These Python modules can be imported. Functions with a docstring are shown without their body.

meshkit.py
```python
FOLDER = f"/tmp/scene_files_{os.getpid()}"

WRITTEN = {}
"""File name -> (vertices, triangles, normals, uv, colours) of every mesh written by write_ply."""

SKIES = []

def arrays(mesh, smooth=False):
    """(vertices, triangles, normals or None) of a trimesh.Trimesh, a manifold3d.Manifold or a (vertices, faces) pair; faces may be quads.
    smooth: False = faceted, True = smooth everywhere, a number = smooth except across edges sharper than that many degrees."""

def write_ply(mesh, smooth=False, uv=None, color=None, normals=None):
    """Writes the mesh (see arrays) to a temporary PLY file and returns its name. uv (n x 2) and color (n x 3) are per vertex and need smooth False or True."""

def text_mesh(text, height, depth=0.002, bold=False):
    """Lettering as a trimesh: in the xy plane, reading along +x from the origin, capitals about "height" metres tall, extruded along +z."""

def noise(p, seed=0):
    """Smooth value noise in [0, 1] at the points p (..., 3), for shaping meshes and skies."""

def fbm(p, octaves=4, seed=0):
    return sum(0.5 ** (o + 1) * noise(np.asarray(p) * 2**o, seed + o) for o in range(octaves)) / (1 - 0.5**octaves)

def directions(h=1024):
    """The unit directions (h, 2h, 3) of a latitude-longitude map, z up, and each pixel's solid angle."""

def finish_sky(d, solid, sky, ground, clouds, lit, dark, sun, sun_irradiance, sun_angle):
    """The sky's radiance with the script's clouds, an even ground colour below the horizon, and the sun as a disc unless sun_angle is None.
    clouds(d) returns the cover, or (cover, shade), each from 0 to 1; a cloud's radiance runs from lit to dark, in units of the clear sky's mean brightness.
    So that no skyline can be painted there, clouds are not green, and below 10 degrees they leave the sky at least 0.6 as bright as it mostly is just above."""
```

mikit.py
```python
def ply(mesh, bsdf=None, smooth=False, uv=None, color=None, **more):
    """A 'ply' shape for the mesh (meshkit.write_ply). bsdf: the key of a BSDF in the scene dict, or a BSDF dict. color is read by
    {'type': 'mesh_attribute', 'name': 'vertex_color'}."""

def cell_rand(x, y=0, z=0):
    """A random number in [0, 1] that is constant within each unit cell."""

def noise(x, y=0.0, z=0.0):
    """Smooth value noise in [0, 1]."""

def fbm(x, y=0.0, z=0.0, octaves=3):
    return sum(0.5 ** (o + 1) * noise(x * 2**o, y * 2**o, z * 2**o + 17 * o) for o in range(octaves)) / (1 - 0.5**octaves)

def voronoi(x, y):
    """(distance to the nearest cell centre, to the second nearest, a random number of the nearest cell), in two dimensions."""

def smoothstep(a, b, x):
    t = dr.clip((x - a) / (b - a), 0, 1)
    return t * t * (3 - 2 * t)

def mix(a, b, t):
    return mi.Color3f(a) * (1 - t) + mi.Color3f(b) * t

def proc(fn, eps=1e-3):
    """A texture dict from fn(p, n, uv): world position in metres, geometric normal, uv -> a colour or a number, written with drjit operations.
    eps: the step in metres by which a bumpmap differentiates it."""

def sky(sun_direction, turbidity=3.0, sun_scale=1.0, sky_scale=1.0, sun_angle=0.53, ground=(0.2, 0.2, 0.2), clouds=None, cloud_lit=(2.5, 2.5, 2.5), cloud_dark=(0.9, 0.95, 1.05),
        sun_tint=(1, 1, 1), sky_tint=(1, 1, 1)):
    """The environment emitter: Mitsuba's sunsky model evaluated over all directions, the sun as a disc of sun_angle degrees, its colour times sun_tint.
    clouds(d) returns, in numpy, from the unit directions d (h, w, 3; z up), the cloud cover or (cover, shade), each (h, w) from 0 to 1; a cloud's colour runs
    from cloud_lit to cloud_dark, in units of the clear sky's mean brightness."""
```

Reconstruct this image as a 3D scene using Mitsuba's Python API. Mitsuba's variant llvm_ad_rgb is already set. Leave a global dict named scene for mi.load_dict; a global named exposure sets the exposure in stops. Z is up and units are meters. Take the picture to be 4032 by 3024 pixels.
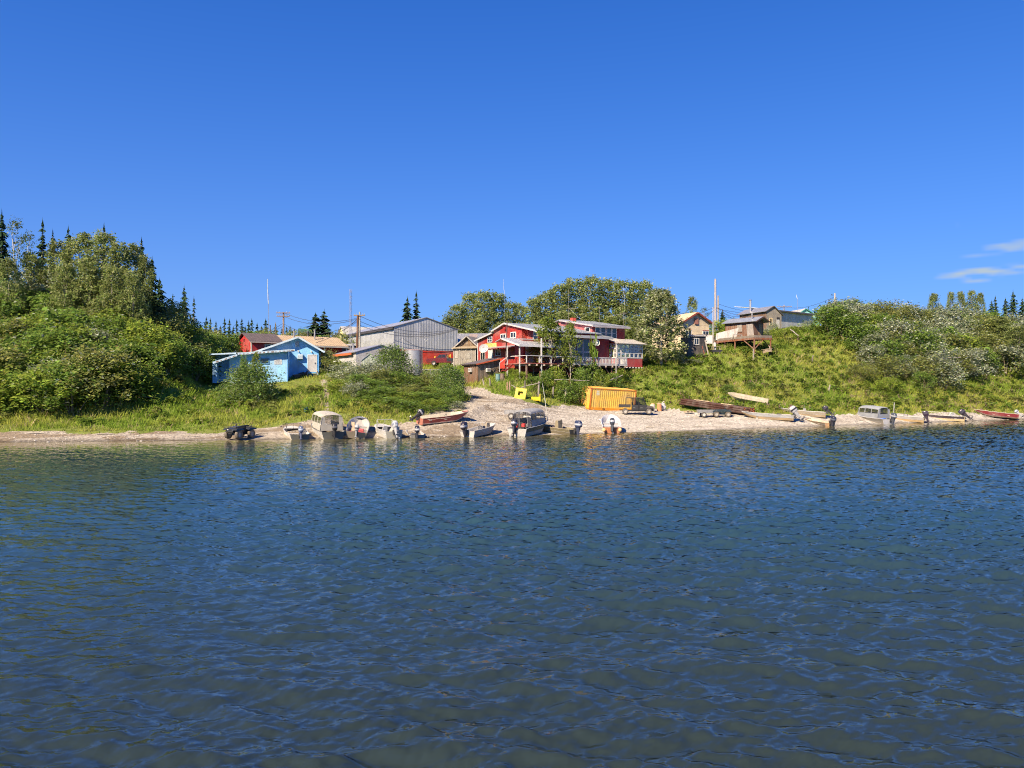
import math
import numpy as np, trimesh, drjit as dr, mitsuba as mi, mikit, meshkit
from scipy.interpolate import PchipInterpolator
from scipy.ndimage import map_coordinates
from mikit import proc, noise, fbm, cell_rand, smoothstep, mix

T = mi.ScalarTransform4f
scene, labels = {}, {}

# ------------------------------------------------------------------ camera, sky, exposure
EYE, FPX, CX, HY = 4.0, 3044.0, 2016.0, 1527.75          # eye height, focal length and horizon of the 4032 px photograph
scene['camera'] = {'type': 'perspective', 'fov': math.degrees(2 * math.atan(2016 / FPX)), 'fov_axis': 'x', 'near_clip': 0.1, 'far_clip': 6000.0,
                   'to_world': T().look_at(origin=[0, 0, EYE], target=[0, 100, EYE + 100 * 15.75 / FPX], up=[0, 0, 1])}


def wisps(d):
    """Three thin streaks of cirrus low over the right bank."""
    az, el = np.degrees(np.arctan2(d[..., 0], d[..., 1])), np.degrees(np.arcsin(np.clip(d[..., 2], -1, 1)))
    n = meshkit.fbm(np.stack([az * 0.45, el * 2.6 + az * 0.25, az * 0], -1), 4, 3)
    cover = 0 * az
    for a, e, la, le, tilt, k in ((31.9, 7.15, 3.3, 0.55, 0.02, 0.95), (33.0, 8.75, 3.2, 0.42, 0.12, 0.60), (30.9, 10.6, 1.7, 0.30, 0.12, 0.36), (36.5, 5.6, 1.6, 0.7, 0.0, 0.5)):
        q = ((az - a) / la) ** 2 + ((el - e - tilt * (az - a)) / le) ** 2
        cover = np.maximum(cover, 1.25 * k * np.clip(1.25 - q, 0, 1) * np.clip((n - 0.25) * 2.6, 0, 1))
    haze = 0.60 * np.exp(-np.clip(el, 0, 90) / 9.0)
    return np.maximum(cover, haze)


SUN = np.array([-0.72, -1.0, 0.95])
scene['sky'] = mikit.sky(SUN.tolist(), turbidity=2.2, clouds=wisps, cloud_lit=(1.75, 2.15, 2.55), sky_tint=(0.092, 0.340, 0.78), ground=(0.06, 0.08, 0.06))
exposure = 2.85


# ------------------------------------------------------------------ helpers
def P(sx, sy, D):
    """The point at distance D whose place in the 4032 x 3024 photograph is (sx, sy)."""
    return np.array([(sx - CX) / FPX * D, D, EYE + (HY - sy) / FPX * D])


def X(sx, D):
    return (sx - CX) / FPX * D


def rotz(a):
    c, s = math.cos(a), math.sin(a)
    return np.array([[c, -s, 0], [s, c, 0], [0, 0, 1.0]])


def frame(o, yaw=0.0, pitch=0.0, roll=0.0, scale=1.0):
    """Local x turned by yaw (degrees, counter-clockwise), nose up by pitch, heeled by roll."""
    a, b, c = (math.radians(v) for v in (yaw, pitch, roll))
    ry = np.array([[math.cos(b), 0, -math.sin(b)], [0, 1, 0], [math.sin(b), 0, math.cos(b)]])
    rx = np.array([[1, 0, 0], [0, math.cos(c), -math.sin(c)], [0, math.sin(c), math.cos(c)]])
    m = np.eye(4)
    m[:3, :3] = rotz(a) @ ry @ rx * scale
    m[:3, 3] = o
    return m


taken = {}


def numbered(name):
    n = taken.get(name, 0)
    taken[name] = n + 1
    return name if n == 0 else f'{name}_{n:03d}'


def thing(name, label, cat, group=None):
    key = numbered(name)
    labels[key] = {'label': label, 'category': cat}
    if group:
        labels[key]['group'] = group
    return key


def mesh_of(parts):
    """One mesh of several (vertices, faces) pairs or trimeshes."""
    vs, fs, n = [], [], 0
    for p in parts:
        v, f = (p.vertices, p.faces) if hasattr(p, 'vertices') else p
        v, f = np.asarray(v, float), np.asarray(f, int)
        if f.shape[1] == 4:
            f = np.vstack([f[:, [0, 1, 2]], f[:, [0, 2, 3]]])
        vs.append(v)
        fs.append(f + n)
        n += len(v)
    return np.vstack(vs), np.vstack(fs)


def put(name, mesh, mat, parent=None, m=None, col=None, smooth=False, jitter=0.05, label=None, kind=None, uv=None):
    """One entry of the scene: a mesh in the local frame m, coloured col (per vertex, a little uneven)."""
    key = numbered(parent + '__' + name if parent else name)
    mesh = mesh_of(mesh) if isinstance(mesh, list) else mesh
    v, f, n = meshkit.arrays(mesh, smooth)
    if m is not None:
        v = v @ m[:3, :3].T + m[:3, 3]
        if n is not None:
            n = n @ np.linalg.inv(m[:3, :3])
            n = n / np.maximum(np.linalg.norm(n, axis=1, keepdims=True), 1e-9)
    if col is not None:                                          # one even colour per part, carried to its material in the uv slot; wear is added there
        col = np.asarray(col, float)
        t = np.clip((col.min() - 0.25) / 0.4, 0, 1)
        q = np.round(np.sqrt(np.clip(col * (0.92 - 0.30 * t), 0, 0.98)) * 255)     # pale colours scaled down so that sunlit whites do not clip
        uv = np.tile([q[0] * 256 + q[1], q[2]], (len(v), 1))
    path = meshkit.write_ply((v, f), False, uv, None, normals=n)
    scene[key] = {'type': 'ply', 'filename': path, 'face_normals': n is None, 'bsdf': {'type': 'ref', 'id': mat}}
    if label or kind:
        labels[key] = {}
        if label:
            labels[key]['label'] = label
        if kind:
            labels[key]['kind'] = kind
    return key


def box(x0, x1, y0, y1, z0, z1, bevel=0.0):
    b = trimesh.creation.box(extents=(x1 - x0, y1 - y0, z1 - z0))
    b.apply_translation(((x0 + x1) / 2, (y0 + y1) / 2, (z0 + z1) / 2))
    if bevel:
        c = np.array([(x0 + x1) / 2, (y0 + y1) / 2, (z0 + z1) / 2])
        h = np.array([x1 - x0, y1 - y0, z1 - z0]) / 2
        pts = [c + (np.array(q) * 2 - 1) * (h - bevel * (1 - np.eye(3)[k])) for q in np.ndindex(2, 2, 2) for k in range(3)]
        return trimesh.convex.convex_hull(np.array(pts))
    return b


def beam(a, b, w, h=None):
    """A square bar from a to b."""
    a, b = np.asarray(a, float), np.asarray(b, float)
    h = h or w
    d = b - a
    L = np.linalg.norm(d)
    d = d / L
    s = np.cross(d, [0, 0, 1.0]) if abs(d[2]) < 0.95 else np.cross(d, [0, 1.0, 0])
    s /= np.linalg.norm(s)
    u = np.cross(s, d)
    q = np.array([[i, j, k] for i in (0, 1) for j in (-1, 1) for k in (-1, 1)], float)
    v = a + q[:, :1] * d * L + q[:, 1:2] * s * w / 2 + q[:, 2:] * u * h / 2
    return v, trimesh.convex.convex_hull(v).faces if False else np.array([[0, 1, 3], [0, 3, 2], [4, 6, 7], [4, 7, 5], [0, 4, 5], [0, 5, 1], [2, 3, 7], [2, 7, 6], [0, 2, 6], [0, 6, 4], [1, 5, 7], [1, 7, 3]])


def tube(pts, r, sides=6, cap=True):
    p = np.asarray(pts, float)
    r = np.broadcast_to(np.asarray(r, float), (len(p),))
    t = np.gradient(p, axis=0)
    t /= np.linalg.norm(t, axis=1, keepdims=True) + 1e-12
    ref = np.where(np.abs(t[:, 2:]) < 0.9, [0, 0, 1.0], [1.0, 0, 0])
    a = np.cross(t, ref)
    a /= np.linalg.norm(a, axis=1, keepdims=True) + 1e-12
    b = np.cross(t, a)
    g = np.arange(sides) * 2 * np.pi / sides
    v = (p[:, None] + r[:, None, None] * (np.cos(g)[None, :, None] * a[:, None] + np.sin(g)[None, :, None] * b[:, None])).reshape(-1, 3)
    i, j = np.meshgrid(np.arange(len(p) - 1), np.arange(sides), indexing='ij')
    q = np.stack([i * sides + j, i * sides + (j + 1) % sides, (i + 1) * sides + (j + 1) % sides, (i + 1) * sides + j], -1).reshape(-1, 4)
    f = np.vstack([q[:, [0, 1, 2]], q[:, [0, 2, 3]]])
    if cap:
        n = len(v)
        v = np.vstack([v, p[:1], p[-1:]])
        k = np.arange(sides)
        f = np.vstack([f, np.stack([(k + 1) % sides, k, k * 0 + n], 1), np.stack([n - 2 - sides + 2 + k - 0, n - sides + (k + 1) % sides, k * 0 + n + 1], 1) if False else np.stack([n - sides + k, n - sides + (k + 1) % sides, k * 0 + n + 1], 1)])
    return v, f


def cyl(a, b, r, sides=16):
    return tube([a, b], r, sides)


def prism(poly, y0, y1):
    """The outline poly of (x, z) points, extruded along y."""
    from shapely.geometry import Polygon
    m = trimesh.creation.extrude_polygon(Polygon(poly), y1 - y0, engine='earcut')
    v = np.array(m.vertices)
    out = trimesh.Trimesh(np.stack([v[:, 0], y1 - v[:, 2], v[:, 1]], 1), m.faces, process=False)
    return out


def lathe(profile, sides=24):
    return trimesh.creation.revolve(np.asarray(profile, float), sections=sides)


def grid_faces(ni, nj):
    i, j = np.meshgrid(np.arange(ni - 1), np.arange(nj - 1), indexing='ij')
    a = (i * nj + j).ravel()
    return np.vstack([np.stack([a, a + nj, a + nj + 1], 1), np.stack([a, a + nj + 1, a + 1], 1)])


# ------------------------------------------------------------------ materials
VC = {'type': 'mesh_attribute', 'name': 'vertex_color'}


def part_colour(p, n, uv):
    a = dr.floor(uv.x + 0.25)
    r = dr.floor(a / 256.0 + 0.0005)
    c = mi.Color3f(r, a - 256.0 * r, dr.floor(uv.y + 0.25)) / 255.0
    return c * c * (0.86 + 0.28 * noise(p.x * 2.3, p.y * 2.3, p.z * 2.3))


PC = proc(part_colour)


def streaks(p, n, uv):
    a = fbm(p.x * 2.2, p.y * 2.2, p.z * 0.5, 3)
    b = fbm(p.x * 0.5 + 9, p.y * 0.5, p.z * 0.7, 2)
    return dr.clip((a * 0.6 + b * 0.6 - 0.52) * 1.2, 0.0, 0.38)


def dirty(p, n, uv):
    return mix((0.16, 0.14, 0.12), (0.34, 0.31, 0.27), noise(p.x * 3, p.y * 3, p.z * 3))


def two(b):
    return {'type': 'twosided', 'b': b}


scene['mat_dirt'] = two({'type': 'diffuse', 'reflectance': proc(dirty)})
scene['mat_paint'] = {'type': 'blendbsdf', 'weight': proc(streaks), 'a': two({'type': 'principled', 'base_color': PC, 'roughness': 0.5, 'specular': 0.35}), 'b': {'type': 'ref', 'id': 'mat_dirt'}}
scene['mat_plain'] = two({'type': 'principled', 'base_color': PC, 'roughness': 0.55, 'specular': 0.35})
scene['mat_gloss'] = two({'type': 'principled', 'base_color': PC, 'roughness': 0.18, 'specular': 0.5, 'clearcoat': 0.5})
scene['mat_metal'] = two({'type': 'principled', 'base_color': PC, 'roughness': 0.38, 'metallic': 0.55, 'specular': 0.5})
scene['mat_bark'] = two({'type': 'diffuse', 'reflectance': VC})
scene['mat_leaf'] = {'type': 'principledthin', 'base_color': VC, 'roughness': 0.5, 'diff_trans': 0.95, 'eta': 1.35}
scene['mat_needle'] = two({'type': 'diffuse', 'reflectance': VC})
scene['mat_blade'] = {'type': 'principledthin', 'base_color': VC, 'roughness': 0.6, 'diff_trans': 0.9, 'eta': 1.3}
scene['mat_pane'] = {'type': 'thindielectric', 'int_ior': 1.5}
scene['mat_glass'] = two({'type': 'principled', 'base_color': {'type': 'rgb', 'value': [0.012, 0.016, 0.02]}, 'roughness': 0.06, 'specular': 0.9})
scene['mat_vinyl'] = {'type': 'blendbsdf', 'weight': 0.40, 'a': {'type': 'thindielectric', 'int_ior': 1.45}, 'b': two({'type': 'principled', 'base_color': PC, 'roughness': 0.25, 'specular': 0.5})}


def wood(p, n, uv):
    g = fbm(p.x * 9, p.y * 9, p.z * 0.8, 3)
    k = cell_rand(dr.floor((p.x * 0.8 + p.y * 0.6) * 5.0))
    return dr.clip(0.25 + (g - 0.5) * 1.2 + (k - 0.5) * 0.35, 0, 0.8)


scene['mat_wood'] = {'type': 'blendbsdf', 'weight': proc(wood), 'a': two({'type': 'diffuse', 'reflectance': PC}), 'b': {'type': 'ref', 'id': 'mat_dirt'}}


def sheet(p, n, uv):
    k = cell_rand(dr.floor((p.x * 0.857 + p.y * 0.515) * 1.15), dr.floor((p.x * -0.515 + p.y * 0.857) * 1.15), dr.floor(p.z * 0.42))
    s = fbm(p.x * 1.6, p.y * 1.6, p.z * 0.35, 3)
    return mix((0.30, 0.315, 0.335), (0.47, 0.485, 0.505), dr.clip(k * 0.6 + s * 0.6 - 0.1, 0, 1))


scene['mat_sheet'] = two({'type': 'principled', 'base_color': proc(sheet), 'roughness': 0.42, 'metallic': 0.35, 'specular': 0.5})

# ------------------------------------------------------------------ the ground: columns of (distance, height) read from the photograph
SHORE_X = [-900, -160, -80, -37.8, -4, 8, 28, 66, 120, 260, 1200]
SHORE_Y = [30, 46, 52, 57.0, 63, 68.2, 78.6, 99.0, 124, 190, 520]
shore = PchipInterpolator(SHORE_X, SHORE_Y)


def g(D, sy):
    return D, EYE + (HY - sy) / FPX * D


COLS = {
    -2600: [(61, .6), (68, 1.4), (90, 12), (105, 15), (180, 16)],
    -500: [g(59.3, 1702), g(66, 1655), (76, 6), (88, 12.0), (105, 14.2), (180, 15)],
    0: [g(59.6, 1703), g(66, 1655), (76, 6.2), (87, 12.0), (100, 13.8), (180, 14)],
    400: [g(60.6, 1700), g(67, 1648), (76, 6.0), (86, 11.0), (100, 13.5), (180, 13)],
    650: [g(61.6, 1700), g(67.5, 1650), (76, 4.8), (86, 8.6), (98, 11), (130, 12), (200, 13)],
    820: [g(62.4, 1702), g(68, 1652), g(76, 1572), (83, 4.0), (86, 4.5), (91, 5.7), (104, 7.8), (180, 11)],
    1000: [g(63.6, 1696), g(69, 1640), g(76, 1572), (82, 3.9), (86, 4.5), (91, 5.6), (104, 7.8), (180, 11)],
    1250: [g(65.5, 1664), g(69, 1625), g(78, 1548), (84, 4.3), (88.4, 5.3), (92, 5.8), (106, 7.6), (180, 9.5)],
    1500: [g(67.0, 1672), g(71, 1625), g(80, 1555), g(88, 1500), (96, 5.4), (112, 7.6), (130, 8.8), (200, 9)],
    1700: [g(68.0, 1655), g(73, 1610), g(82, 1545), g(92, 1505), (100, 5.4), (118, 6.8), (126, 8.0), (132, 8.7), (200, 9)],
    1830: [g(70.0, 1640), g(76, 1600), g(85, 1560), g(94, 1527), (100, 5.0), (112, 7.2), (126, 8.2), (132, 8.7), (200, 9)],
    1932: [g(79, 1592), g(88, 1555), g(93, 1500), (98, 5.6), (108, 7.6), (130, 8.7), (200, 9)],
    2060: [g(84, 1582), g(90, 1530), g(95, 1478), (101, 6.1), (110, 7.6), (130, 8.7), (200, 9)],
    2187: [g(88.0, 1604), g(93, 1540), g(98, 1475), (104, 6.2), (112, 7.6), (130, 9), (200, 10)],
    2300: [g(91.2, 1609), g(95.5, 1545), g(99.5, 1475), (104.5, 6.25), (113, 7.7), (140, 9.3), (200, 10.5)],
    2400: [g(94.5, 1607), g(97.5, 1545), g(101, 1472), (105, 6.3), (114, 7.8), (140, 9.5), (200, 11)],
    2600: [g(94.0, 1610), g(99, 1550), g(105, 1462), (110, 7.6), (120, 9.5), (150, 11), (200, 13)],
    2750: [g(90.0, 1622), g(94, 1598), g(100, 1535), (109, 8.0), (114, 9.3), (124, 11.0), (150, 12.5), (200, 14)],
    3000: [g(84.5, 1633), g(93, 1592), g(101, 1500), (109, 8.9), (113, 9.7), (118, 11.4), (125, 12.6), (135, 14.2), (170, 15.4), (250, 16)],
    3250: [g(87.0, 1633), g(96, 1590), g(104, 1510), g(114, 1380), (122, 13.0), (135, 14.8), (170, 16), (250, 17)],
    3600: [g(92.5, 1632), g(100, 1597), g(108, 1520), g(118, 1390), (128, 13.2), (145, 15.2), (200, 17)],
    4032: [g(102.5, 1629), g(109, 1590), g(116, 1540), g(126, 1420), (138, 12.4), (155, 14.5), (220, 16)],
    4700: [g(117, 1620), (122, 2.2), (130, 4.0), (142, 9), (155, 12), (180, 14), (240, 16)],
    7500: [(190, 1.0), (200, 2.5), (215, 6), (235, 11), (260, 14), (300, 15)],
}
_u = np.array([(k - CX) / FPX for k in COLS])
_yy = np.concatenate([np.arange(40, 140, 0.5), np.arange(140, 420, 4.0)])
_tab = np.array([np.interp(_yy, [c[0] for c in COLS[k]], [c[1] for c in COLS[k]]) for k in COLS])
_top = np.array([COLS[k][0][0] for k in COLS], float)                       # distance of the top of the beach
_k = np.exp(-np.arange(-6, 7) ** 2 / (2 * 2.2 ** 2))
_tab = np.array([np.convolve(np.pad(r, 6, mode='edge'), _k / _k.sum(), 'valid') for r in _tab])
_tab_u = PchipInterpolator(_u, _tab, axis=0)
_fu = np.linspace(_u[0], _u[-1], 900)
_ftab = _tab_u(_fu)
_ftop = PchipInterpolator(_u, _top)(_fu)
_fz0 = PchipInterpolator(_u, [c[0][1] for c in COLS.values()])(_fu)


def beach_top(x, y):
    u = np.clip(np.asarray(x) / np.maximum(y, 30), _fu[0], _fu[-1])
    return np.interp(u, _fu, _ftop), np.interp(u, _fu, _fz0)


def road_dist(x, y):
    """How far inside (negative) or outside the gravel landing and its road a place is."""
    line = np.array([[2000, 72, 8], [1985, 79, 4.5], [1950, 84, 3.0], [1880, 88, 1.9], [1812, 93.5, 1.4]], float)
    pts = np.stack([(line[:, 0] - CX) / FPX * line[:, 1], line[:, 1], line[:, 2]], 1)
    best = np.full(np.shape(x), 99.0)
    for a, b in zip(pts[:-1], pts[1:]):
        d = b[:2] - a[:2]
        t = np.clip(((x - a[0]) * d[0] + (y - a[1]) * d[1]) / (d @ d), 0, 1)
        r = np.hypot(x - a[0] - t * d[0], y - a[1] - t * d[1]) - (a[2] + t * (b[2] - a[2]))
        best = np.minimum(best, r)
    return best


def height(x, y, rough=True):
    """Height of the ground."""
    x, y = np.asarray(x, float), np.asarray(y, float)
    u = np.clip(x / np.maximum(y, 30.0), _fu[0], _fu[-1])
    fi = (u - _fu[0]) / (_fu[1] - _fu[0])
    fj = np.interp(y, _yy, np.arange(len(_yy)))
    z = map_coordinates(_ftab, [fi.ravel(), fj.ravel()], order=1, mode='nearest').reshape(u.shape)
    top, z0 = beach_top(x, y)
    s = shore(np.clip(x, -900, 1200))
    k = (y - s) / np.maximum(top - s, 1.0)
    beach = z0 * np.clip(k, 0, 1) ** 1.15
    z = np.where(k < 1, np.minimum(beach, z + 0.02), z)
    z = np.where(k < 0, np.maximum((y - s) * 0.11, -2.5), z)
    if rough:
        p = np.stack([x, y, 0 * x], -1)
        w = np.clip((k - 0.9) * 2, 0, 1) * np.clip(road_dist(x, y) / 2.0 + 0.1, 0.05, 1)
        z = z + w * (0.5 * (meshkit.fbm(p * 0.16, 3, 2) - 0.5) + 0.22 * (meshkit.fbm(p * 0.7, 2, 4) - 0.5))
        z = z + (1 - w) * np.clip(k * 4, 0, 1) * 0.06 * (meshkit.fbm(p * np.array([0.35, 0.8, 1]), 3, 8) - 0.5)
    return z


def path_dist(x, y):
    pts = np.array([[X(1296, 66), 66], [X(1290, 70), 70], [X(1284, 76), 76], [X(1280, 81), 81], [X(1276, 86), 86]])
    best = np.full(np.shape(x), 99.0)
    for a, b in zip(pts[:-1], pts[1:]):
        d = b - a
        t = np.clip(((x - a[0]) * d[0] + (y - a[1]) * d[1]) / (d @ d), 0, 1)
        best = np.minimum(best, np.hypot(x - a[0] - t * d[0], y - a[1] - t * d[1]))
    return best


def bare(x, y):
    """1 on gravel and mud, 0 where plants grow."""
    p = np.stack([np.asarray(x, float), np.asarray(y, float), 0 * np.asarray(x, float)], -1)
    n = meshkit.fbm(p * 0.45, 3, 21) - 0.5
    top, _ = beach_top(x, y)
    b = np.clip((top - y + 2.6 * n) / 1.0 + 0.5, 0, 1)
    r = np.clip((-road_dist(x, y) + 1.2 * n) / 0.8 + 0.5, 0, 1)
    q = np.clip((0.55 - path_dist(x, y) + 0.9 * n) / 0.5, 0, 1)
    return np.maximum(np.maximum(b, r), q)


gx = np.concatenate([[-2400, -1200, -600, -340], np.arange(-220, -70, 6), np.arange(-70, -46, 1.0), np.arange(-46, 84, 0.4), np.arange(84, 112, 1.0), np.arange(112, 260, 6), [340, 600, 1200, 2400]])
gy = np.concatenate([[-1500, -500, -150, -40, 0, 20, 34], np.arange(44, 56, 1.0), np.arange(56, 120, 0.4), np.arange(120, 150, 1.0), np.arange(150, 420, 6.0), [460, 600, 900, 1500, 2600]])
GX, GY = np.meshgrid(gx, gy, indexing='ij')
GZ = height(GX, GY)
gv = np.stack([GX, GY, GZ], -1).reshape(-1, 3)
gf = grid_faces(len(gx), len(gy))
gb = bare(gv[:, 0], gv[:, 1])
isbare = gb[gf].mean(1) > 0.5
gshore = np.clip((gv[:, 1] - shore(np.clip(gv[:, 0], -900, 1200))) / 6.0, -1, 3)


def cut(faces):
    used = np.unique(faces)
    back = np.zeros(len(gv), int)
    back[used] = np.arange(len(used))
    return gv[used], back[faces], np.stack([gshore[used], gb[used]], 1)


def soil(p, n, uv):
    a = fbm(p.x * 0.6, p.y * 0.6, 0.0, 3)
    c = mix((0.11, 0.145, 0.034), (0.20, 0.24, 0.06), a)
    return mix(c, (0.15, 0.115, 0.075), dr.clip(noise(p.x * 1.7, p.y * 1.7) * 1.6 - 1.05, 0, 0.8))


def gravel(p, n, uv):
    fine = fbm(p.x * 6.0, p.y * 4.0, 0.0, 3)
    mid = fbm(p.x * 0.35 + p.y * 0.18, p.y * 0.9 - p.x * 0.25, 0.0, 4)
    c = mix((0.245, 0.228, 0.20), (0.51, 0.475, 0.42), dr.clip((fine - 0.5) * 1.6 + 0.55, 0, 1))
    mud = smoothstep(0.52, 0.62, mid + 0.05 * noise(p.x * 2, p.y * 2))
    left = smoothstep(10.0, -8.0, p.x)
    c = mix(c, mix((0.145, 0.110, 0.080), (0.215, 0.175, 0.13), fine), mud * (0.30 + 0.6 * left))
    c = mix(c, mix((0.155, 0.120, 0.085), (0.30, 0.25, 0.18), fine), 0.45 * left)
    wet = smoothstep(0.20, 0.02, uv.x + 0.05 * (fine - 0.5))
    return c * (1 - 0.5 * wet)


scene['mat_soil'] = two({'type': 'diffuse', 'reflectance': proc(soil)})
scene['mat_gravel'] = {'type': 'bumpmap', 'tex': proc(lambda p, n, uv: fbm(p.x * 7, p.y * 7, 0.0, 2) * 0.10, eps=0.02), 'scale': 1.0, 'b': two({'type': 'diffuse', 'reflectance': proc(gravel)})}
v, f, uv = cut(gf[~isbare])
put('hillside', (v, f), 'mat_soil', smooth=True, kind='structure', uv=uv)
v, f, uv = cut(gf[isbare])
put('gravel_beach', (v, f), 'mat_gravel', smooth=True, kind='structure', uv=uv)


# ------------------------------------------------------------------ the river
def spectrum(n, size, lam, spread, seed, wind):
    """A periodic patch of wind ripples: height and its two slopes, on an n x n grid of the given size in metres."""
    r = np.random.default_rng(seed)
    k = np.fft.fftfreq(n, size / n) * 2 * np.pi
    kx, ky = np.meshgrid(k, k, indexing='ij')
    kk = np.hypot(kx, ky)
    kk[0, 0] = 1e-6
    k0 = 2 * np.pi / lam
    amp = np.exp(-0.8 * (k0 / kk) ** 2) * (kk / k0) ** -4.4 * np.exp(-(kk / (k0 * 6)) ** 2)
    c = (kx * math.cos(wind) + ky * math.sin(wind)) / kk
    amp *= np.abs(c) ** spread + 0.02
    h = np.fft.fft2(r.standard_normal((n, n))) * np.sqrt(np.maximum(amp, 0))
    h[0, 0] = 0
    z, dx, dy = (np.real(np.fft.ifft2(q)) for q in (h, 1j * kx * h, 1j * ky * h))
    s = 1 / np.sqrt((dx ** 2 + dy ** 2).mean())
    return z * s, dx * s, dy * s


WAVES = [(spectrum(1024, 37.0, 0.72, 5.0, 1, math.radians(84)), 37.0, 0.255, 0.0),
         (spectrum(1024, 23.3, 0.36, 3.5, 2, math.radians(104)), 23.3, 0.150, 0.35),
         (spectrum(512, 61.0, 1.7, 6.0, 3, math.radians(76)), 61.0, 0.100, -0.2)]


def ripple_amount(x, y):
    p = np.stack([x, y, 0 * x], -1)
    s = shore(np.clip(x, -900, 1200)) - y
    gusts = meshkit.fbm(p * np.array([0.035, 0.09, 1]), 3, 31)
    streak = meshkit.fbm(p * np.array([0.018, 0.16, 1]) + np.array([0, 0, 5.0]), 3, 37)
    a = np.interp(s + 9 * (streak - 0.5), [0, 3, 9, 22, 40, 56], [0.10, 0.15, 0.27, 0.50, 0.90, 1.30])
    a = a * (0.62 + 0.76 * np.clip((gusts - 0.3) * 2.2, 0, 1))
    lee = np.clip((-x / np.maximum(y, 8) - 0.12) / 0.45, 0, 1)
    return a * (1 - 0.45 * lee)


def water(xs, ys):
    z, sx, sy = 0 * xs, 0 * xs, 0 * xs
    for (h, dx, dy), size, amp, turn in WAVES:
        n = h.shape[0]
        c, s = math.cos(turn), math.sin(turn)
        q = [((xs * c + ys * s) / size * n).ravel(), ((-xs * s + ys * c) / size * n).ravel()]
        hz, hx, hy = (map_coordinates(np.pad(t, ((0, 4), (0, 4)), mode='wrap'), [np.mod(q[0], n), np.mod(q[1], n)], order=1).reshape(xs.shape) for t in (h, dx, dy))
        z, sx, sy = z + amp * hz, sx + amp * (hx * c - hy * s), sy + amp * (hx * s + hy * c)
    a = ripple_amount(xs, ys)
    return z * a, sx * a, sy * a


def water_patch(XS, YS):
    z, sx, sy = water(XS, YS)
    v = np.stack([XS, YS, z], -1).reshape(-1, 3)
    n = np.stack([-sx, -sy, np.ones_like(sx)], -1).reshape(-1, 3)
    f = grid_faces(*XS.shape)
    return v, f, n / np.linalg.norm(n, axis=1, keepdims=True)


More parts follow.
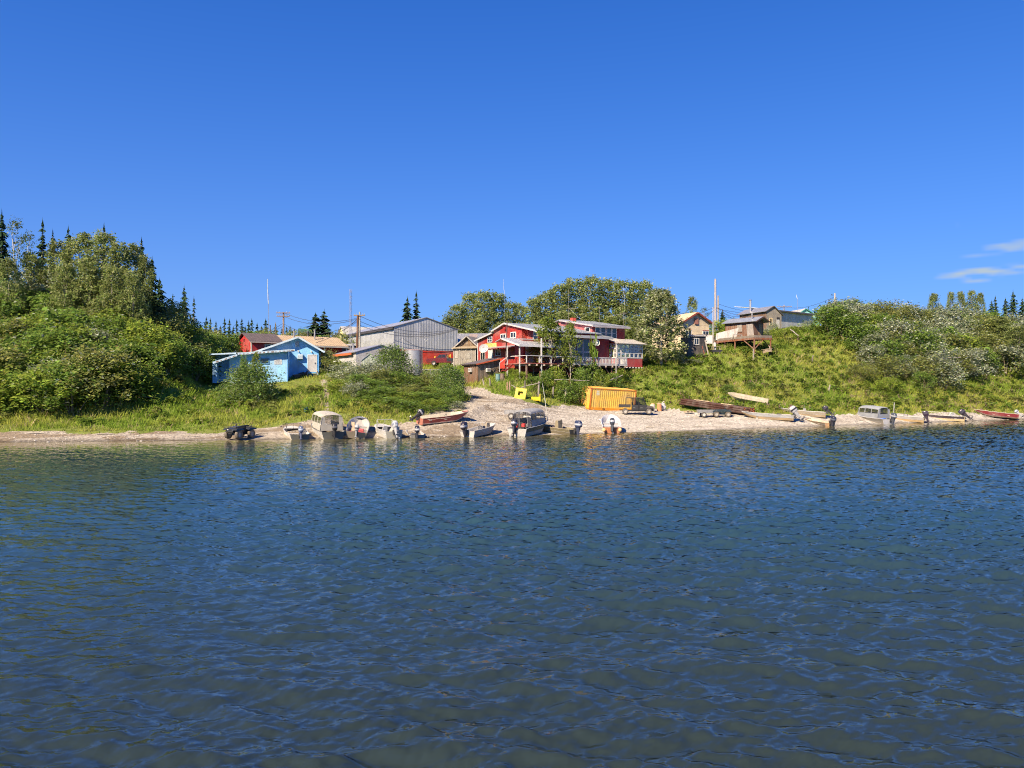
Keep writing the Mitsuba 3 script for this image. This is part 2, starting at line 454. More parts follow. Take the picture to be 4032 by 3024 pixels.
# fine near this bank's viewer, coarser with distance; a wide coarse sheet runs on behind and to both sides
rows = np.exp(np.linspace(math.log(9.0), math.log(142.0), 780)) - 5.0
us = np.linspace(-0.95, 0.95, 860)
RY, RU = np.meshgrid(rows, us, indexing='ij')
RX = RU * (RY + 5.0)
keep_depth = height(RX, RY, False)
fine = water_patch(RX, RY)
deep = fine[1][(keep_depth.ravel()[fine[1]] < 0.25).any(1)]
outer_x = np.concatenate([[-2400, -1000, -400], np.linspace(-150, 150, 241), [400, 1000, 2400]])
outer_y = np.concatenate([[-1500, -600, -200], np.linspace(-80, 180, 209), [300, 620]])
OX, OY = np.meshgrid(outer_x, outer_y, indexing='ij')
coarse = water_patch(OX, OY)
cf = coarse[1][:, [0, 2, 1]] if False else coarse[1]
mid = coarse[0][cf].mean(1)
inside = (mid[:, 1] > rows[0] + 1.0) & (np.abs(mid[:, 0]) < 0.95 * (mid[:, 1] + 5.0) - 2.0) & (mid[:, 1] < rows[-1] - 2)
cf = cf[~inside]
cv = coarse[0] - np.array([0, 0, 0.06])
wv, wf = mesh_of([(fine[0], deep[:, ::-1]), (cv, cf)])
wn = np.vstack([fine[2], coarse[2]])
used = np.unique(wf)
back = np.zeros(len(wv), int)
back[used] = np.arange(len(used))
wdepth = np.clip(-height(wv[used, 0], wv[used, 1], False), 0, 3)


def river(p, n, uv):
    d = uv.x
    deep_sheen = mix((0.018, 0.048, 0.072), (0.018, 0.028, 0.026), smoothstep(26.0, 8.0, p.y))  # bluer far off: sky reflection at grazing angles put into the body colour
    return mix((0.115, 0.105, 0.040), deep_sheen, smoothstep(0.0, 1.1, d))


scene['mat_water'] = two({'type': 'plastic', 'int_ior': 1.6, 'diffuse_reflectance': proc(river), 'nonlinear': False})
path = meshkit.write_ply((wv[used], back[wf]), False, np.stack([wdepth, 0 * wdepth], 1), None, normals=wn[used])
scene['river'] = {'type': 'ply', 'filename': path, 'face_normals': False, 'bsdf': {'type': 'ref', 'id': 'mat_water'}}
labels['river'] = {'kind': 'structure'}


# ------------------------------------------------------------------ plants
def leaf_quads(pos, size, r, up=0.3, long=1.7, droop=0.0):
    """A diamond-shaped leaf (or leaf clump) at each position, turned at random."""
    n = len(pos)
    nrm = r.standard_normal((n, 3))
    nrm /= np.linalg.norm(nrm, axis=1, keepdims=True)
    nrm[:, 2] = np.abs(nrm[:, 2]) + up
    nrm /= np.linalg.norm(nrm, axis=1, keepdims=True)
    t = np.cross(nrm, r.standard_normal((n, 3)))
    t[:, 2] -= droop
    t /= np.linalg.norm(t, axis=1, keepdims=True) + 1e-9
    b = np.cross(nrm, t)
    s = (size * np.exp(r.normal(0, 0.28, n)))[:, None]
    fold = nrm * s * 0.12
    v = np.stack([pos - t * s * long / 2, pos - b * s / 2 + fold, pos + t * s * long / 2, pos + b * s / 2 + fold], 1).reshape(-1, 3)
    k = np.arange(n)[:, None] * 4
    return v, np.vstack([k + [0, 1, 2], k + [0, 2, 3]])


def tones(n, r, base, pale, share, var=0.22):
    """A colour per leaf: most near base, some pale undersides."""
    c = np.asarray(base) * np.exp(r.normal(0, var, (n, 1))) * (1 + r.normal(0, 0.06, (n, 3)))
    p = r.random(n) < share
    c[p] = np.asarray(pale) * np.exp(r.normal(0, 0.15, (p.sum(), 1)))
    return np.repeat(np.clip(c, 0.004, 0.9), 4, axis=0)


def clumps(n, r, prof, H, z0, R, lobes=5, hollow=0.55):
    """Clump centres in a crown of height H from z0 whose half-width at height fraction t is prof(t) * R; lobed, so that gaps stay."""
    t = r.random(n) ** 0.9
    ang = r.random(n) * 2 * np.pi
    ph, am = r.random(lobes) * 2 * np.pi, 0.10 + 0.22 * r.random(lobes)
    wob = 1 + sum(a * np.sin((i + 1) * ang + p + t * (4 + 3 * i)) for i, (p, a) in enumerate(zip(ph, am))) / 1.6
    rad = (hollow + (1 - hollow) * r.random(n)) ** 0.6 * prof(t) * R * wob
    return np.stack([np.cos(ang) * rad, np.sin(ang) * rad, z0 + t * (H - z0)], 1)


def shrub(seed, H, R, base, pale, share, n=70, per=38, size=0.108, flat=0.75, ns=12):
    r = np.random.default_rng(seed)
    c = clumps(n, r, lambda t: np.sqrt(np.clip(1 - (t * 1.02 - 0.30) ** 2 / 0.60, 0.02, 1)), H, 0.12 * H, R, hollow=0.35)
    sp = 0.16 * R * np.array([1, 1, flat])
    pos = (c[:, None] + np.clip(r.normal(0, 1, (n, per, 3)), -1.7, 1.7) * sp * (0.6 + 0.8 * r.random((n, 1, 1)))).reshape(-1, 3)
    # upright shoots that break the outline
    a = r.random(ns) * 6.28
    foot = np.stack([np.cos(a) * R * 0.6 * r.random(ns), np.sin(a) * R * 0.6 * r.random(ns), H * (0.62 + 0.2 * r.random(ns))], 1)
    tip = foot + np.stack([0.25 * R * np.cos(a), 0.25 * R * np.sin(a), H * (0.22 + 0.22 * r.random(ns))], 1)
    k = r.random((ns, 10, 1))
    pos = np.vstack([pos, (foot[:, None] * (1 - k) + tip[:, None] * k + r.normal(0, 0.07, (ns, 10, 3))).reshape(-1, 3)])
    pos = pos[pos[:, 2] > 0.05]
    v, f = leaf_quads(pos, size, r, up=0.8, long=1.6)
    tone = 0.72 + 0.56 * meshkit.noise(pos * 1.1 / max(R, 1) * 2 + seed, 3)
    col = tones(len(pos), r, base, pale, share) * np.repeat(tone, 4)[:, None]
    stems = []
    for i in range(9):
        e = c[r.integers(n)] * np.array([1, 1, 0.95])
        b = np.array([e[0] * 0.12, e[1] * 0.12, -0.25])
        m = (b + e) / 2 + r.normal(0, 0.12, 3) + np.array([0, 0, 0.15 * H])
        stems.append(tube([b, m, e], [0.035, 0.026, 0.012], 4, False))
    return (v, f, col), mesh_of(stems)


def broadleaf(seed, H, R, base, pale, share, n=120, per=30, size=0.26, z0=0.22, prof=None, spread=0.11, hollow=0.45, trunk=0.16, bark=(0.32, 0.30, 0.26)):
    r = np.random.default_rng(seed)
    prof = prof or (lambda t: np.sqrt(np.clip(1 - ((t - 0.42) / 0.64) ** 2, 0.03, 1)) * (1.12 - 0.5 * t))
    c = clumps(n, r, prof, H * 0.97, z0 * H, R, hollow=hollow)
    pos = (c[:, None] + np.clip(r.normal(0, 1, (n, per, 3)), -1.7, 1.7) * np.array([1, 1, 0.85]) * R * spread * (0.55 + 0.9 * r.random((n, 1, 1)))).reshape(-1, 3)
    pos = pos[pos[:, 2] > 0.3]
    v, f = leaf_quads(pos, size, r, up=0.6, long=1.35)
    tone = 0.72 + 0.56 * meshkit.noise(pos * 0.55 + seed, 3)
    col = tones(len(pos), r, base, pale, share) * np.repeat(tone, 4)[:, None]
    lean = r.normal(0, 0.02, 2) * H
    pts = np.array([[lean[0] * t * t, lean[1] * t * t, t * H * 0.86 - 0.3] for t in np.linspace(0, 1, 6)])
    wood_ = [tube(pts, np.linspace(trunk, 0.03, 6), 7, False)]
    for i in range(14):
        e = c[r.integers(n)]
        t = np.clip(e[2] / H - 0.18, 0.1, 0.8)
        b = np.array([lean[0] * t * t, lean[1] * t * t, t * H * 0.86 - 0.3])
        wood_.append(tube([b, (b + e) / 2 + [0, 0, 0.04 * H], e], [trunk * 0.38, trunk * 0.25, 0.015], 4, False))
    return (v, f, col), mesh_of(wood_)


def spruce(seed, H, R, base=(0.036, 0.064, 0.030), n=330, z0=0.04, power=0.62, sparse=1.0):
    r = np.random.default_rng(seed)
    vs = []
    for i in range(n):
        t = 1 - (1 - r.random()) ** 0.62 if False else r.random() ** 1.15
        z = H * (z0 + (0.97 - z0) * t)
        whorl = 0.72 + 0.28 * math.cos(t * 75.0)                      # whorls leave the outline jagged
        l = (R * (1 - t) ** power + 0.06 * R) * (0.55 + 0.5 * r.random()) * whorl * sparse
        a = r.random() * 6.283
        d = np.array([math.cos(a), math.sin(a), 0])
        s = np.array([-d[1], d[0], 0])
        m = 2 + (l > 0.7) + (l > 1.3)
        for q in range(m):
            u0, u1 = q / m * 0.95, (q + 1.5) / m
            drop = lambda u: 0.38 * l * u * u - 0.02 * l * u
            c0 = d * l * u0 + [0, 0, z - drop(u0)]
            c1 = d * l * min(u1, 1.05) + [0, 0, z - drop(u1)]
            w = (0.14 + 0.30 * l * (1.1 - u0)) * (0.8 + 0.6 * r.random())
            tw = r.normal(0, 0.5)
            side = s * math.cos(tw) + np.array([0, 0, math.sin(tw)])
            hang = np.array([0, 0, 0.22 * w])
            vs.append(np.stack([c0 + [0, 0, 0.04], (c0 + c1) / 2 - side * w / 2 - hang, c1 + r.normal(0, 0.03, 3), (c0 + c1) / 2 + side * w / 2 - hang]))
    for q in range(10):                                               # the leader
        a, z = r.random() * 6.28, H * (0.93 + 0.06 * q / 10)
        e = np.array([math.cos(a), math.sin(a), 0]) * 0.10 * (1.1 - q / 10)
        vs.append(np.stack([[0, 0, z], e + [0, 0, z + 0.02], [0, 0, z + 0.05 * H], -e + [0, 0, z + 0.02]]))
    v = np.concatenate(vs)
    n = len(vs)
    k = np.arange(n)[:, None] * 4
    col = tones(n, r, base, base, 0, 0.28)
    return (v, np.vstack([k + [0, 1, 2], k + [0, 2, 3]]), col), tube([[0, 0, -0.3], [0, 0, H * 0.5], [0, 0, H * 0.98]], [0.012 * H + 0.04, 0.007 * H + 0.02, 0.01], 6, False)


KIND = {}


def kind(name, made, crown_mat, bark=(0.20, 0.16, 0.12)):
    (v, f, col), w = made
    KIND[name] = name
    scene['group_' + name] = {'type': 'shapegroup',
                              'crown': {'type': 'ply', 'filename': meshkit.write_ply((v, f), False, None, col), 'face_normals': True, 'bsdf': {'type': 'ref', 'id': crown_mat}},
                              'trunk': {'type': 'ply', 'filename': meshkit.write_ply(w, True, None, np.broadcast_to(np.asarray(bark), (len(w[0]), 3))), 'face_normals': False, 'bsdf': {'type': 'ref', 'id': 'mat_bark'}}}


GREEN, LIME, OLIVE, SILVER = (0.180, 0.275, 0.058), (0.260, 0.340, 0.058), (0.240, 0.268, 0.080), (0.250, 0.290, 0.150)
PALE, CREAM = (0.36, 0.41, 0.30), (0.36, 0.39, 0.19)
for i in range(3):
    kind(f'shrub_green{i}', shrub(10 + i, 2.6, 1.7, GREEN, PALE, 0.05), 'mat_leaf')
    kind(f'shrub_lime{i}', shrub(20 + i, 2.3, 1.6, LIME, CREAM, 0.05), 'mat_leaf')
    kind(f'shrub_olive{i}', shrub(30 + i, 2.9, 1.8, OLIVE, PALE, 0.09), 'mat_leaf')
    kind(f'shrub_silver{i}', shrub(40 + i, 3.0, 1.7, SILVER, (0.50, 0.54, 0.44), 0.34), 'mat_leaf')
    kind(f'poplar{i}', broadleaf(50 + i, 12.0, 3.1, (0.215, 0.270, 0.085), CREAM, 0.24, n=240, per=30, size=0.21, z0=0.08), 'mat_leaf', (0.26, 0.24, 0.20))
    kind(f'spruce{i}', spruce(60 + i, 9.0, 1.75), 'mat_needle')
    kind(f'thin_spruce{i}', spruce(70 + i, 9.0, 0.95, n=330), 'mat_needle')
    kind(f'weed{i}', shrub(80 + i, 1.05, 0.75, ((0.150, 0.235, 0.042), (0.210, 0.280, 0.046), (0.225, 0.250, 0.075))[i], CREAM, 0.05, n=13, per=9, size=0.19, ns=4), 'mat_leaf')
kind('big_spruce', spruce(75, 10.0, 2.4, n=430, power=0.7), 'mat_needle')
kind('birch', broadleaf(90, 10.0, 2.0, (0.13, 0.18, 0.065), CREAM, 0.08, n=60, per=16, size=0.17, z0=0.3, spread=0.16, hollow=0.3, trunk=0.10), 'mat_leaf', (0.55, 0.53, 0.48))
kind('young_poplar', broadleaf(91, 6.6, 1.75, (0.18, 0.24, 0.045), CREAM, 0.08, n=100, per=30, size=0.15, z0=0.28, spread=0.15, trunk=0.07), 'mat_leaf', (0.42, 0.38, 0.32))
kind('round_poplar', broadleaf(92, 10.8, 3.3, (0.210, 0.255, 0.095), (0.50, 0.52, 0.34), 0.36, n=300, per=36, size=0.22, z0=0.10, prof=lambda t: np.sqrt(np.clip(1 - ((t - 0.40) / 0.63) ** 2, 0.03, 1)) * (1.05 - 0.38 * t), spread=0.10, trunk=0.2), 'mat_leaf', (0.45, 0.40, 0.32))
kind('dense_bush', shrub(93, 4.0, 3.0, (0.165, 0.250, 0.065), PALE, 0.10, n=190, per=44, size=0.14, flat=0.9), 'mat_leaf')
kind('red_birch', broadleaf(94, 3.6, 1.1, (0.22, 0.13, 0.045), (0.20, 0.20, 0.05), 0.35, n=34, per=16, size=0.13, z0=0.36, spread=0.18, trunk=0.05), 'mat_leaf', (0.35, 0.27, 0.20))

PLANTS = []


def plant(group, name, x, y, label, cat, sxy=1.0, sz=1.0, rot=0.0, grp=None, sink=0.0, lean=0.0):
    key = thing(name, label, cat, grp)
    scene[key] = {'type': 'instance', 'g': {'type': 'ref', 'id': 'group_' + group},
                  'to_world': T().translate([float(x), float(y), float(height(np.array([x]), np.array([y]))[0] - sink)]).rotate([0, 0, 1], float(rot)).rotate([0, 1, 0], float(lean)).scale([float(sxy), float(sxy), float(sz)])}
    PLANTS.append((x, y, sxy))
    return key


rv = np.random.default_rng(5)


ORD = 'first second third fourth fifth sixth seventh eighth ninth tenth eleventh twelfth thirteenth fourteenth fifteenth sixteenth seventeenth eighteenth nineteenth twentieth twenty-first twenty-second twenty-third twenty-fourth twenty-fifth twenty-sixth'.split()


def row(items, fmt):
    """Each item (sx, ...) with a label that counts it from the left."""
    order = sorted(range(len(items)), key=lambda i: items[i][0])
    return [(it, fmt.format(ORD[order.index(i)])) for i, it in enumerate(items)]


def tree_to(group, H0, R0, name, sx, top, D, half, label, cat, grp=None, lean=0.0):
    """A tree at distance D under the place sx, as tall as its top (row top) and about half (columns) wide to each side."""
    x = X(sx, D)
    gz = float(height(np.array([x]), np.array([D]))[0])
    h = (EYE + (HY - top) / FPX * D - gz) / (1.06 if 'shrub' in group or 'bush' in group or 'weed' in group else 1.0)
    w = half / FPX * D * (1.6 if 'spruce' in group else 1.0)
    return plant(group, name, x, D, label, cat, w / R0, h / H0, rv.random() * 360, grp, 0.1, lean)


# the left hill's trees
tree_to('big_spruce', 10, 2.4, 'spruce_tree', 5, 826, 84, 62, 'tallest dark spruce at the left edge of the photo, beside a thin birch', 'tree')
tree_to('birch', 10, 2.0, 'birch_tree', 62, 850, 88, 52, 'thin airy birch with sky showing through, right of the tallest left spruce', 'tree')
tree_to('birch', 10, 2.0, 'birch_tree', 108, 905, 90, 40, 'low wispy birch on the left hill, second from the left edge', 'tree')
tree_to('thin_spruce0', 9, 0.95, 'spruce_tree', 166, 862, 92, 34, 'narrow pointed spruce rising above the poplars next to the wispy birches', 'tree')
tree_to('thin_spruce1', 9, 0.95, 'spruce_tree', 206, 902, 92, 26, 'short spruce tip just right of the narrow pointed spruce on the left hill', 'tree')
tree_to('thin_spruce2', 9, 0.95, 'spruce_tree', 267, 890, 92, 32, 'spruce tip showing between the poplar crowns of the left hill', 'tree')
tree_to('thin_spruce0', 9, 0.95, 'spruce_tree', 408, 880, 91, 32, 'spruce tip standing straight behind the tallest poplar of the left hill', 'tree')
tree_to('thin_spruce1', 9, 0.95, 'spruce_tree', 556, 934, 90, 34, 'spruce tip behind the right shoulder of the left hill poplars', 'tree')
tree_to('spruce0', 9, 1.75, 'spruce_tree', 598, 1010, 87, 48, 'dark spruce closing the left hill grove on its right, the taller of two', 'tree')
tree_to('big_spruce', 10, 2.4, 'spruce_tree', 628, 1090, 86, 46, 'drooping dark spruce at the right foot of the left hill grove', 'tree')
for rows, note in ((((120, 985, 86, 62), (225, 940, 87, 70), (312, 912, 87, 82), (405, 906, 85, 86), (470, 945, 85, 66), (528, 955, 87, 66), (572, 1000, 86, 48), (345, 1010, 83, 70), (30, 1010, 82, 60)), ' among the tallest'), (((440, 1040, 82, 66), (520, 1060, 82, 58), (255, 1030, 82, 64)), ' in the front row')):
    for (sx, top, D, half), lab in row(rows, 'poplar of the left hill grove, {} from the left' + note):
        tree_to('poplar%d' % rv.integers(3), 12, 3.1, 'poplar_tree', sx, top, D, half, lab, 'tree', 'poplars of the left hill grove')
tree_to('spruce1', 9, 1.75, 'spruce_tree', 724, 1122, 96, 34, 'stand-alone spruce on the skyline between the left hill and the whip antenna', 'tree')
tree_to('thin_spruce2', 9, 0.95, 'spruce_tree', 763, 1168, 98, 20, 'slim spruce close to the right of the stand-alone skyline spruce', 'tree')
tree_to('thin_spruce1', 9, 0.95, 'spruce_tree', 679, 1156, 97, 16, 'small spruce peeking over the shrubs left of the stand-alone skyline spruce', 'tree')
for (sx, top, half), lab in row(((812, 1248, 15), (828, 1252, 13), (850, 1264, 14), (884, 1252, 14), (903, 1256, 14), (932, 1258, 15), (952, 1254, 17), (978, 1262, 15), (991, 1255, 16), (1012, 1272, 15), (1046, 1256, 20), (868, 1282, 16), (918, 1284, 16), (965, 1284, 18), (1030, 1284, 18), (1085, 1272, 14), (1110, 1290, 12), (1128, 1286, 13), (1142, 1282, 11), (1158, 1292, 12), (1182, 1290, 11), (1206, 1300, 12), (1240, 1296, 11), (1332, 1294, 10), (1345, 1297, 12), (1322, 1305, 12)), 'far spruce in the tree line behind the red cabin, {} from left'):
    tree_to('thin_spruce%d' % rv.integers(3), 9, 0.95, 'spruce_tree', sx, top, 205 + 60 * rv.random(), half * 1.5, lab, 'tree', 'far spruces behind the cabins')
tree_to('spruce0', 9, 1.75, 'spruce_tree', 1244, 1229, 150, 62, 'left of the two full spruces behind the tan roof, with a crooked side bough', 'tree', lean=-3)
tree_to('spruce2', 9, 1.75, 'spruce_tree', 1276, 1217, 152, 50, 'right of the two full spruces behind the tan roof', 'tree')
tree_to('spruce1', 9, 1.75, 'spruce_tree', 1604, 1166, 148, 44, 'wider spruce of the pair behind the metal warehouse roof', 'tree')
tree_to('thin_spruce0', 9, 0.95, 'spruce_tree', 1639, 1146, 150, 30, 'taller thinner spruce of the pair behind the metal warehouse roof', 'tree')
tree_to('thin_spruce1', 9, 0.95, 'spruce_tree', 1708, 1248, 190, 8, 'tiny spruce tip just right of the warehouse gable', 'tree')
# poplars behind the red house
for rows, note in ((((1805, 1196, 150, 62), (1850, 1150, 152, 62), (1905, 1142, 150, 62), (1962, 1150, 152, 56), (2010, 1184, 152, 48), (2050, 1190, 156, 40)), ' among the tallest'), (((1762, 1246, 150, 46), (1790, 1290, 146, 50), (1880, 1250, 146, 60), (1980, 1262, 146, 55), (2035, 1280, 146, 50)), ' in the front row')):
    for (sx, top, D, half), lab in row(rows, 'poplar behind the red house gable, {} from the left' + note):
        tree_to('poplar%d' % rv.integers(3), 12, 3.1, 'poplar_tree', sx, top, D, half * 1.15, lab, 'tree', 'poplars behind the left of the red house')
for rows, note in ((((2100, 1170, 148, 55), (2150, 1140, 150, 62), (2210, 1112, 150, 66), (2265, 1092, 152, 66), (2325, 1084, 150, 70), (2385, 1095, 152, 66), (2445, 1098, 150, 62), (2505, 1104, 150, 58), (2545, 1100, 153, 46), (2580, 1130, 155, 36)), ' among the tallest'), (((2130, 1260, 145, 62), (2230, 1220, 144, 66), (2330, 1230, 144, 70), (2430, 1240, 143, 66), (2520, 1240, 142, 60), (2480, 1330, 132, 60), (2560, 1330, 134, 60)), ' in the front row')):
    for (sx, top, D, half), lab in row(rows, 'poplar right behind the red house, {} from the left' + note):
        tree_to('poplar%d' % rv.integers(3), 12, 3.1, 'poplar_tree', sx, top, D, half * 1.15, lab, 'tree', 'poplars behind the right of the red house')
tree_to('round_poplar', 10.8, 3.3, 'poplar_tree', 2604, 1138, 108, 100, 'big pale-leaved poplar standing alone right of the glazed porch', 'tree')
tree_to('poplar1', 12, 3.1, 'poplar_tree', 2726, 1164, 150, 30, 'bluish poplar top behind the beige house roof', 'tree')
tree_to('birch', 10, 2.0, 'birch_tree', 2775, 1205, 146, 26, 'nearly bare tree between the beige house and the twin poles', 'tree')
tree_to('spruce1', 9, 1.75, 'spruce_tree', 2846, 1216, 150, 24, 'spruce showing behind the brown shack, right of the twin poles', 'tree')
for sx, top, D, half in ((2825, 1262, 132, 46), (2868, 1258, 134, 48), (2912, 1264, 136, 46), (2840, 1300, 126, 44)):
    tree_to('shrub_lime%d' % rv.integers(3), 2.3, 1.6, 'willow_shrub', sx, top, D, half, 'light green bush between the beige house and the brown shack', 'shrub', 'bushes behind the brown shack')
tree_to('young_poplar', 6.6, 1.75, 'young_tree', 2163, 1245, 95.5, 64, 'yellow green young tree in front of the red house, left of the two', 'tree')
tree_to('young_poplar', 6.6, 1.75, 'young_tree', 2247, 1270, 95.5, 40, 'yellow green young tree in front of the big windows, right of the two', 'tree')
tree_to('red_birch', 3.6, 1.1, 'young_tree', 2100, 1362, 95, 38, 'small tree with reddish leaves in front of the porch steps', 'tree')
# right hill skyline
for sx, top, D, half in ((3678, 1152, 142, 32), (3746, 1146, 146, 24), (3784, 1143, 146, 26), (3826, 1140, 144, 30), (3862, 1150, 146, 26)):
    tree_to('poplar%d' % rv.integers(3), 12, 3.1, 'poplar_tree', sx, top, D, half, {3678: 'round dark poplar alone on the right skyline', 3746: 'leftmost of the four poplars on the right skyline', 3784: 'second from left of the four poplars on the right skyline', 3826: 'third from left of the four poplars on the right skyline', 3862: 'rightmost of the four poplars on the right skyline'}[sx], 'tree')
for sx, top, D, half, k, lab in ((3920, 1164, 146, 18, 'thin_spruce0', 'leftmost slim spruce near the right edge of the skyline'), (3960, 1170, 144, 24, 'spruce0', 'wide spruce right of the leftmost slim one on the right skyline'), (3990, 1142, 142, 30, 'spruce1', 'tallest spruce on the right skyline near the edge of the photo'), (4026, 1170, 140, 26, 'spruce2', 'spruce cut by the right edge of the photo'), (3905, 1180, 150, 24, 'spruce2', 'spruce tucked behind the rightmost skyline poplar'), (4060, 1150, 140, 30, 'spruce0', 'spruce just past the right edge of the tree line')):
    h0, r0 = (9, 0.95) if k.startswith('thin') else (9, 1.75)
    tree_to(k, h0, r0, 'spruce_tree', sx, top, D, half, lab, 'tree')
tree_to('thin_spruce2', 9, 0.95, 'spruce_tree', 3184, 1203, 200, 9, 'tiny dark spruce behind the turquoise house roof', 'tree')
tree_to('poplar0', 12, 3.1, 'poplar_tree', 3930, 1245, 126, 70, 'cream speckled poplar on the right bank below the spruces', 'tree')
tree_to('poplar2', 12, 3.1, 'poplar_tree', 4010, 1280, 122, 70, 'cream speckled poplar at the right edge of the bank thicket', 'tree')
tree_to('poplar1', 12, 3.1, 'poplar_tree', 3860, 1330, 121, 60, 'cream speckled poplar left of the others in the right bank thicket', 'tree')


def thicket(region, n, gap, kinds, hs, name, label, grp, seed, where=None):
    """Shrubs over a region given by a test on (sx, x, y), no two closer than gap."""
    r = np.random.default_rng(seed)
    done, x0, x1, y0, y1 = [], *region[0]
    for _ in range(n * 60):
        if len(done) >= n:
            break
        x, y = x0 + (x1 - x0) * r.random(), y0 + (y1 - y0) * r.random()
        sx = CX + FPX * x / y
        if not region[1](sx, x, y) or any((x - a) ** 2 + ((y - b) * 0.9) ** 2 < gap ** 2 for a, b in done):
            continue
        done.append((x, y))
        w = r.random()
        k = kinds[int(np.searchsorted(np.cumsum([q[1] for q in kinds]), w * sum(q[1] for q in kinds)))][0]
        s = hs[0] + (hs[1] - hs[0]) * r.random()
        v_, h_ = where(sx, x, y) if where else ('', '')
        plant(f'{k}{r.integers(3)}', name, x, y, (label(k) + ', ' + v_ + ' ' + h_).strip(', '), 'shrub', s * (0.9 + 0.3 * r.random()), s, r.random() * 360, (grp(k) + ' ' + v_ + ' ' + h_).strip(), 0.1)


LK = [('shrub_green', 0.42), ('shrub_lime', 0.40), ('shrub_olive', 0.14), ('shrub_silver', 0.04)]
WORD = {'shrub_green': 'green', 'shrub_lime': 'yellow green', 'shrub_olive': 'olive', 'shrub_silver': 'silvery'}
thicket(((-62, -24, 66, 92), lambda sx, x, y: sx < 800 - max(0, 84 - y) * 22 and sx > -420 and y > 67.3 + 0.02 * (x + 40) and not (sx > 560 and y < 74)), 150, 1.85, LK, (1.05, 1.8),
        'willow_shrub', lambda k: f'{WORD[k]} willow shrub of the left hillside thicket', lambda k: f'{WORD[k]} shrubs of the left hillside', 11, lambda sx, x, y: ('low' if y < 72.5 else 'halfway up' if y < 79.5 else 'high up', 'at the photo edge' if sx < 110 else 'below the birches' if sx < 260 else 'below the tall poplars' if sx < 430 else 'below the right spruces' if sx < 590 else 'towards the blue shed'))
thicket(((-46, -24, 88, 118), lambda sx, x, y: 690 < sx < 905 and y > 88 and not (sx > 850 and y < 100)), 26, 2.1, [('shrub_green', 0.5), ('shrub_lime', 0.3), ('shrub_olive', 0.2)], (0.85, 1.4),
        'willow_shrub', lambda k: f'{WORD[k]} willow shrub between the left hill and the cabins', lambda k: f'{WORD[k]} shrubs left of the cabins', 12)
thicket(((-70, -10, 125, 200), lambda sx, x, y: 780 < sx < 1420), 44, 4.2, [('shrub_green', 0.6), ('shrub_olive', 0.4)], (1.2, 1.9),
        'willow_shrub', lambda k: f'{WORD[k]} bush in the far belt behind the red cabin', lambda k: f'{WORD[k]} far bushes behind the cabins', 13)
RK = [('shrub_silver', 0.40), ('shrub_green', 0.24), ('shrub_olive', 0.24), ('shrub_lime', 0.12)]


def right_edge(sx):
    return np.interp(sx, [3120, 3250, 3350, 3480, 3560, 3700, 3800, 3900, 4300], [126, 119, 115.5, 108, 107, 107.5, 114, 118, 124])


thicket(((36, 100, 102, 138), lambda sx, x, y: 3265 < sx < 4220 and right_edge(sx) < y < right_edge(sx) + 24), 150, 2.1, RK, (1.1, 1.75),
        'willow_shrub', lambda k: f'{WORD[k]} willow shrub of the right bank thicket', lambda k: f'{WORD[k]} shrubs of the right bank', 14, lambda sx, x, y: ('in front' if y < right_edge(sx) + 6 else 'halfway up' if y < right_edge(sx) + 14 else 'along the skyline', 'at its left end' if sx < 3420 else 'left of middle' if sx < 3600 else 'below the round poplar' if sx < 3760 else 'below the four poplars' if sx < 3900 else 'near the photo edge'))
thicket(((30, 66, 117, 135), lambda sx, x, y: 3010 < sx < 3230 and y > 118 and y < 126), 8, 1.7, [('shrub_silver', 0.5), ('shrub_lime', 0.5)], (0.40, 0.6),
        'willow_shrub', lambda k: f'{WORD[k]} low shrub below the long metal building on the right ridge', lambda k: f'{WORD[k]} shrubs below the long metal building', 15)
# named shrubs of the middle bank
tree_to('dense_bush', 4.0, 3.0, 'willow_shrub', 985, 1436, 74.5, 98, 'large dense leafy bush on the slope in front of the blue shed', 'shrub')
tree_to('young_poplar', 6.6, 1.75, 'young_tree', 1006, 1385, 76.5, 26, 'thin young poplar poking up out of the bush before the blue shed wall', 'tree')
tree_to('shrub_green0', 2.6, 1.7, 'willow_shrub', 960, 1400, 77, 20, 'slender shoot of leaves left of the thin young poplar by the blue shed', 'shrub')
tree_to('shrub_olive1', 2.9, 1.8, 'willow_shrub', 1290, 1376, 90, 42, 'dark round bush close to the right corner of the blue shed', 'shrub')
tree_to('dense_bush', 4.0, 3.0, 'willow_shrub', 1545, 1368, 91, 74, 'olive bush left of the silver tank in front of the white shed', 'shrub')
tree_to('dense_bush', 4.0, 3.0, 'willow_shrub', 1770, 1442, 82, 64, 'big bush left of the gravel road bend', 'shrub')
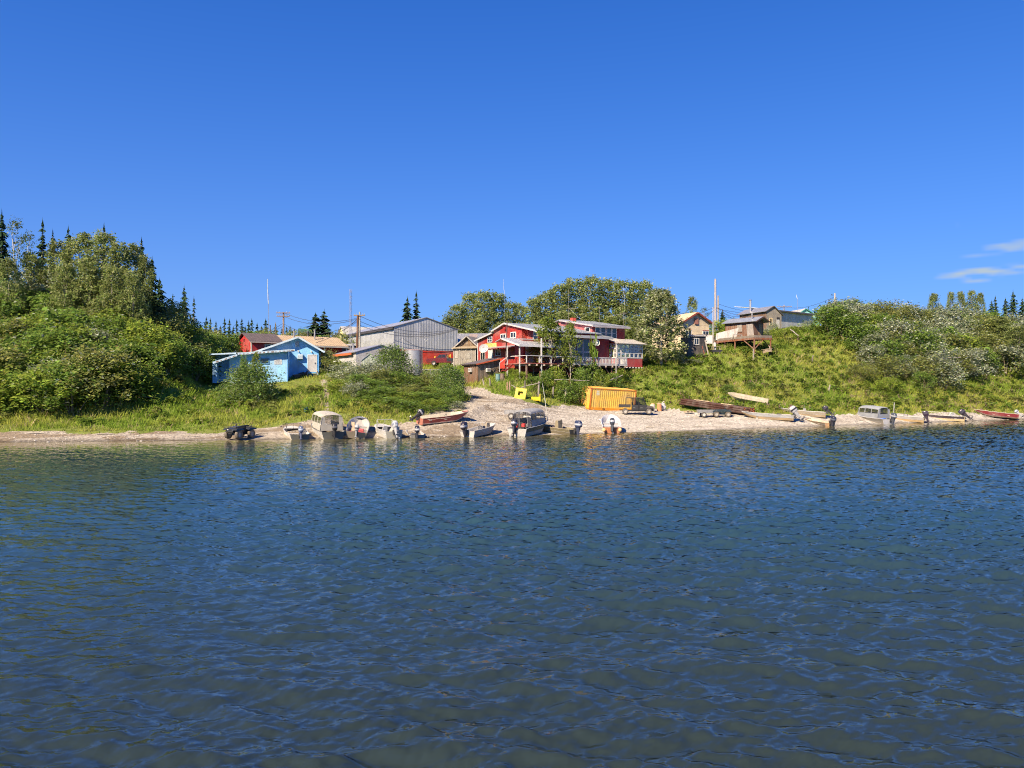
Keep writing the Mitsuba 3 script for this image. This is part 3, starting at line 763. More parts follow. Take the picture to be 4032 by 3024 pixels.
for sx, top, D, half, k in ((1360, 1418, 85, 50, 'shrub_silver0'), (1410, 1432, 83, 50, 'shrub_silver1'), (1462, 1420, 84, 52, 'shrub_silver2'), (1345, 1490, 79, 46, 'shrub_lime0'), (1395, 1500, 77, 44, 'shrub_silver2'), (1500, 1452, 82, 52, 'shrub_olive0'), (1560, 1462, 83, 52, 'shrub_green0'), (1610, 1478, 84, 46, 'shrub_green1'), (1520, 1520, 76, 56, 'shrub_green2'), (1585, 1540, 75, 54, 'shrub_lime1'), (1650, 1540, 75.5, 56, 'shrub_green0'), (1700, 1470, 85, 46, 'shrub_olive2'), (1655, 1480, 86, 42, 'shrub_olive0'), (1800, 1470, 84, 34, 'shrub_silver1'), (1735, 1530, 77, 50, 'shrub_green1'), (1700, 1570, 73.5, 44, 'shrub_lime2'), (1800, 1575, 74.5, 34, 'shrub_silver0'), (1450, 1530, 76, 46, 'shrub_green1'), (1540, 1560, 73, 46, 'shrub_green2'), (1610, 1572, 72, 46, 'shrub_green0'), (1660, 1590, 71.5, 40, 'shrub_green1'), (1740, 1590, 72.5, 38, 'shrub_green2'), (1480, 1490, 79, 50, 'shrub_green0'), (1620, 1510, 78, 50, 'shrub_olive1'), (1680, 1520, 79, 46, 'shrub_green2'), (1790, 1520, 79, 40, 'shrub_green1'), (1770, 1560, 75, 40, 'shrub_green0'), (1420, 1470, 80, 44, 'shrub_green2'), (1810, 1610, 73, 26, 'shrub_lime1')):
    w = WORD[k[:-1]]
    h0, r0 = {'shrub_silver': (3.0, 1.7), 'shrub_lime': (2.3, 1.6), 'shrub_olive': (2.9, 1.8), 'shrub_green': (2.6, 1.7)}[k[:-1]]
    tree_to(k, h0, r0, 'willow_shrub', sx, top, D, half * (1.3 if sx < 1720 else 0.95), f'{w} shrub of the clump below the silver tank, ' + ('at the back' if top < 1470 else 'midway' if top < 1535 else 'by the beach') + (' at left' if sx < 1480 else ' in the middle' if sx < 1640 else ' by the road'), 'shrub', f'{w} shrubs below the tank {(top > 1469) + (top > 1534)} {(sx > 1479) + (sx > 1639)}')
for sx, top, D, half, k in ((2190, 1440, 92.5, 40, 'shrub_lime0'), (2150, 1456, 92, 34, 'shrub_green0'), (2320, 1420, 97, 46, 'shrub_green1'), (2290, 1450, 94, 40, 'shrub_green2'), (2365, 1460, 97, 36, 'shrub_lime1'), (2225, 1490, 91, 44, 'shrub_green1'), (2290, 1500, 92, 40, 'shrub_green0'), (2355, 1498, 95, 40, 'shrub_olive1'), (2060, 1462, 93, 34, 'shrub_lime2'), (2105, 1480, 91, 36, 'shrub_green2'), (2030, 1452, 94, 22, 'shrub_lime0'), (2410, 1468, 98, 40, 'shrub_green0'), (2440, 1452, 100, 36, 'shrub_lime1')):
    w = WORD[k[:-1]]
    h0, r0 = {'shrub_lime': (2.3, 1.6), 'shrub_olive': (2.9, 1.8), 'shrub_green': (2.6, 1.7)}[k[:-1]]
    tree_to(k, h0, r0, 'willow_shrub', sx, top, D, half, f'{w} bush growing under and before the white deck of the red house', 'shrub', f'{w} bushes under the red house deck')
for sx, top, D, half, k, lab in ((2720, 1412, 108, 40, 'shrub_silver1', 'pale bush below the black tar-paper shed'), (2660, 1440, 107, 44, 'shrub_green2', 'dark bush at the foot of the big pale-leaved poplar'), (2600, 1430, 109, 40, 'shrub_green0', 'dark green bush behind the trunks of the big pale-leaved poplar'),
                                 (2962, 1500, 98, 22, 'shrub_green1', 'small dark bush on the slope behind the beige boat'), (2935, 1362, 110.5, 34, 'shrub_lime1', 'bright green bush under the edge of the timber platform'), (3020, 1345, 111, 22, 'shrub_lime0', 'bright bush right of the timber platform corner'),
                                 (2870, 1510, 97, 30, 'shrub_green0', 'dark bush low on the slope above the pipe stack'), (3395, 1430, 106.5, 58, 'shrub_olive1', 'bush with bare forked stems at the foot of the right thicket'), (3510, 1484, 103, 52, 'shrub_lime2', 'round light green bush low behind the grey canopy boat'), (3636, 1462, 106, 44, 'shrub_green2', 'dark rounded bush right of the light green one on the right bank'), (3900, 1552, 108, 40, 'shrub_lime0', 'bush above the bow of the far right red boat'), (3985, 1560, 110, 46, 'shrub_olive2', 'olive bush above the far right red boat')):
    h0, r0 = {'shrub_silver': (3.0, 1.7), 'shrub_lime': (2.3, 1.6), 'shrub_olive': (2.9, 1.8), 'shrub_green': (2.6, 1.7)}[k[:-1]]
    tree_to(k, h0, r0, 'willow_shrub', sx, top, D, half, lab, 'shrub')


# grass and weeds, which nobody could count
def scatter(n, box_, seed, test):
    r = np.random.default_rng(seed)
    x, y = box_[0] + (box_[1] - box_[0]) * r.random(n), box_[2] + (box_[3] - box_[2]) * r.random(n)
    ok = test(x, y)
    return x[ok], y[ok], r


def grassy(x, y):
    top, _ = beach_top(x, y)
    sx = CX + FPX * x / y
    vis = (sx > -350) & (sx < 4350) & (y < np.where(sx < 800, 82, 126))
    hid = ((sx < 560) & (y > 72)) | ((sx > 3350) & (y > right_edge(sx) + 3))
    return vis & ~hid & (y > top - 1.5)


def blades(x, y, r, h, w, col, per=4):
    b = 1 - bare(x, y)
    ok = r.random(len(x)) < b
    x, y = x[ok], y[ok]
    z = height(x, y)
    n = len(x)
    hh = h(x, y, r)
    a = r.random((n, per)) * 6.283
    foot = np.stack([x, y, z - 0.03], -1)[:, None] + np.stack([np.cos(a) * 0.10 * (1 + r.random((n, per))), np.sin(a) * 0.10, 0 * a], -1)
    L = hh[:, None] * (0.6 + 0.6 * r.random((n, per)))
    lean = 0.25 + 0.35 * r.random((n, per))
    tip = foot + np.stack([np.cos(a) * lean * L + 0.12 * L, np.sin(a) * lean * L, L], -1)
    t = r.random((n, per)) * 6.283
    s = np.stack([np.cos(t), np.sin(t), 0 * t], -1) * (w * (0.7 + 0.6 * r.random((n, per))))[..., None]
    midp = foot * 0.45 + tip * 0.55 + np.array([0, 0, 1]) * (0.08 * L)[..., None]
    v = np.stack([foot - s / 2, foot + s / 2, midp + s * 0.4, tip], 2).reshape(-1, 3)
    k = np.arange(n * per)[:, None] * 4
    f = np.vstack([k + [0, 1, 2], k + [0, 2, 3]])
    p = np.stack([x, y, 0 * x], -1)
    q = meshkit.fbm(p * 0.22, 3, 41)
    q2 = meshkit.noise(p * 0.9, 43)
    c = col(q, q2, r, n)
    c = np.repeat(c * np.exp(r.normal(0, 0.16, (n, 1))), per * 4, axis=0)
    return v, f, np.clip(c, 0.004, 0.8)


def grass_height(x, y, r):
    top, _ = beach_top(x, y)
    trodden = np.clip(np.hypot((x + 27.0) / 8.5, (y - 83.5) / 4.0) - 0.55, 0.28, 1)
    return np.clip(0.16 + (y - top) * 0.10, 0.14, 0.52) * (0.7 + 0.6 * r.random(len(x))) * trodden


def grass_col(q, q2, r, n):
    k = np.clip((q - 0.38) * 4, 0, 1)[:, None]
    c = np.array([0.200, 0.300, 0.042]) * k + np.array([0.340, 0.365, 0.075]) * (1 - k)
    straw = (r.random(n) < 0.07 + 0.12 * np.clip((q2 - 0.55) * 3, 0, 1))
    c[straw] = [0.42, 0.35, 0.19]
    return c


x, y, r = scatter(115000, (-62, 125, 60, 126), 51, grassy)
gvv, gff, gcc = blades(x, y, r, grass_height, 0.068, grass_col)
scene['grass'] = {'type': 'ply', 'filename': meshkit.write_ply((gvv, gff), False, None, gcc), 'face_normals': True, 'bsdf': {'type': 'ref', 'id': 'mat_blade'}}
labels['grass'] = {'label': 'long green and straw coloured grass covering the river bank', 'category': 'grass', 'kind': 'stuff'}


def weedy(x, y):
    sx = CX + FPX * x / y
    top, _ = beach_top(x, y)
    p = np.stack([x, y, 0 * x], -1)
    m = meshkit.fbm(p * 0.25, 3, 61)
    right = (sx > 2190) & (y > top + 1.5)
    other = (y > top + 3) & (m > 0.52)
    return grassy(x, y) & (right & (m > 0.30) | other) & (bare(x, y) < 0.2) & (np.hypot((x + 27.0) / 8.5, (y - 83.5) / 4.0) > 1)


x, y, r = scatter(15000, (-62, 125, 62, 124), 52, weedy)
vs, fs, cs, n0 = [], [], [], 0
GV = {i: (meshkit.WRITTEN[scene[f'group_weed{i}']['crown']['filename']]) for i in range(3)}
zz = height(x, y)
pick = np.clip((meshkit.fbm(np.stack([x, y, 0 * x], -1) * 0.3, 2, 71) * 3.6 - 0.3 + r.normal(0, 0.5, len(x))).astype(int), 0, 2)
keepn = 3000
for i in range(min(len(x), keepn)):
    v, f, _, _, c = GV[pick[i]]
    s = 0.30 + 0.40 * r.random() ** 2
    a = r.random() * 6.28
    vv = v @ rotz(a).T * np.array([s * 1.2, s * 1.2, s])
    vs.append(vv + [x[i], y[i], zz[i] - 0.05])
    fs.append(f + n0)
    cs.append(np.asarray(c) * (0.75 + 0.5 * r.random()))
    n0 += len(v)
scene['weeds'] = {'type': 'ply', 'filename': meshkit.write_ply((np.vstack(vs), np.vstack(fs)), False, None, np.clip(np.vstack(cs), 0.004, 0.8)), 'face_normals': True, 'bsdf': {'type': 'ref', 'id': 'mat_leaf'}}
labels['weeds'] = {'label': 'leafy weeds and low brush between the grasses of the river bank', 'category': 'weeds', 'kind': 'stuff'}

# pink fireweed in patches of the right slope
x, y, r = scatter(9000, (2, 75, 84, 122), 57, lambda x, y: grassy(x, y) & (bare(x, y) < 0.1) & (meshkit.fbm(np.stack([x, y, 0 * x], -1) * 0.33, 3, 91) > 0.63))
n = min(len(x), 420)
pos = (np.stack([x, y, height(x, y) + 0.62], -1)[:n, None] + r.normal(0, 1, (n, 7, 3)) * np.array([0.05, 0.05, 0.14])).reshape(-1, 3)
fv, ff = leaf_quads(pos, 0.075, r, up=0.5, long=1.3)
scene['fireweed'] = {'type': 'ply', 'filename': meshkit.write_ply((fv, ff), False, None, np.repeat(np.array([0.42, 0.19, 0.30]) * (0.7 + 0.6 * r.random((len(pos), 1))), 4, axis=0)), 'face_normals': True, 'bsdf': {'type': 'ref', 'id': 'mat_leaf'}}
labels['fireweed'] = {'label': 'dull pink flower spikes scattered over the right slope', 'category': 'flowers', 'kind': 'stuff'}

# loose stones on the gravel
x, y, r = scatter(15000, (-50, 90, 55, 106), 53, lambda x, y: (bare(x, y) > 0.8) & (y > shore(x) - 0.6))
ico = trimesh.creation.icosphere(subdivisions=0)
n = len(x)
s = 0.025 + 0.05 * r.random(n) ** 3 + 0.09 * (r.random(n) > 0.985)
sv = ico.vertices[None] * (1 + 0.35 * (r.random((n, 12, 1)) - 0.5)) * s[:, None, None] * np.array([1.5, 1.3, 0.8])
sv = sv + np.stack([x, y, height(x, y) + s * 0.2], -1)[:, None]
sf = ico.faces[None] + np.arange(n)[:, None, None] * 12
sc_ = np.repeat((0.16 + 0.42 * r.random((n, 1)) ** 1.2) * np.array([1, 0.94, 0.84]), 12, axis=0)
scene['pebbles'] = {'type': 'ply', 'filename': meshkit.write_ply((sv.reshape(-1, 3), sf.reshape(-1, 3)), False, None, sc_), 'face_normals': True, 'bsdf': {'type': 'ref', 'id': 'mat_bark'}}
labels['pebbles'] = {'label': 'loose pebbles and stones strewn over the gravel landing', 'category': 'stones', 'kind': 'stuff'}


# ------------------------------------------------------------------ buildings
WHITE, RED, RED_SHADE = (0.78, 0.78, 0.76), (0.285, 0.028, 0.022), (0.26, 0.025, 0.025)  # the darker red carries the shade of right-facing walls in its colour


def face(m, o, yaw):
    """The frame of another wall of the building whose frame is m."""
    return m @ frame(o, yaw)


def window(parent, m, x0, x1, z0, z1, nv=1, nh=0, col=WHITE, w=0.09, y=0.0, pane='mat_glass', name='window', label=None):
    """A framed window on the wall y = 0 of the frame m: frame bars standing proud, a pane behind them."""
    yo = y - 0.06
    bars = [box(x0 - w, x1 + w, yo, y + 0.02, z1, z1 + w), box(x0 - w, x1 + w, yo - 0.02, y + 0.02, z0 - w, z0), box(x0 - w, x0, yo, y + 0.02, z0, z1), box(x1, x1 + w, yo, y + 0.02, z0, z1)]
    for i in range(nv):
        c = x0 + (x1 - x0) * (i + 1) / (nv + 1)
        bars.append(box(c - w * 0.4, c + w * 0.4, yo + 0.012, y + 0.01, z0, z1))
    for i in range(nh):
        c = z0 + (z1 - z0) * (i + 1) / (nh + 1)
        bars.append(box(x0, x1, yo + 0.015, y + 0.01, c - w * 0.35, c + w * 0.35))
    k = put(name, bars, 'mat_plain', parent, m, col, label=label)
    put('pane', box(x0, x1, y - 0.025, y - 0.012, z0, z1), pane, k, m)
    return k


def door(parent, m, x0, x1, z0, z1, col=WHITE, y=0.0, trim=WHITE, label=None):
    k = put('door', box(x0, x1, y - 0.05, y + 0.02, z0, z1), 'mat_paint', parent, m, col, label=label)
    put('frame', [box(x0 - 0.09, x0, y - 0.08, y + 0.02, z0, z1 + 0.09), box(x1, x1 + 0.09, y - 0.08, y + 0.02, z0, z1 + 0.09), box(x0, x1, y - 0.08, y + 0.02, z1, z1 + 0.09)], 'mat_plain', k, m, trim)
    put('handle', [box(x1 - 0.14, x1 - 0.06, y - 0.12, y - 0.05, z0 + 0.95, z0 + 1.08)], 'mat_plain', k, m, (0.05, 0.05, 0.05))
    return k


def slab(p0, p1, y0, y1, t=0.10):
    """A roof slope between the (x, z) points p0 and p1, from y0 to y1."""
    p0, p1 = np.array(p0, float), np.array(p1, float)
    d = (p1 - p0) / np.linalg.norm(p1 - p0)
    n = np.array([-d[1], d[0]])
    if n[1] < 0:
        n = -n
    return prism([p0, p1, p1 + n * t, p0 + n * t], y0, y1)


def slab_x(p0, p1, x0, x1, t=0.10):
    """The same for a slope that runs along x: p0, p1 are (y, z)."""
    q = slab(p0, p1, -x1, -x0, t)
    v = np.array(q.vertices)
    return np.stack([-v[:, 1], v[:, 0], v[:, 2]], 1), np.array(q.faces)[:, ::-1]


def ribs(p0, p1, y0, y1, pitch=0.35, t=0.10, h=0.035):
    """Standing seams on such a slope (running from p0 to p1)."""
    p0, p1 = np.array(p0, float), np.array(p1, float)
    d = (p1 - p0) / np.linalg.norm(p1 - p0)
    n = np.array([-d[1], d[0]])
    n = -n if n[1] < 0 else n
    out = []
    for y in np.arange(y0 + pitch / 2, y1, pitch):
        out.append(prism([p0 + n * t, p1 + n * t, p1 + n * (t + h), p0 + n * (t + h)], y - 0.02, y + 0.02))
    return out


def ribs_x(p0, p1, x0, x1, **k):
    out = []
    for q in ribs(p0, p1, -x1, -x0, **k):
        v = np.array(q.vertices)
        out.append((np.stack([-v[:, 1], v[:, 0], v[:, 2]], 1), np.array(q.faces)[:, ::-1]))
    return out


def corrugated(x0, x1, top, z0, pitch=0.28, amp=0.025, y=0.0):
    """A corrugated sheet wall from z0 up to top(x)."""
    n = int((x1 - x0) / pitch * 4)
    xs = np.linspace(x0, x1, n + 1)
    ys = y - np.array([0, amp, amp, 0])[np.arange(n + 1) % 4]
    bot, up = np.stack([xs, ys, xs * 0 + z0], 1), np.stack([xs, ys, np.array([top(q) for q in xs])], 1)
    v = np.vstack([bot, up])
    i = np.arange(n)
    return v, np.vstack([np.stack([i, i + 1, i + n + 2], 1), np.stack([i, i + n + 2, i + n + 1], 1)])


def stovepipe(parent, m, x, y, z0, z1, r=0.11, col=(0.5, 0.5, 0.5), name='chimney'):
    k = put(name, [cyl([x, y, z0], [x, y, z1], r, 12)], 'mat_metal', parent, m, col, smooth=40)
    put('cap', [cyl([x, y, z1 - 0.02], [x, y, z1 + 0.10], r * 1.45, 12)], 'mat_metal', k, m, (0.3, 0.3, 0.3), smooth=40)
    return k


def gz(x, y):
    return float(height(np.array([x]), np.array([y]))[0])


# --- the blue shed with its lean-to
BLUE, SKY = (0.19, 0.47, 0.82), (0.28, 0.58, 0.88)
W = 6.7
yaw = 12.0
c = np.array([X(1255, 89), 89, 5.74])
m = frame(c - rotz(math.radians(yaw)) @ [W, 0, 0], yaw)
b = thing('blue_shed', 'sky blue wooden shed with gable and long sagging lean-to, white door on the right', 'shed')
AX = W - 2.25
put('wall', prism([(0, -1), (W, -1), (W, 2.70), (AX, 4.0), (0, 2.35)], 0, 8.0), 'mat_paint', b, m, BLUE, jitter=0.03)
put('corner_board', [box(W - 0.10, W + 0.03, -0.03, 0.10, -0.9, 2.62)], 'mat_plain', b, m, (0.10, 0.30, 0.62))
rf = put('roof', [slab((AX, 4.03), (W + 0.62, 2.37), -0.8, 8.3), slab((-0.45, 2.22), (AX, 4.03), -0.8, 8.3)], 'mat_plain', b, m, (0.52, 0.55, 0.56))
put('fascia', [slab((AX, 3.93), (W + 0.64, 2.255), -0.86, -0.803, 0.20), slab((-0.45, 2.10), (AX, 3.93), -0.86, -0.803, 0.20)], 'mat_paint', rf, m, (0.52, 0.68, 0.82))
v_ = put('vent', [box(W - 2.62, W - 2.18, -0.05, 0.02, 3.0, 3.58)], 'mat_plain', b, m, (0.42, 0.47, 0.52))
put('slat', [box(W - 2.58, W - 2.22, -0.075, -0.051, 3.05 + 0.08 * i, 3.09 + 0.08 * i) for i in range(6)], 'mat_plain', v_, m, (0.30, 0.36, 0.42))
ac = put('air_conditioner', [box(W - 2.33, W - 1.75, -0.42, 0.0, 1.55, 2.10, 0.02)], 'mat_plain', b, m, (0.62, 0.74, 0.84))
put('grille', [box(W - 2.28, W - 1.80, -0.435, -0.421, 1.62 + 0.09 * i, 1.66 + 0.09 * i) for i in range(5)], 'mat_plain', ac, m, (0.40, 0.50, 0.60))
put('lamp', [beam([W - 2.3, 0, 2.55], [W - 2.22, -0.25, 2.38], 0.09)], 'mat_plain', b, m, (0.5, 0.5, 0.48))
put('lamp', [beam([W - 0.86, 0, 2.52], [W - 0.78, -0.25, 2.32], 0.09)], 'mat_plain', b, m, (0.5, 0.5, 0.48))
put('pipe', [tube([[W - 2.45, -0.05, 1.5], [W - 2.35, -0.2, 1.3], [W - 1.9, -0.2, 1.0], [W - 1.55, -0.15, 0.75]], 0.03)], 'mat_plain', b, m, (0.35, 0.42, 0.5))
door(b, m, W - 1.17, W - 0.30, 0.10, 2.02, (0.66, 0.66, 0.68), label='white door of the blue shed')
st = put('step', [box(W - 1.15, W - 0.30, -0.35, 0.0, -0.12, -0.04), box(W - 1.15, W - 0.30, -0.70, -0.36, -0.42, -0.34)], 'mat_wood', b, m, (0.22, 0.27, 0.15))
put('stringer', [beam([W - 1.2, -0.03, 0.1], [W - 1.2, -0.85, -0.6], 0.06, 0.18), beam([W - 0.2, -0.03, 0.25], [W - 0.12, -0.85, -0.6], 0.06, 0.16)], 'mat_wood', st, m, (0.34, 0.27, 0.18))
XR = 3.46
ln = put('lean_to', [prism([(-2.7, -1.2), (XR, -1.2), (XR, 2.40), (-2.7, 1.98)], -2.7, -0.02), prism([(-4.4, -1.2), (-2.7, -1.2), (-2.7, 1.95), (-4.4, 1.84)], -0.9, -0.02), box(-4.42, -3.95, -2.7, -0.9, -1.2, 1.2)], 'mat_paint', b, m, SKY, jitter=0.04)
rl = put('lean_to_roof', [slab((-4.75, 1.83), (XR + 0.06, 2.40), -3.3, -0.02, 0.08), slab((XR + 0.06, 2.405), (XR + 0.8, 2.46), -3.3, -3.12, 0.08), slab((-4.15, 1.02), (-1.7, 1.86), -3.75, -2.72, 0.07)], 'mat_plain', b, m, (0.36, 0.38, 0.38))
put('fascia', [slab((-1.7, 1.84), (XR + 0.82, 2.34), -3.40, -3.303, 0.22), slab((-4.15, 0.86), (-1.7, 1.72), -3.84, -3.753, 0.22), slab((-4.78, 1.80), (-1.9, 1.96), -3.37, -3.303, 0.16)], 'mat_paint', rl, m, (0.48, 0.66, 0.84), label='peeling pale blue roof edge of the lean-to')
r = np.random.default_rng(3)
put('bare_patch', [(lambda x, w, q: slab((x, q(x) + 0.03 * r.random()), (x + w, q(x + w) + 0.02), y_, y_ + 0.004, 0.06 + 0.09 * r.random()))(x, 0.12 + 0.3 * r.random(), q) for q, x0, x1, y_ in ((lambda x: 1.84 + (x + 1.7) * 0.0836, -1.6, 4.0, -3.405), (lambda x: 0.86 + (x + 4.15) * 0.351, -4.0, -2.0, -3.845)) for x in np.arange(x0, x1, 0.42) + 0.2 * r.random()], 'mat_plain', rl, m, (0.20, 0.15, 0.13))
wl = window(b, m, 0.66, 1.42, 0.98, 1.48, 0, 0, (0.10, 0.27, 0.48), y=-2.7)
sg = put('sign', [box(2.02, 2.84, -2.74, -2.70, 0.86, 1.42)], 'mat_plain', b, m, (0.62, 0.68, 0.74), label='weathered white notice board on the lean-to wall')
put('lettering', [box(2.06, 2.80, -2.748, -2.743, 1.20, 1.24)] + [box(2.25 + 0.04 * i, 2.6 + 0.03 * i, -2.748, -2.743, 1.30 - 0.012, 1.34) for i in range(2)] + [box(2.08 + 0.05 * (i % 3), 2.76 - 0.06 * (i % 2), -2.748, -2.743, 1.12 - 0.055 * i, 1.135 - 0.055 * i) for i in range(4)], 'mat_plain', sg, m, (0.16, 0.15, 0.17))
put('corner_board', [box(XR - 0.06, XR + 0.03, -2.735, -2.6, -1.1, 2.36)], 'mat_plain', b, m, (0.09, 0.26, 0.55))
for (x, y, lab, cat, dims, col) in ((4.35, -1.3, 'black tub lying in the grass before the blue shed gable', 'tub', (0.55, 0.4, 0.22), (0.03, 0.03, 0.035)), (4.95, -0.35, 'black sack leaning on the blue gable wall left of the door step', 'sack', (0.75, 0.4, 0.34), (0.02, 0.02, 0.025))):
    p = (m @ [x, y, 0, 1])[:3]
    k = thing(cat, lab, cat)
    mm = frame([p[0], p[1], gz(p[0], p[1]) + 0.12], yaw + 15, 6)
    if cat == 'tub':
        put('body', [prism([(-0.3, 0), (0.3, 0), (0.42, 0.3), (-0.42, 0.3)], -0.25, 0.25)], 'mat_plain', k, mm, col)
        put('rim', [box(-0.46, 0.46, -0.29, 0.29, 0.30, 0.34)], 'mat_plain', k, mm, (0.10, 0.10, 0.11))
    else:
        s_ = trimesh.creation.icosphere(subdivisions=3)
        vv = s_.vertices * np.array([0.5, 0.28, 0.24]) * (1 + 0.35 * (meshkit.fbm(s_.vertices * 2.2, 3, 9)[:, None] - 0.5))
        put('body', (vv + [0, 0, 0.2], s_.faces), 'mat_plain', k, mm, col, smooth=True)
        put('neck', [tube([[0.35, 0, 0.3], [0.5, 0.03, 0.42], [0.56, 0.05, 0.5]], [0.10, 0.05, 0.09], 8)], 'mat_plain', k, mm, col)

# --- the red cabin behind it
yaw = 38.0
m = frame([X(989, 106), 106, 7.5], yaw)
b = thing('red_cabin', 'dark red cabin with brown and tan metal roof halves behind the blue shed', 'cabin')
w_, L1, L2 = 5.6, 4.35, 13.6
lf = face(m, (0, w_, 0), -90)                                                   # the gable end on the left
put('wall', prism([(0, -1.5), (w_, -1.5), (w_, 3.0), (w_ / 2, 4.12), (0, 3.0)], 0, L1), 'mat_paint', b, lf, (0.36, 0.022, 0.026), jitter=0.03)
put('wall', box(L1, L2, 0.25, w_, -1.5, 2.85), 'mat_paint', b, m, (0.32, 0.024, 0.028), jitter=0.03)
put('corner_board', [box(-0.03, 0.10, -0.03, 0.12, -1.4, 2.95), box(-0.03, 0.06, w_ - 0.1, w_ + 0.03, -1.4, 2.95)], 'mat_plain', b, m, WHITE)
rf = put('roof', [slab_x((-0.45, 2.84), (w_ / 2, 4.14), -0.35, L1 + 0.1, 0.09), slab_x((w_ / 2, 4.14), (w_ + 0.45, 2.84), -0.35, L1 + 0.1, 0.09)], 'mat_plain', b, m, (0.105, 0.085, 0.085), label='dark brown left half of the roof')
put('fascia', [box(-0.35, L1 + 0.1, -0.50, -0.455, 2.72, 2.88)], 'mat_plain', rf, m, (0.55, 0.47, 0.44))
put('seam', ribs_x((-0.45, 2.84), (w_ / 2, 4.14), -0.3, L1, pitch=0.42, t=0.09), 'mat_plain', rf, m, (0.115, 0.095, 0.09))
rt = put('roof', [slab_x((-0.95, 2.50), (w_ / 2, 4.02), L1 + 0.1, L2 + 0.5, 0.09), slab_x((w_ / 2, 4.02), (w_ + 0.5, 2.8), L1 + 0.1, L2 + 0.5, 0.09)], 'mat_plain', b, m, (0.37, 0.285, 0.19), label='tan ribbed right half of the roof')
put('seam', ribs_x((-0.95, 2.50), (w_ / 2, 4.02), L1 + 0.15, L2 + 0.5, pitch=0.36, t=0.09), 'mat_plain', rt, m, (0.42, 0.33, 0.22))
put('fascia', [box(L1 + 0.1, L2 + 0.5, -1.0, -0.955, 2.36, 2.56)], 'mat_plain', rt, m, (0.60, 0.58, 0.54))
window(b, m, 1.98, 2.84, 1.5, 2.5, 0, 0, w=0.12)
put('post', box(10.3, 10.45, -0.85, -0.70, -1.2, 2.5), 'mat_plain', b, m, WHITE)
put('post', box(13.75, 13.9, -0.85, -0.70, -1.2, 2.5), 'mat_plain', b, m, WHITE)
put('vent', [box(w_ / 2 - 0.18, w_ / 2 + 0.18, -0.06, 0.02, 3.0, 3.35)], 'mat_plain', b, lf, (0.10, 0.01, 0.012))
stovepipe(b, m, 6.6, 1.2, 3.2, 4.75)
stovepipe(b, m, 9.9, 1.6, 3.3, 5.0)
stovepipe(b, m, 9.7, 3.6, 3.4, 4.9, 0.09, (0.12, 0.12, 0.13))

# --- a dark little shed right of it
m = frame([X(1336, 118), 118, gz(X(1336, 118), 118)], 20)
b = thing('small_shed', 'dark low shed with pale flat roof between the red cabin and the metal warehouse', 'shed')
put('wall', box(0, 2.6, 0, 2.5, -0.6, 2.5), 'mat_wood', b, m, (0.09, 0.075, 0.065))
put('roof', slab_x((-0.2, 2.5), (2.7, 2.75), -0.25, 2.85, 0.12), 'mat_plain', b, m, (0.55, 0.54, 0.52))

# --- the corrugated metal warehouse
yaw = 31.0
m = frame([-18.3, 120, 8.3], yaw)
GW, GD, GA, GE, GR = 11.0, 24.0, 5.45, 5.2, 6.85
b = thing('metal_warehouse', 'big corrugated metal warehouse with low gable and red band along its foot', 'warehouse')


def gable_top(x):
    return GE + (GR - GE) * (1 - abs(x - GA) / (GA if x < GA else GW - GA))


put('wall', [corrugated(0, GW, gable_top, 1.68)], 'mat_sheet', b, m, label='corrugated gable wall')
ls = face(m, (0, GD, 0), -90)
put('wall', [corrugated(0, GD, lambda x: GE, -1.0)], 'mat_sheet', b, ls)
put('red_band', box(-0.02, GW + 0.02, -0.06, 0.3, -1.0, 1.70), 'mat_paint', b, m, (0.47, 0.045, 0.03), jitter=0.03)
put('back_wall', [box(0.05, GW - 0.05, GD - 0.1, GD, -1, GE), box(GW - 0.1, GW - 0.02, 0.05, GD - 0.1, -1, GE)], 'mat_plain', b, m, (0.4, 0.4, 0.42))
rf = put('roof', [slab((-0.25, GE - 0.03), (GA, GR + 0.03), -0.12, GD + 0.2, 0.07), slab((GA, GR + 0.03), (GW + 0.25, GE - 0.03), -0.12, GD + 0.2, 0.07)], 'mat_metal', b, m, (0.52, 0.53, 0.55))
put('eave_board', [box(-0.34, -0.26, -0.1, GD + 0.15, GE - 0.36, GE + 0.04)], 'mat_plain', rf, m, (0.055, 0.05, 0.055))
put('rake_trim', [slab((-0.27, GE - 0.06), (GA, GR), -0.17, -0.125, 0.10), slab((GA, GR), (GW + 0.27, GE - 0.06), -0.17, -0.125, 0.10)], 'mat_plain', rf, m, (0.20, 0.19, 0.20))
put('corner_trim', [box(-0.035, 0.09, -0.045, -0.026, 1.68, GE)], 'mat_metal', b, m, (0.55, 0.56, 0.58))

# --- the weathered white shed before it
yaw = 31.0
m = frame([X(1402, 99), 99, 5.6], yaw)
b = thing('white_shed', 'weathered white metal shed with orange eave board among the bushes', 'shed')
put('wall', prism([(0, -1), (6.8, -1), (6.8, 2.95), (3.4, 3.95), (0, 2.95)], 0, 8.2), 'mat_paint', b, m, (0.62, 0.63, 0.66), jitter=0.06)
rf = put('roof', [slab((-0.3, 2.93), (3.4, 3.98), -0.15, 8.4, 0.08), slab((3.4, 3.98), (7.1, 2.93), -0.15, 8.4, 0.08)], 'mat_metal', b, m, (0.50, 0.50, 0.53))
put('eave_board', box(-0.40, -0.31, 0.9, 8.3, 2.68, 2.95), 'mat_plain', rf, m, (0.50, 0.12, 0.045), label='orange red eave board')
put('vent', box(3.1, 3.7, -0.08, 0.0, 3.05, 3.35), 'mat_plain', b, m, (0.30, 0.25, 0.22))
stovepipe(b, m, 1.2, 4.5, 3.2, 4.3, 0.13)
m = frame([X(1424, 95), 95, 5.1], 8)
b = thing('tool_shed', 'narrow green ribbed gable shed with pale roof in front of the white shed', 'shed')
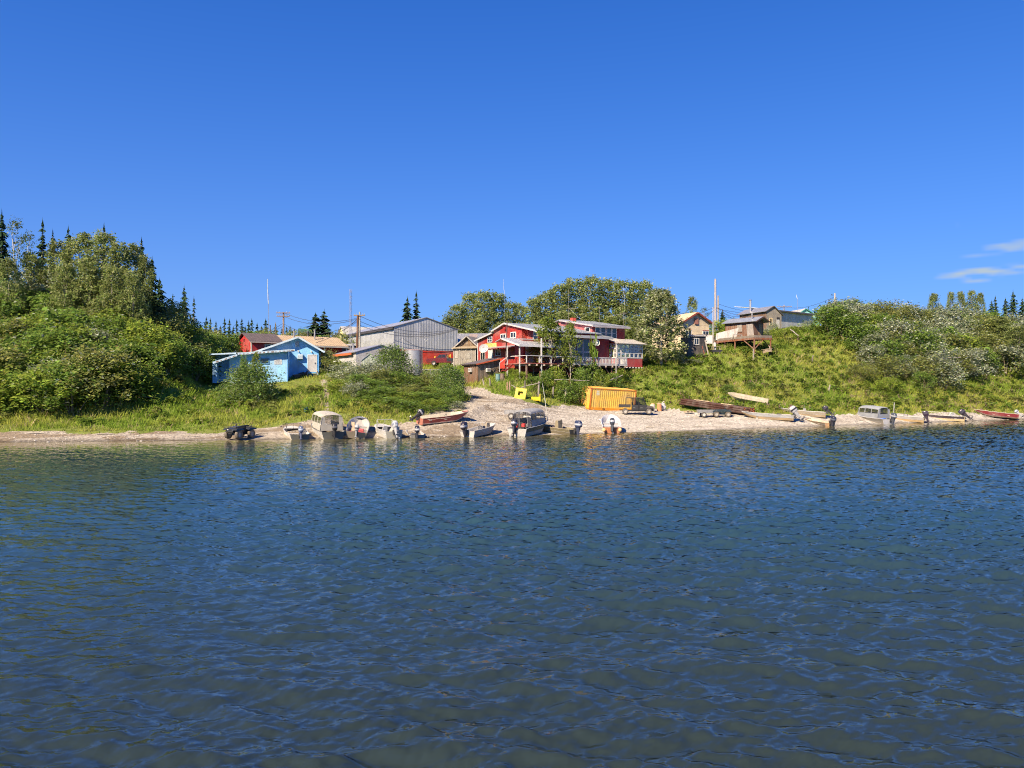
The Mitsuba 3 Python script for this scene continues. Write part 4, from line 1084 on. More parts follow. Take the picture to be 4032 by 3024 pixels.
put('wall', [corrugated(0, 2.1, lambda x: 2.3 + 0.8 * (1 - abs(x - 1.05) / 1.05), -1, 0.2, 0.02), box(0.02, 2.08, 0.02, 2.0, -1, 2.28)], 'mat_plain', b, m, (0.33, 0.38, 0.34))
put('roof', [slab((-0.15, 2.2), (1.05, 3.12), -0.12, 2.2, 0.06), slab((1.05, 3.12), (2.35, 2.1), -0.12, 2.2, 0.06)], 'mat_metal', b, m, (0.62, 0.66, 0.68))

# --- the building with a yellow gable far behind the warehouse
m = frame([X(1362, 170), 170, 10.0], 30)
b = thing('yellow_hall', 'far hall with grey roof and yellow gable showing over the metal warehouse', 'building')
put('wall', prism([(0, 0), (6, 0), (6, 5.2), (3, 7.6), (0, 5.2)], 0, 12), 'mat_paint', b, face(m, (0, 6, 0), -90), (0.62, 0.57, 0.27))
put('roof', [slab_x((-0.3, 5.1), (3, 7.7), -0.3, 12.3, 0.12), slab_x((3, 7.7), (6.3, 5.1), -0.3, 12.3, 0.12)], 'mat_plain', b, m, (0.46, 0.46, 0.45))
m = frame([X(1176, 185), 185, 11.0], 12)
b = thing('green_roofed_house', 'far low house whose green roof shows above the tan roof', 'house')
put('wall', box(0, 7, 0, 5, 0, 6.2), 'mat_paint', b, m, (0.4, 0.38, 0.34))
put('roof', [slab_x((-0.3, 6.1), (2.5, 7.3), -0.3, 7.3), slab_x((2.5, 7.3), (5.3, 6.1), -0.3, 7.3)], 'mat_plain', b, m, (0.05, 0.12, 0.085))

# --- the tank and its chain-link fence
tx, ty = X(1628.5, 97), 97.0
b = thing('storage_tank', 'upright silver white storage tank standing among the bushes', 'tank')
m = frame([tx, ty, 4.6], 0)
put('shell', lathe([(0, 0), (1.13, 0), (1.13, 4.10), (1.09, 4.16), (0, 4.30)], 40), 'mat_metal', b, m, (0.68, 0.69, 0.70), smooth=40, jitter=0.06)
put('hoop', [lathe([(1.131, z), (1.15, z), (1.15, z + 0.05), (1.131, z + 0.05), (1.131, z)], 40) for z in (1.35, 2.72, 4.05)], 'mat_metal', b, m, (0.60, 0.60, 0.61), smooth=40)
put('vent_pipe', cyl([0.98, -0.2, 4.1], [0.98, -0.2, 4.5], 0.07), 'mat_plain', b, m, (0.06, 0.06, 0.07))
put('rust_rim', lathe([(1.131, 4.105), (1.142, 4.105), (1.10, 4.165), (1.09, 4.161)], 40), 'mat_plain', b, m, (0.35, 0.20, 0.13), smooth=40)
b = thing('chain_link_fence', 'chain link fence with grey pipe rail crossing in front of the silver tank', 'fence')
fp = [np.array([X(s, 92.5), 92.5, gz(X(s, 92.5), 92.5)]) for s in np.linspace(1530, 1735, 6)]
tops = [np.array([p[0], p[1], EYE + (HY - 1455) / FPX * 92.5]) for p in fp]
for p, q in zip(fp, tops):
    put('post', cyl(p - [0, 0, 0.4], q, 0.04, 8), 'mat_metal', b, None, (0.45, 0.45, 0.46))
put('rail', tube(tops, 0.03, 6), 'mat_metal', b, None, (0.50, 0.50, 0.51))
wires = []
for a in np.arange(0, 6.2, 0.17):
    for sgn in (1, -1):
        x0 = tops[0][0] + a
        x1 = x0 + sgn * 1.5
        lo, hi = tops[0][0], tops[-1][0]
        k0, k1 = np.clip(x0, lo, hi), np.clip(x1, lo, hi)
        if abs(k1 - k0) > 0.1:
            wires.append(tube([[k0, 92.5, tops[0][2]], [k1, 92.5, tops[0][2] - abs(k1 - k0)]], 0.006, 3, False))
put('wire_mesh', wires, 'mat_metal', b, None, (0.55, 0.55, 0.56), kind='stuff')

# --- the old plank cabin
m = frame([X(1786, 113.5), 113.5, 7.7], -20)
b = thing('old_plank_cabin', 'old grey brown plank cabin with broken gable between warehouse and red house', 'cabin')
put('wall', prism([(0, -0.6), (3.6, -0.6), (3.6, 2.3), (1.9, 3.75), (0, 2.3)], 0.9, 4.2), 'mat_wood', b, m, (0.20, 0.14, 0.095))
r = np.random.default_rng(8)
for i in range(9):                                                              # gable planks
    z = 2.32 + 0.155 * i
    h_ = max(0.08, 1.78 * (1 - (z + 0.12 - 2.3) / 1.45))
    put('plank', box(1.9 - h_ + 0.05 * r.random(), 1.9 + h_ * 0.92 - 0.05 * r.random(), 0.86 - 0.02 * r.random(), 0.90, z, z + 0.135), 'mat_wood', b, m, np.array([0.24, 0.165, 0.10]) * (0.5 + 0.8 * r.random()))
put('porch_wall', [box(0.02, 3.5, 0.02, 0.12, -0.6, 1.95)], 'mat_wood', b, m, (0.27, 0.25, 0.22))
for x in (0.0, 0.95, 1.9, 2.85, 3.5):
    put('post', box(x - 0.05, x + 0.07, -0.06, 0.02, -0.6, 2.0), 'mat_wood', b, m, (0.36, 0.34, 0.31))
rr = np.random.default_rng(4)
for z in np.arange(-0.4, 1.9, 0.22):
    put('plank', box(3.5, 3.56, 0.0, 0.9, z, z + 0.19), 'mat_wood', b, m, np.array([0.13, 0.11, 0.095]) * (0.6 + 0.8 * rr.random()))
put('shutter', box(0.25, 0.75, -0.05, 0.02, 0.7, 1.75), 'mat_wood', b, m, (0.42, 0.40, 0.37))
put('shutter', box(2.05, 2.75, -0.05, 0.02, 0.55, 1.45), 'mat_wood', b, m, (0.30, 0.29, 0.27))
put('porch_roof', slab_x((-0.35, 2.05), (1.0, 2.42), -0.2, 3.8, 0.07), 'mat_wood', b, m, (0.36, 0.29, 0.19))
put('roof', [slab((-0.35, 2.05), (1.9, 3.86), 0.35, 4.4, 0.09), slab((1.9, 3.86), (3.95, 2.05), 0.35, 4.4, 0.09)], 'mat_wood', b, m, (0.26, 0.25, 0.24))
put('rake_board', [slab((-0.35, 1.98), (1.9, 3.8), 0.28, 0.345, 0.15), slab((1.9, 3.8), (3.95, 1.98), 0.28, 0.345, 0.15)], 'mat_wood', b, m, (0.42, 0.41, 0.39))
m = frame([X(1792, 128), 128, 8.3], -6)
b = thing('grey_roofed_house', 'low house with long grey metal roof behind the old plank cabin', 'house')
put('wall', box(0, 7.4, 0, 6, -0.5, 2.9), 'mat_paint', b, m, (0.55, 0.55, 0.5))
put('roof', [slab_x((-0.5, 2.7), (3, 4.85), -0.4, 8.2, 0.1), slab_x((3, 4.85), (6.5, 2.7), -0.4, 8.2, 0.1)], 'mat_metal', b, m, (0.50, 0.51, 0.53))
put('seam', ribs_x((-0.5, 2.7), (3, 4.85), -0.3, 8.1, pitch=0.6), 'mat_metal', b, m, (0.42, 0.42, 0.44), kind='stuff')
put('roof_patch', slab_x((1.6, 4.105), (2.7, 4.79), 2.0, 3.4, 0.006), 'mat_plain', b, m, (0.25, 0.2, 0.18))
stovepipe(b, m, 5.6, 1.8, 4.0, 5.0, 0.06, (0.3, 0.3, 0.32))

# --- the big red house
yaw = -55.2
A = np.array([-4.8, 108.0, 7.0])
m = frame(A, yaw)
rs = face(m, (14.0, 0, 0), 90)                                                  # wall facing right: local x is depth, y goes in
h = thing('red_house', 'large red riverside house with white trim, porch, glazed veranda and deck', 'house')
ap = 7.03
put('wall', prism([(0, -1.2), (10.63, -1.2), (10.63, 4.80), (ap, 5.50), (4.06, 4.72), (4.06, 4.42), (0, 3.62)], 0, 10), 'mat_paint', h, m, RED, jitter=0.025, label='bright red gable wall')
put('wall', prism([(10.632, -1.2), (14.0, -1.2), (14.0, 4.12), (10.632, 4.79)], 0.75, 10), 'mat_paint', h, m, RED, jitter=0.025)
put('entry_block', box(12.2, 14.002, -2.2, 0.748, -1.0, 3.0), 'mat_paint', h, m, RED, jitter=0.025)
rf = put('roof', [slab((4.0, 4.66), (ap, 5.53), -0.35, 10.3, 0.10), slab((ap, 5.53), (14.5, 4.05), -0.35, 10.3, 0.10), slab((-0.35, 3.55), (4.06, 4.43), -0.35, 10.3, 0.10)], 'mat_metal', h, m, (0.42, 0.44, 0.47))
put('seam', ribs((ap, 5.53), (14.5, 4.05), -0.2, 10.2, pitch=0.5), 'mat_metal', rf, m, (0.36, 0.38, 0.41))
put('rake_trim', [slab((4.0, 4.56), (ap, 5.43), -0.40, -0.353, 0.20), slab((ap, 5.43), (14.5, 3.95), -0.40, -0.353, 0.20), slab((-0.4, 3.44), (4.06, 4.33), -0.40, -0.353, 0.20)], 'mat_plain', rf, m, (0.66, 0.66, 0.66))
put('corner_board', [box(-0.03, 0.12, -0.03, 0.02, -1.0, 3.5)], 'mat_plain', h, m, WHITE)
put('batten', [box(x, x + 0.06, -0.012, 0.0, z0, z1) for x, z0, z1 in ((9.4, 3.0, 5.0), (4.1, 2.6, 4.4), (2.2, 3.1, 4.0))], 'mat_plain', h, m, (0.36, 0.035, 0.03))
put('soffit_vent', box(6.85, 7.3, -0.34, 0.0, 4.75, 5.05), 'mat_plain', h, m, (0.30, 0.03, 0.03))
window(h, m, 2.68, 3.66, 3.30, 3.92, 1, 1)
window(h, m, 5.86, 6.88, 3.55, 4.10, 1, 0, w=0.12)
window(h, m, 8.22, 9.24, 3.62, 4.20, 1, 0, w=0.12)
window(h, m, 12.2, 12.95, 3.12, 4.14, 0, 1, y=0.75, w=0.11)
window(h, m, 4.6, 5.7, 1.40, 2.15, 1, 0)
window(h, m, 0.9, 1.85, 0.7, 1.85, 1, 0, (0.74, 0.73, 0.66))
door(h, m, 2.85, 3.9, 0.05, 2.15)
sg = put('sign', [box(1.9, 4.8, -0.06, -0.01, 2.56, 3.10), box(2.75, 3.5, -0.06, -0.01, 2.2, 2.555)], 'mat_wood', h, m, (0.74, 0.50, 0.15), label='weathered yellow sign board with faded orange script')
r = np.random.default_rng(12)
strokes = []
for row, (z, x0, x1) in enumerate(((2.94, 2.05, 4.65), (2.72, 2.3, 4.4))):
    x = x0
    while x < x1:
        pts = [[x + 0.06 * i + 0.02 * r.normal(), -0.066, z + 0.07 * r.normal()] for i in range(5)]
        strokes.append(tube(pts, 0.014, 3, False))
        x += 0.36
put('lettering', strokes, 'mat_plain', sg, m, (0.62, 0.22, 0.05))
# awning along the facade
aw = put('awning', slab_x((-1.75, 2.20), (0.0, 2.52), 4.1, 11.6, 0.09), 'mat_metal', h, m, (0.62, 0.56, 0.56), label='pale shed roof over the left entrance')
put('rafter', [box(x, x + 0.08, -1.85, -1.2, 2.08, 2.19) for x in np.arange(4.4, 11.5, 0.62)], 'mat_plain', aw, m, (0.36, 0.035, 0.035))
put('skirt_wall', box(7.0, 9.6, -1.75, -1.6, -1.6, 0.9), 'mat_paint', h, m, (0.50, 0.05, 0.035), jitter=0.03)
# porch with steps
pr = put('porch_roof', [slab((12.4, 3.12), (16.2, 2.12), -4.3, 2.2, 0.09), slab((10.9, 2.72), (12.4, 3.12), -4.3, -0.4, 0.09)], 'mat_metal', h, m, (0.74, 0.74, 0.75), label='white metal porch roof')
put('seam', ribs((12.4, 3.12), (16.2, 2.12), -4.2, 2.1, pitch=0.4, t=0.09), 'mat_metal', pr, m, (0.64, 0.64, 0.66))
put('fascia', [slab((12.4, 2.98), (16.22, 1.97), -4.36, -4.303, 0.18), box(16.2, 16.26, -4.3, 2.2, 1.96, 2.20)], 'mat_plain', pr, m, WHITE)
for s_, t_ in ((13.1, -3.95), (15.7, -3.95), (15.7, -0.8), (17.0, -1.65)):
    put('post', box(s_ - 0.06, s_ + 0.06, t_ - 0.06, t_ + 0.06, -1.9, 2.15 if s_ < 16.5 else 3.0), 'mat_plain', h, m, WHITE)
door(h, rs, -1.75, -0.85, 0.05, 2.08)
window(h, rs, 0.85, 1.75, 1.0, 1.9, 1, 0, (0.6, 0.6, 0.58))
window(h, rs, 3.0, 3.9, 0.9, 3.1, 0, 1, w=0.1)
sp = put('stair', [box(13.5, 14.3, -4.3 - 0.28 * i, -4.0 - 0.28 * i, -0.25 - 0.22 * i, -0.18 - 0.22 * i) for i in range(4)], 'mat_plain', h, m, (0.20, 0.03, 0.026))
put('stringer', [beam([x, -3.95, -0.1], [x, -5.1, -1.0], 0.05, 0.16) for x in (13.47, 14.33)], 'mat_plain', sp, m, (0.22, 0.03, 0.026))
put('stair_rail', [beam([13.2, -3.95, 0.85], [13.2, -5.2, 0.05], 0.07), beam([13.2, -5.2, 0.05], [13.2, -5.2, -1.0], 0.07)], 'mat_plain', h, m, WHITE)
# long front with the big windows, facing the river on the right
lr = put('lower_roof', slab((8.0, 4.72), (15.1, 3.62), 2.6, 11.6, 0.10), 'mat_metal', h, m, (0.42, 0.44, 0.47))
put('seam', ribs((8.0, 4.72), (15.1, 3.62), 2.7, 11.5, pitch=0.5), 'mat_metal', lr, m, (0.36, 0.38, 0.41))
put('fascia', [box(15.08, 15.14, 2.55, 11.65, 3.42, 3.70), slab((10.0, 4.28), (15.1, 3.5), 2.5, 2.56, 0.2)], 'mat_plain', lr, m, (0.42, 0.44, 0.47))
put('wall', box(9.0, 13.998, 10.002, 11.9, -0.4, 3.6), 'mat_paint', h, m, RED_SHADE, jitter=0.025)
for t0, t1, n in ((4.25, 6.0, 1), (6.40, 7.18, 0), (7.44, 8.36, 0)):
    window(h, rs, t0, t1, 1.78, 3.36, n, 0, w=0.10)
    window(h, rs, t0, t1, 0.75, 1.58, n, 0, w=0.09)
# the upper storey block
put('wall', prism([(3.6, 3.0), (12.9, 3.0), (12.9, 5.38), (6.4, 6.45), (3.6, 5.9)], 9.9, 15.8), 'mat_paint', h, m, (0.33, 0.10, 0.105), jitter=0.10, label='pink red upper storey')
up = face(m, (12.9, 0, 0), 90)
put('wall', box(9.92, 15.78, -0.03, 0.0, 3.0, 5.36), 'mat_paint', h, up, RED_SHADE, jitter=0.03)  # thin darker skin: shade of this right-facing wall put into the colour
rf = put('upper_roof', [slab((6.3, 6.50), (13.55, 5.30), 9.5, 16.2, 0.11), slab((3.2, 5.82), (6.3, 6.50), 9.5, 16.2, 0.11)], 'mat_metal', h, m, (0.43, 0.45, 0.48))
put('seam', ribs((6.3, 6.50), (13.55, 5.30), 9.6, 16.1, pitch=0.5, t=0.11), 'mat_metal', rf, m, (0.37, 0.39, 0.42))
put('fascia', [box(13.5, 13.56, 9.45, 16.25, 5.10, 5.38), slab((6.3, 6.36), (13.5, 5.16), 9.44, 9.497, 0.2)], 'mat_plain', rf, m, (0.42, 0.40, 0.42))
put('chimney', box(7.6, 8.2, 10.4, 11.0, 6.0, 6.75), 'mat_plain', h, m, (0.52, 0.09, 0.06))
for t0, t1 in ((10.5, 11.16), (11.42, 12.12), (12.48, 13.18), (13.42, 14.12)):
    window(h, up, t0, t1, 3.78, 5.10, 0, 1, w=0.10, y=-0.03)
window(h, m, 11.55, 12.4, 4.62, 5.05, 0, 0, y=9.9, w=0.12)
# the glazed veranda
ve = face(m, (15.1, 0, 0), 90)
T0, T1 = 12.3, 16.95
put('veranda_wall', [box(12.9, 15.1, T0, T1, -0.15, -0.02), box(15.0, 15.1, T0, T1, -0.02, 1.08), box(12.9, 15.0, T1 - 0.1, T1, -0.02, 2.85), box(13.6, 15.0, T0, T0 + 0.1, -0.02, 1.08)], 'mat_paint', h, m, (0.40, 0.045, 0.045), jitter=0.02)
put('veranda_gable', prism([(12.92, 2.92), (15.1, 2.90), (12.92, 3.60)], T0 + 0.02, T0 + 0.10), 'mat_paint', h, m, (0.50, 0.05, 0.035), jitter=0.02)
vr = put('veranda_roof', slab((12.91, 3.66), (15.65, 2.86), 11.95, 17.4, 0.07), 'mat_plain', h, m, (0.36, 0.34, 0.31), label='mottled grey brown veranda roof')
put('streak', [slab((12.93, 3.735), (14.6, 3.245), t, t + 0.14, 0.004) for t in (12.5, 13.0, 13.6)], 'mat_plain', vr, m, (0.62, 0.60, 0.57))
gz0, gz1 = 1.08, 2.88
for n_, (mm, a, c_, nb) in enumerate(((ve, T0, T1, 6), (face(m, (12.9, T0, 0), 0), 0.0, 2.2, 4))):
    xs = np.linspace(a, c_, nb + 1)
    zs = np.linspace(gz0, gz1, 4)
    bars = [box(x - 0.09, x + 0.09, -0.05, 0.05, gz0, gz1) for x in xs] + [box(a - 0.06, c_ + 0.06, -0.04, 0.04, z - 0.07, z + 0.07) for z in zs]
    k = put('glazing', bars, 'mat_plain', h, mm, WHITE)
    for i in range(nb):
        for j in range(3):
            if n_ == 0 or i > 0:
                put('pane', box(xs[i] + 0.06, xs[i + 1] - 0.06, -0.006, 0.006, zs[j] + 0.05, zs[j + 1] - 0.05), 'mat_pane', k, mm)
put('joist', [box(14.7, 15.25, t, t + 0.1, -0.32, -0.16) for t in np.arange(T0 + 0.1, T1, 0.55)], 'mat_plain', h, m, (0.6, 0.6, 0.58))
# the deck
dk = put('deck', [box(13.99, 17.1, -3.95, 12.28, -0.12, 0.0), box(12.2, 14.2, -3.95, -2.2, -0.13, -0.005)], 'mat_wood', h, m, (0.30, 0.07, 0.055))
put('joist', [box(14.1, 17.28, t, t + 0.1, -0.34, -0.13) for t in np.arange(-3.6, 12.2, 1.1)], 'mat_wood', dk, m, (0.40, 0.33, 0.28))
for t in (-3.7, -1.65, 0.6, 2.9, 5.2, 7.5, 9.8, 12.1):
    put('pier', box(16.7, 16.86, t - 0.08, t + 0.08, -3.2, -0.13), 'mat_wood', h, m, (0.20, 0.07, 0.05))
put('brace', [beam([16.78, t, -1.6], [16.78, t + 1.3, -0.2], 0.09) for t in (-1.6, 9.8)] + [beam([16.78, 9.8, -1.6], [16.78, 8.6, -0.2], 0.09)], 'mat_wood', h, m, (0.30, 0.10, 0.07))
put('underdeck_shade', [box(13.6, 13.8, -2.2, 17.0, -3.4, -0.14), box(0.2, 13.6, 0.3, 0.5, -3.4, -1.1)], 'mat_wood', h, m, (0.045, 0.035, 0.03))  # added dark sheets standing in for the shade under house and deck
rl = put('railing', [box(17.0, 17.12, -3.95, 12.28, 0.82, 0.90), box(13.9, 17.0, -4.03, -3.93, 0.82, 0.90), box(15.2, 17.0, 12.2, 12.3, 0.82, 0.90)] + [box(17.0, 17.1, t - 0.05, t + 0.05, 0.0, 0.82) for t in (-3.9, -2.0, -0.2, 1.6)], 'mat_plain', h, m, WHITE)
for t in np.arange(3.2, 12.25, 0.24):
    put('baluster', box(17.03, 17.09, t, t + 0.115, 0.02, 0.82), 'mat_plain', h, m, WHITE)
put('bottom_rail', [box(17.091, 17.13, 3.1, 12.28, 0.04, 0.14), box(17.091, 17.13, 3.1, 12.28, -0.14, 0.02)], 'mat_plain', h, m, (0.70, 0.68, 0.66))
for t in np.arange(15.3, 17.0, 0.24):
    put('baluster', box(t, t + 0.115, 12.22, 12.28, 0.02, 0.82), 'mat_plain', h, m, WHITE)

# things on and at the red house


def dish(label, p, aim, R, parent_mast, col=(0.70, 0.70, 0.70), tilt=25):
    k = thing('satellite_dish', label, 'satellite dish')
    mm = frame(p, aim) @ frame((0, 0, 0), 0, tilt)
    prof = [(R * q, 0.55 * R * q * q) for q in np.linspace(0, 1, 9)]
    prof += [(R * q, 0.55 * R * q * q - 0.03) for q in np.linspace(1, 0, 9)]
    d_ = lathe(prof, 32)
    up_ = np.eye(4)
    up_[:3, :3] = np.array([[0, 0, 1], [1, 0, 0], [0, 1, 0.0]])                # the bowl opens along local +x
    put('reflector', d_, 'mat_plain', k, mm @ up_, col, smooth=60)
    put('feed_arm', [beam([0.5 * R, 0, -0.9 * R], [1.05 * R, 0, 0], 0.03), beam([0.5 * R, 0.8 * R, 0.3 * R], [1.05 * R, 0, 0], 0.03), box(1.0 * R, 1.15 * R, -0.06, 0.06, -0.06, 0.06)], 'mat_plain', k, mm, (0.3, 0.3, 0.3))
    put('mast', cyl([p[0], p[1], p[2] - parent_mast], [p[0], p[1], p[2]], 0.05, 10), 'mat_plain', k, None, (0.12, 0.12, 0.12))
    return k


dish('grey white satellite dish on a pole over the brown shed roof', P(1907, 1376, 96.2), -105, 0.60, 1.15)
dish('round mesh dish overgrown with leaves on the deck of the red house', P(2345, 1352, 98.5), -75, 0.50, 1.5, (0.55, 0.60, 0.52))
tree_to('weed0', 1.05, 0.75, 'climbing_plant', 2335, 1338, 98.0, 18, 'climbing plant growing over the round dish on the deck', 'plant')
yaw = -55.2
C = np.array([X(1881, 95), 95, 4.85])
m = frame(C - rotz(math.radians(yaw)) @ [3.27, 0, 0], yaw)
b = thing('brown_shed', 'low brown plank shed with tarred sloping roof and window air conditioners', 'shed')
put('wall', box(0, 3.27, 0, 3.3, -0.8, 2.08), 'mat_wood', b, m, (0.15, 0.085, 0.055))
put('wall', prism([(0.0, 2.08), (3.3, 2.08), (3.3, 2.78)], 0.0, 0.08), 'mat_wood', b, face(m, (3.27, 0, 0), 90), (0.17, 0.11, 0.08))
rf = put('roof', slab_x((-0.35, 2.06), (3.6, 2.90), -0.25, 3.55, 0.07), 'mat_plain', b, m, (0.10, 0.085, 0.08))
put('fascia', slab_x((-0.35, 1.96), (3.6, 2.80), 3.553, 3.60, 0.16), 'mat_plain', rf, m, (0.50, 0.11, 0.05), label='orange red fascia board')
put('rafter_tail', [box(x, x + 0.08, -0.33, -0.02, 1.92, 2.04) for x in np.arange(0.1, 3.2, 0.45)], 'mat_plain', rf, m, (0.05, 0.04, 0.035))
rw = face(m, (3.27, 0, 0), 90)
for x in np.arange(0.0, 3.2, 0.30):
    put('plank', box(x, x + 0.275, -0.03, -0.002, -0.7, 2.0), 'mat_wood', b, rw, np.array([0.20, 0.155, 0.12]) * (0.7 + 0.5 * np.sin(x * 37) ** 2))
for mm, x in ((m, 1.5), (rw, 1.15)):
    k = put('air_conditioner', box(x, x + 0.55, -0.33, -0.03, 1.12, 1.62, 0.02), 'mat_plain', b, mm, (0.72, 0.72, 0.70))
    put('grille', [box(x + 0.08, x + 0.47, -0.345, -0.331, 1.2, 1.54)], 'mat_plain', k, mm, (0.22, 0.22, 0.22))
k = thing('hoop', 'big thin black hoop with a coiled rope hung on the brown shed wall', 'hoop')
hm = rw @ frame((2.65, -0.12, 1.05), 0)
put('ring', tube([[0.58 * math.cos(a), 0, 0.58 * math.sin(a)] for a in np.linspace(0, 2 * np.pi, 29)], 0.035, 6), 'mat_plain', k, hm, (0.025, 0.022, 0.02))
put('rope', tube([[0.16 * math.cos(a) + 0.1, -0.05, 0.25 * math.sin(a) + 0.15 + 0.01 * a] for a in np.linspace(0, 14, 60)], 0.02, 5), 'mat_plain', k, hm, (0.20, 0.14, 0.09))


def barrel(label, p, col, hgt=0.88, r=0.29, top=None, lean=0.0, group=None):
    k = thing('barrel', label, 'barrel', group)
    mm = frame(p, 0, lean)
    put('body', lathe([(0, 0), (r, 0), (r, 0.02), (r * 0.97, 0.04), (r * 0.97, hgt * 0.32), (r * 1.02, hgt * 0.33), (r * 1.02, hgt * 0.36), (r * 0.97, hgt * 0.37), (r * 0.97, hgt * 0.64), (r * 1.02, hgt * 0.65), (r * 1.02, hgt * 0.68), (r * 0.97, hgt * 0.69), (r * 0.97, hgt - 0.03), (r, hgt), (r * 0.93, hgt), (r * 0.93, hgt - 0.04), (0, hgt - 0.04)], 24), 'mat_paint', k, mm, col, smooth=40, jitter=0.08)
    put('lid_rim', lathe([(r * 0.94, hgt + 0.002), (r * 1.03, hgt + 0.002), (r * 1.03, hgt + 0.03), (r * 0.94, hgt + 0.03), (r * 0.94, hgt + 0.002)], 24), 'mat_plain', k, mm, top or col, smooth=40)
    return k


for sx, sy, D, lab, col in ((1961, 1474, 93.2, 'teal steel barrel in the grass below the brown shed', (0.10, 0.27, 0.30)), (1978, 1474, 93.2, 'rusty brown barrel beside the teal one', (0.17, 0.12, 0.09))):
    p = P(sx, sy, D)
    barrel(lab, [p[0], p[1], gz(p[0], p[1]) - 0.1], col)

# --- beige house and the black shed before it
m = frame([X(2690, 116.5), 116.5, 10.3], 25)
b = thing('beige_house', 'beige gabled house with brown trim beside the brown shack on the hill', 'house')
BW = 4.9
put('wall', prism([(0, -1.2), (BW, -1.2), (BW, 3.7), (2.45, 5.1), (0, 3.7)], 0, 8), 'mat_paint', b, m, (0.72, 0.60, 0.41), jitter=0.02)
rf = put('roof', [slab((-0.5, 3.5), (2.45, 5.14), -0.45, 8.3, 0.09), slab((2.45, 5.14), (BW + 0.5, 3.5), -0.45, 8.3, 0.09)], 'mat_plain', b, m, (0.50, 0.38, 0.25))
put('fascia', [slab((-0.5, 3.36), (2.45, 5.0), -0.52, -0.453, 0.24), slab((2.45, 5.0), (BW + 0.5, 3.36), -0.52, -0.453, 0.24)], 'mat_plain', rf, m, (0.22, 0.055, 0.035))
put('attic_hatch', box(2.1, 2.75, -0.18, 0.0, 3.4, 4.3), 'mat_paint', b, m, (0.30, 0.085, 0.05))
put('belt_line', box(0, BW, -0.02, 0.0, 3.2, 3.24), 'mat_plain', b, m, (0.4, 0.33, 0.22))
for x in (0.45, 3.75):
    window(b, m, x, x + 1.0, 1.35, 2.35, 1, 0)
    put('lintel', box(x - 0.15, x + 1.15, -0.07, 0.0, 2.47, 2.56), 'mat_plain', b, m, (0.30, 0.08, 0.05))
stovepipe(b, m, 0.6, 5.0, 4.1, 5.4, 0.06, (0.18, 0.15, 0.14))
put('balcony_rail', [beam([1.2, -1.6, 1.7], [4.6, -1.6, 1.7], 0.07), beam([0.4, -1.6, 0.8], [4.6, -1.6, 0.8], 0.06), beam([0.5, -1.6, 0.0], [0.5, -1.6, 1.75], 0.10), beam([2.5, -1.6, 0.3], [2.5, -1.6, 1.72], 0.08), beam([4.5, -1.6, 0.0], [4.5, -1.6, 1.72], 0.10)], 'mat_wood', b, m, (0.20, 0.15, 0.12))
k = thing('round_board', 'big round white disc leaning on the beige house front', 'disc')
put('disc', lathe([(0, 0), (0.60, 0), (0.60, 0.05), (0, 0.05)], 28), 'mat_plain', k, m @ frame((3.0, -1.0, 1.25), 0) @ np.array([[1, 0, 0, 0], [0, 0.2, -0.98, 0], [0, 0.98, 0.2, 0], [0, 0, 0, 1.0]]), (0.72, 0.73, 0.74), smooth=40)
put('rim', lathe([(0.60, -0.01), (0.63, -0.01), (0.63, 0.06), (0.60, 0.06), (0.60, -0.01)], 28), 'mat_plain', k, m @ frame((3.0, -1.0, 1.25), 0) @ np.array([[1, 0, 0, 0], [0, 0.2, -0.98, 0], [0, 0.98, 0.2, 0], [0, 0, 0, 1.0]]), (0.45, 0.45, 0.46), smooth=40)
m = frame([X(2709, 111.5), 111.5, 9.3], 10)
b = thing('black_shed', 'black tar-papered shed with one white window below the beige house', 'shed')
put('wall', box(0, 2.75, 0, 2.6, -0.9, 2.15), 'mat_paint', b, m, (0.035, 0.034, 0.037), jitter=0.06)
put('roof', slab_x((-0.2, 2.14), (2.8, 2.5), -0.25, 2.95, 0.09), 'mat_plain', b, m, (0.20, 0.20, 0.21))
window(b, m, 0.98, 1.62, 1.0, 1.85, 1, 0, w=0.08)
put('tar_seam', box(-0.005, 2.755, -0.012, 0.0, 1.2, 1.23), 'mat_plain', b, m, (0.02, 0.02, 0.022))
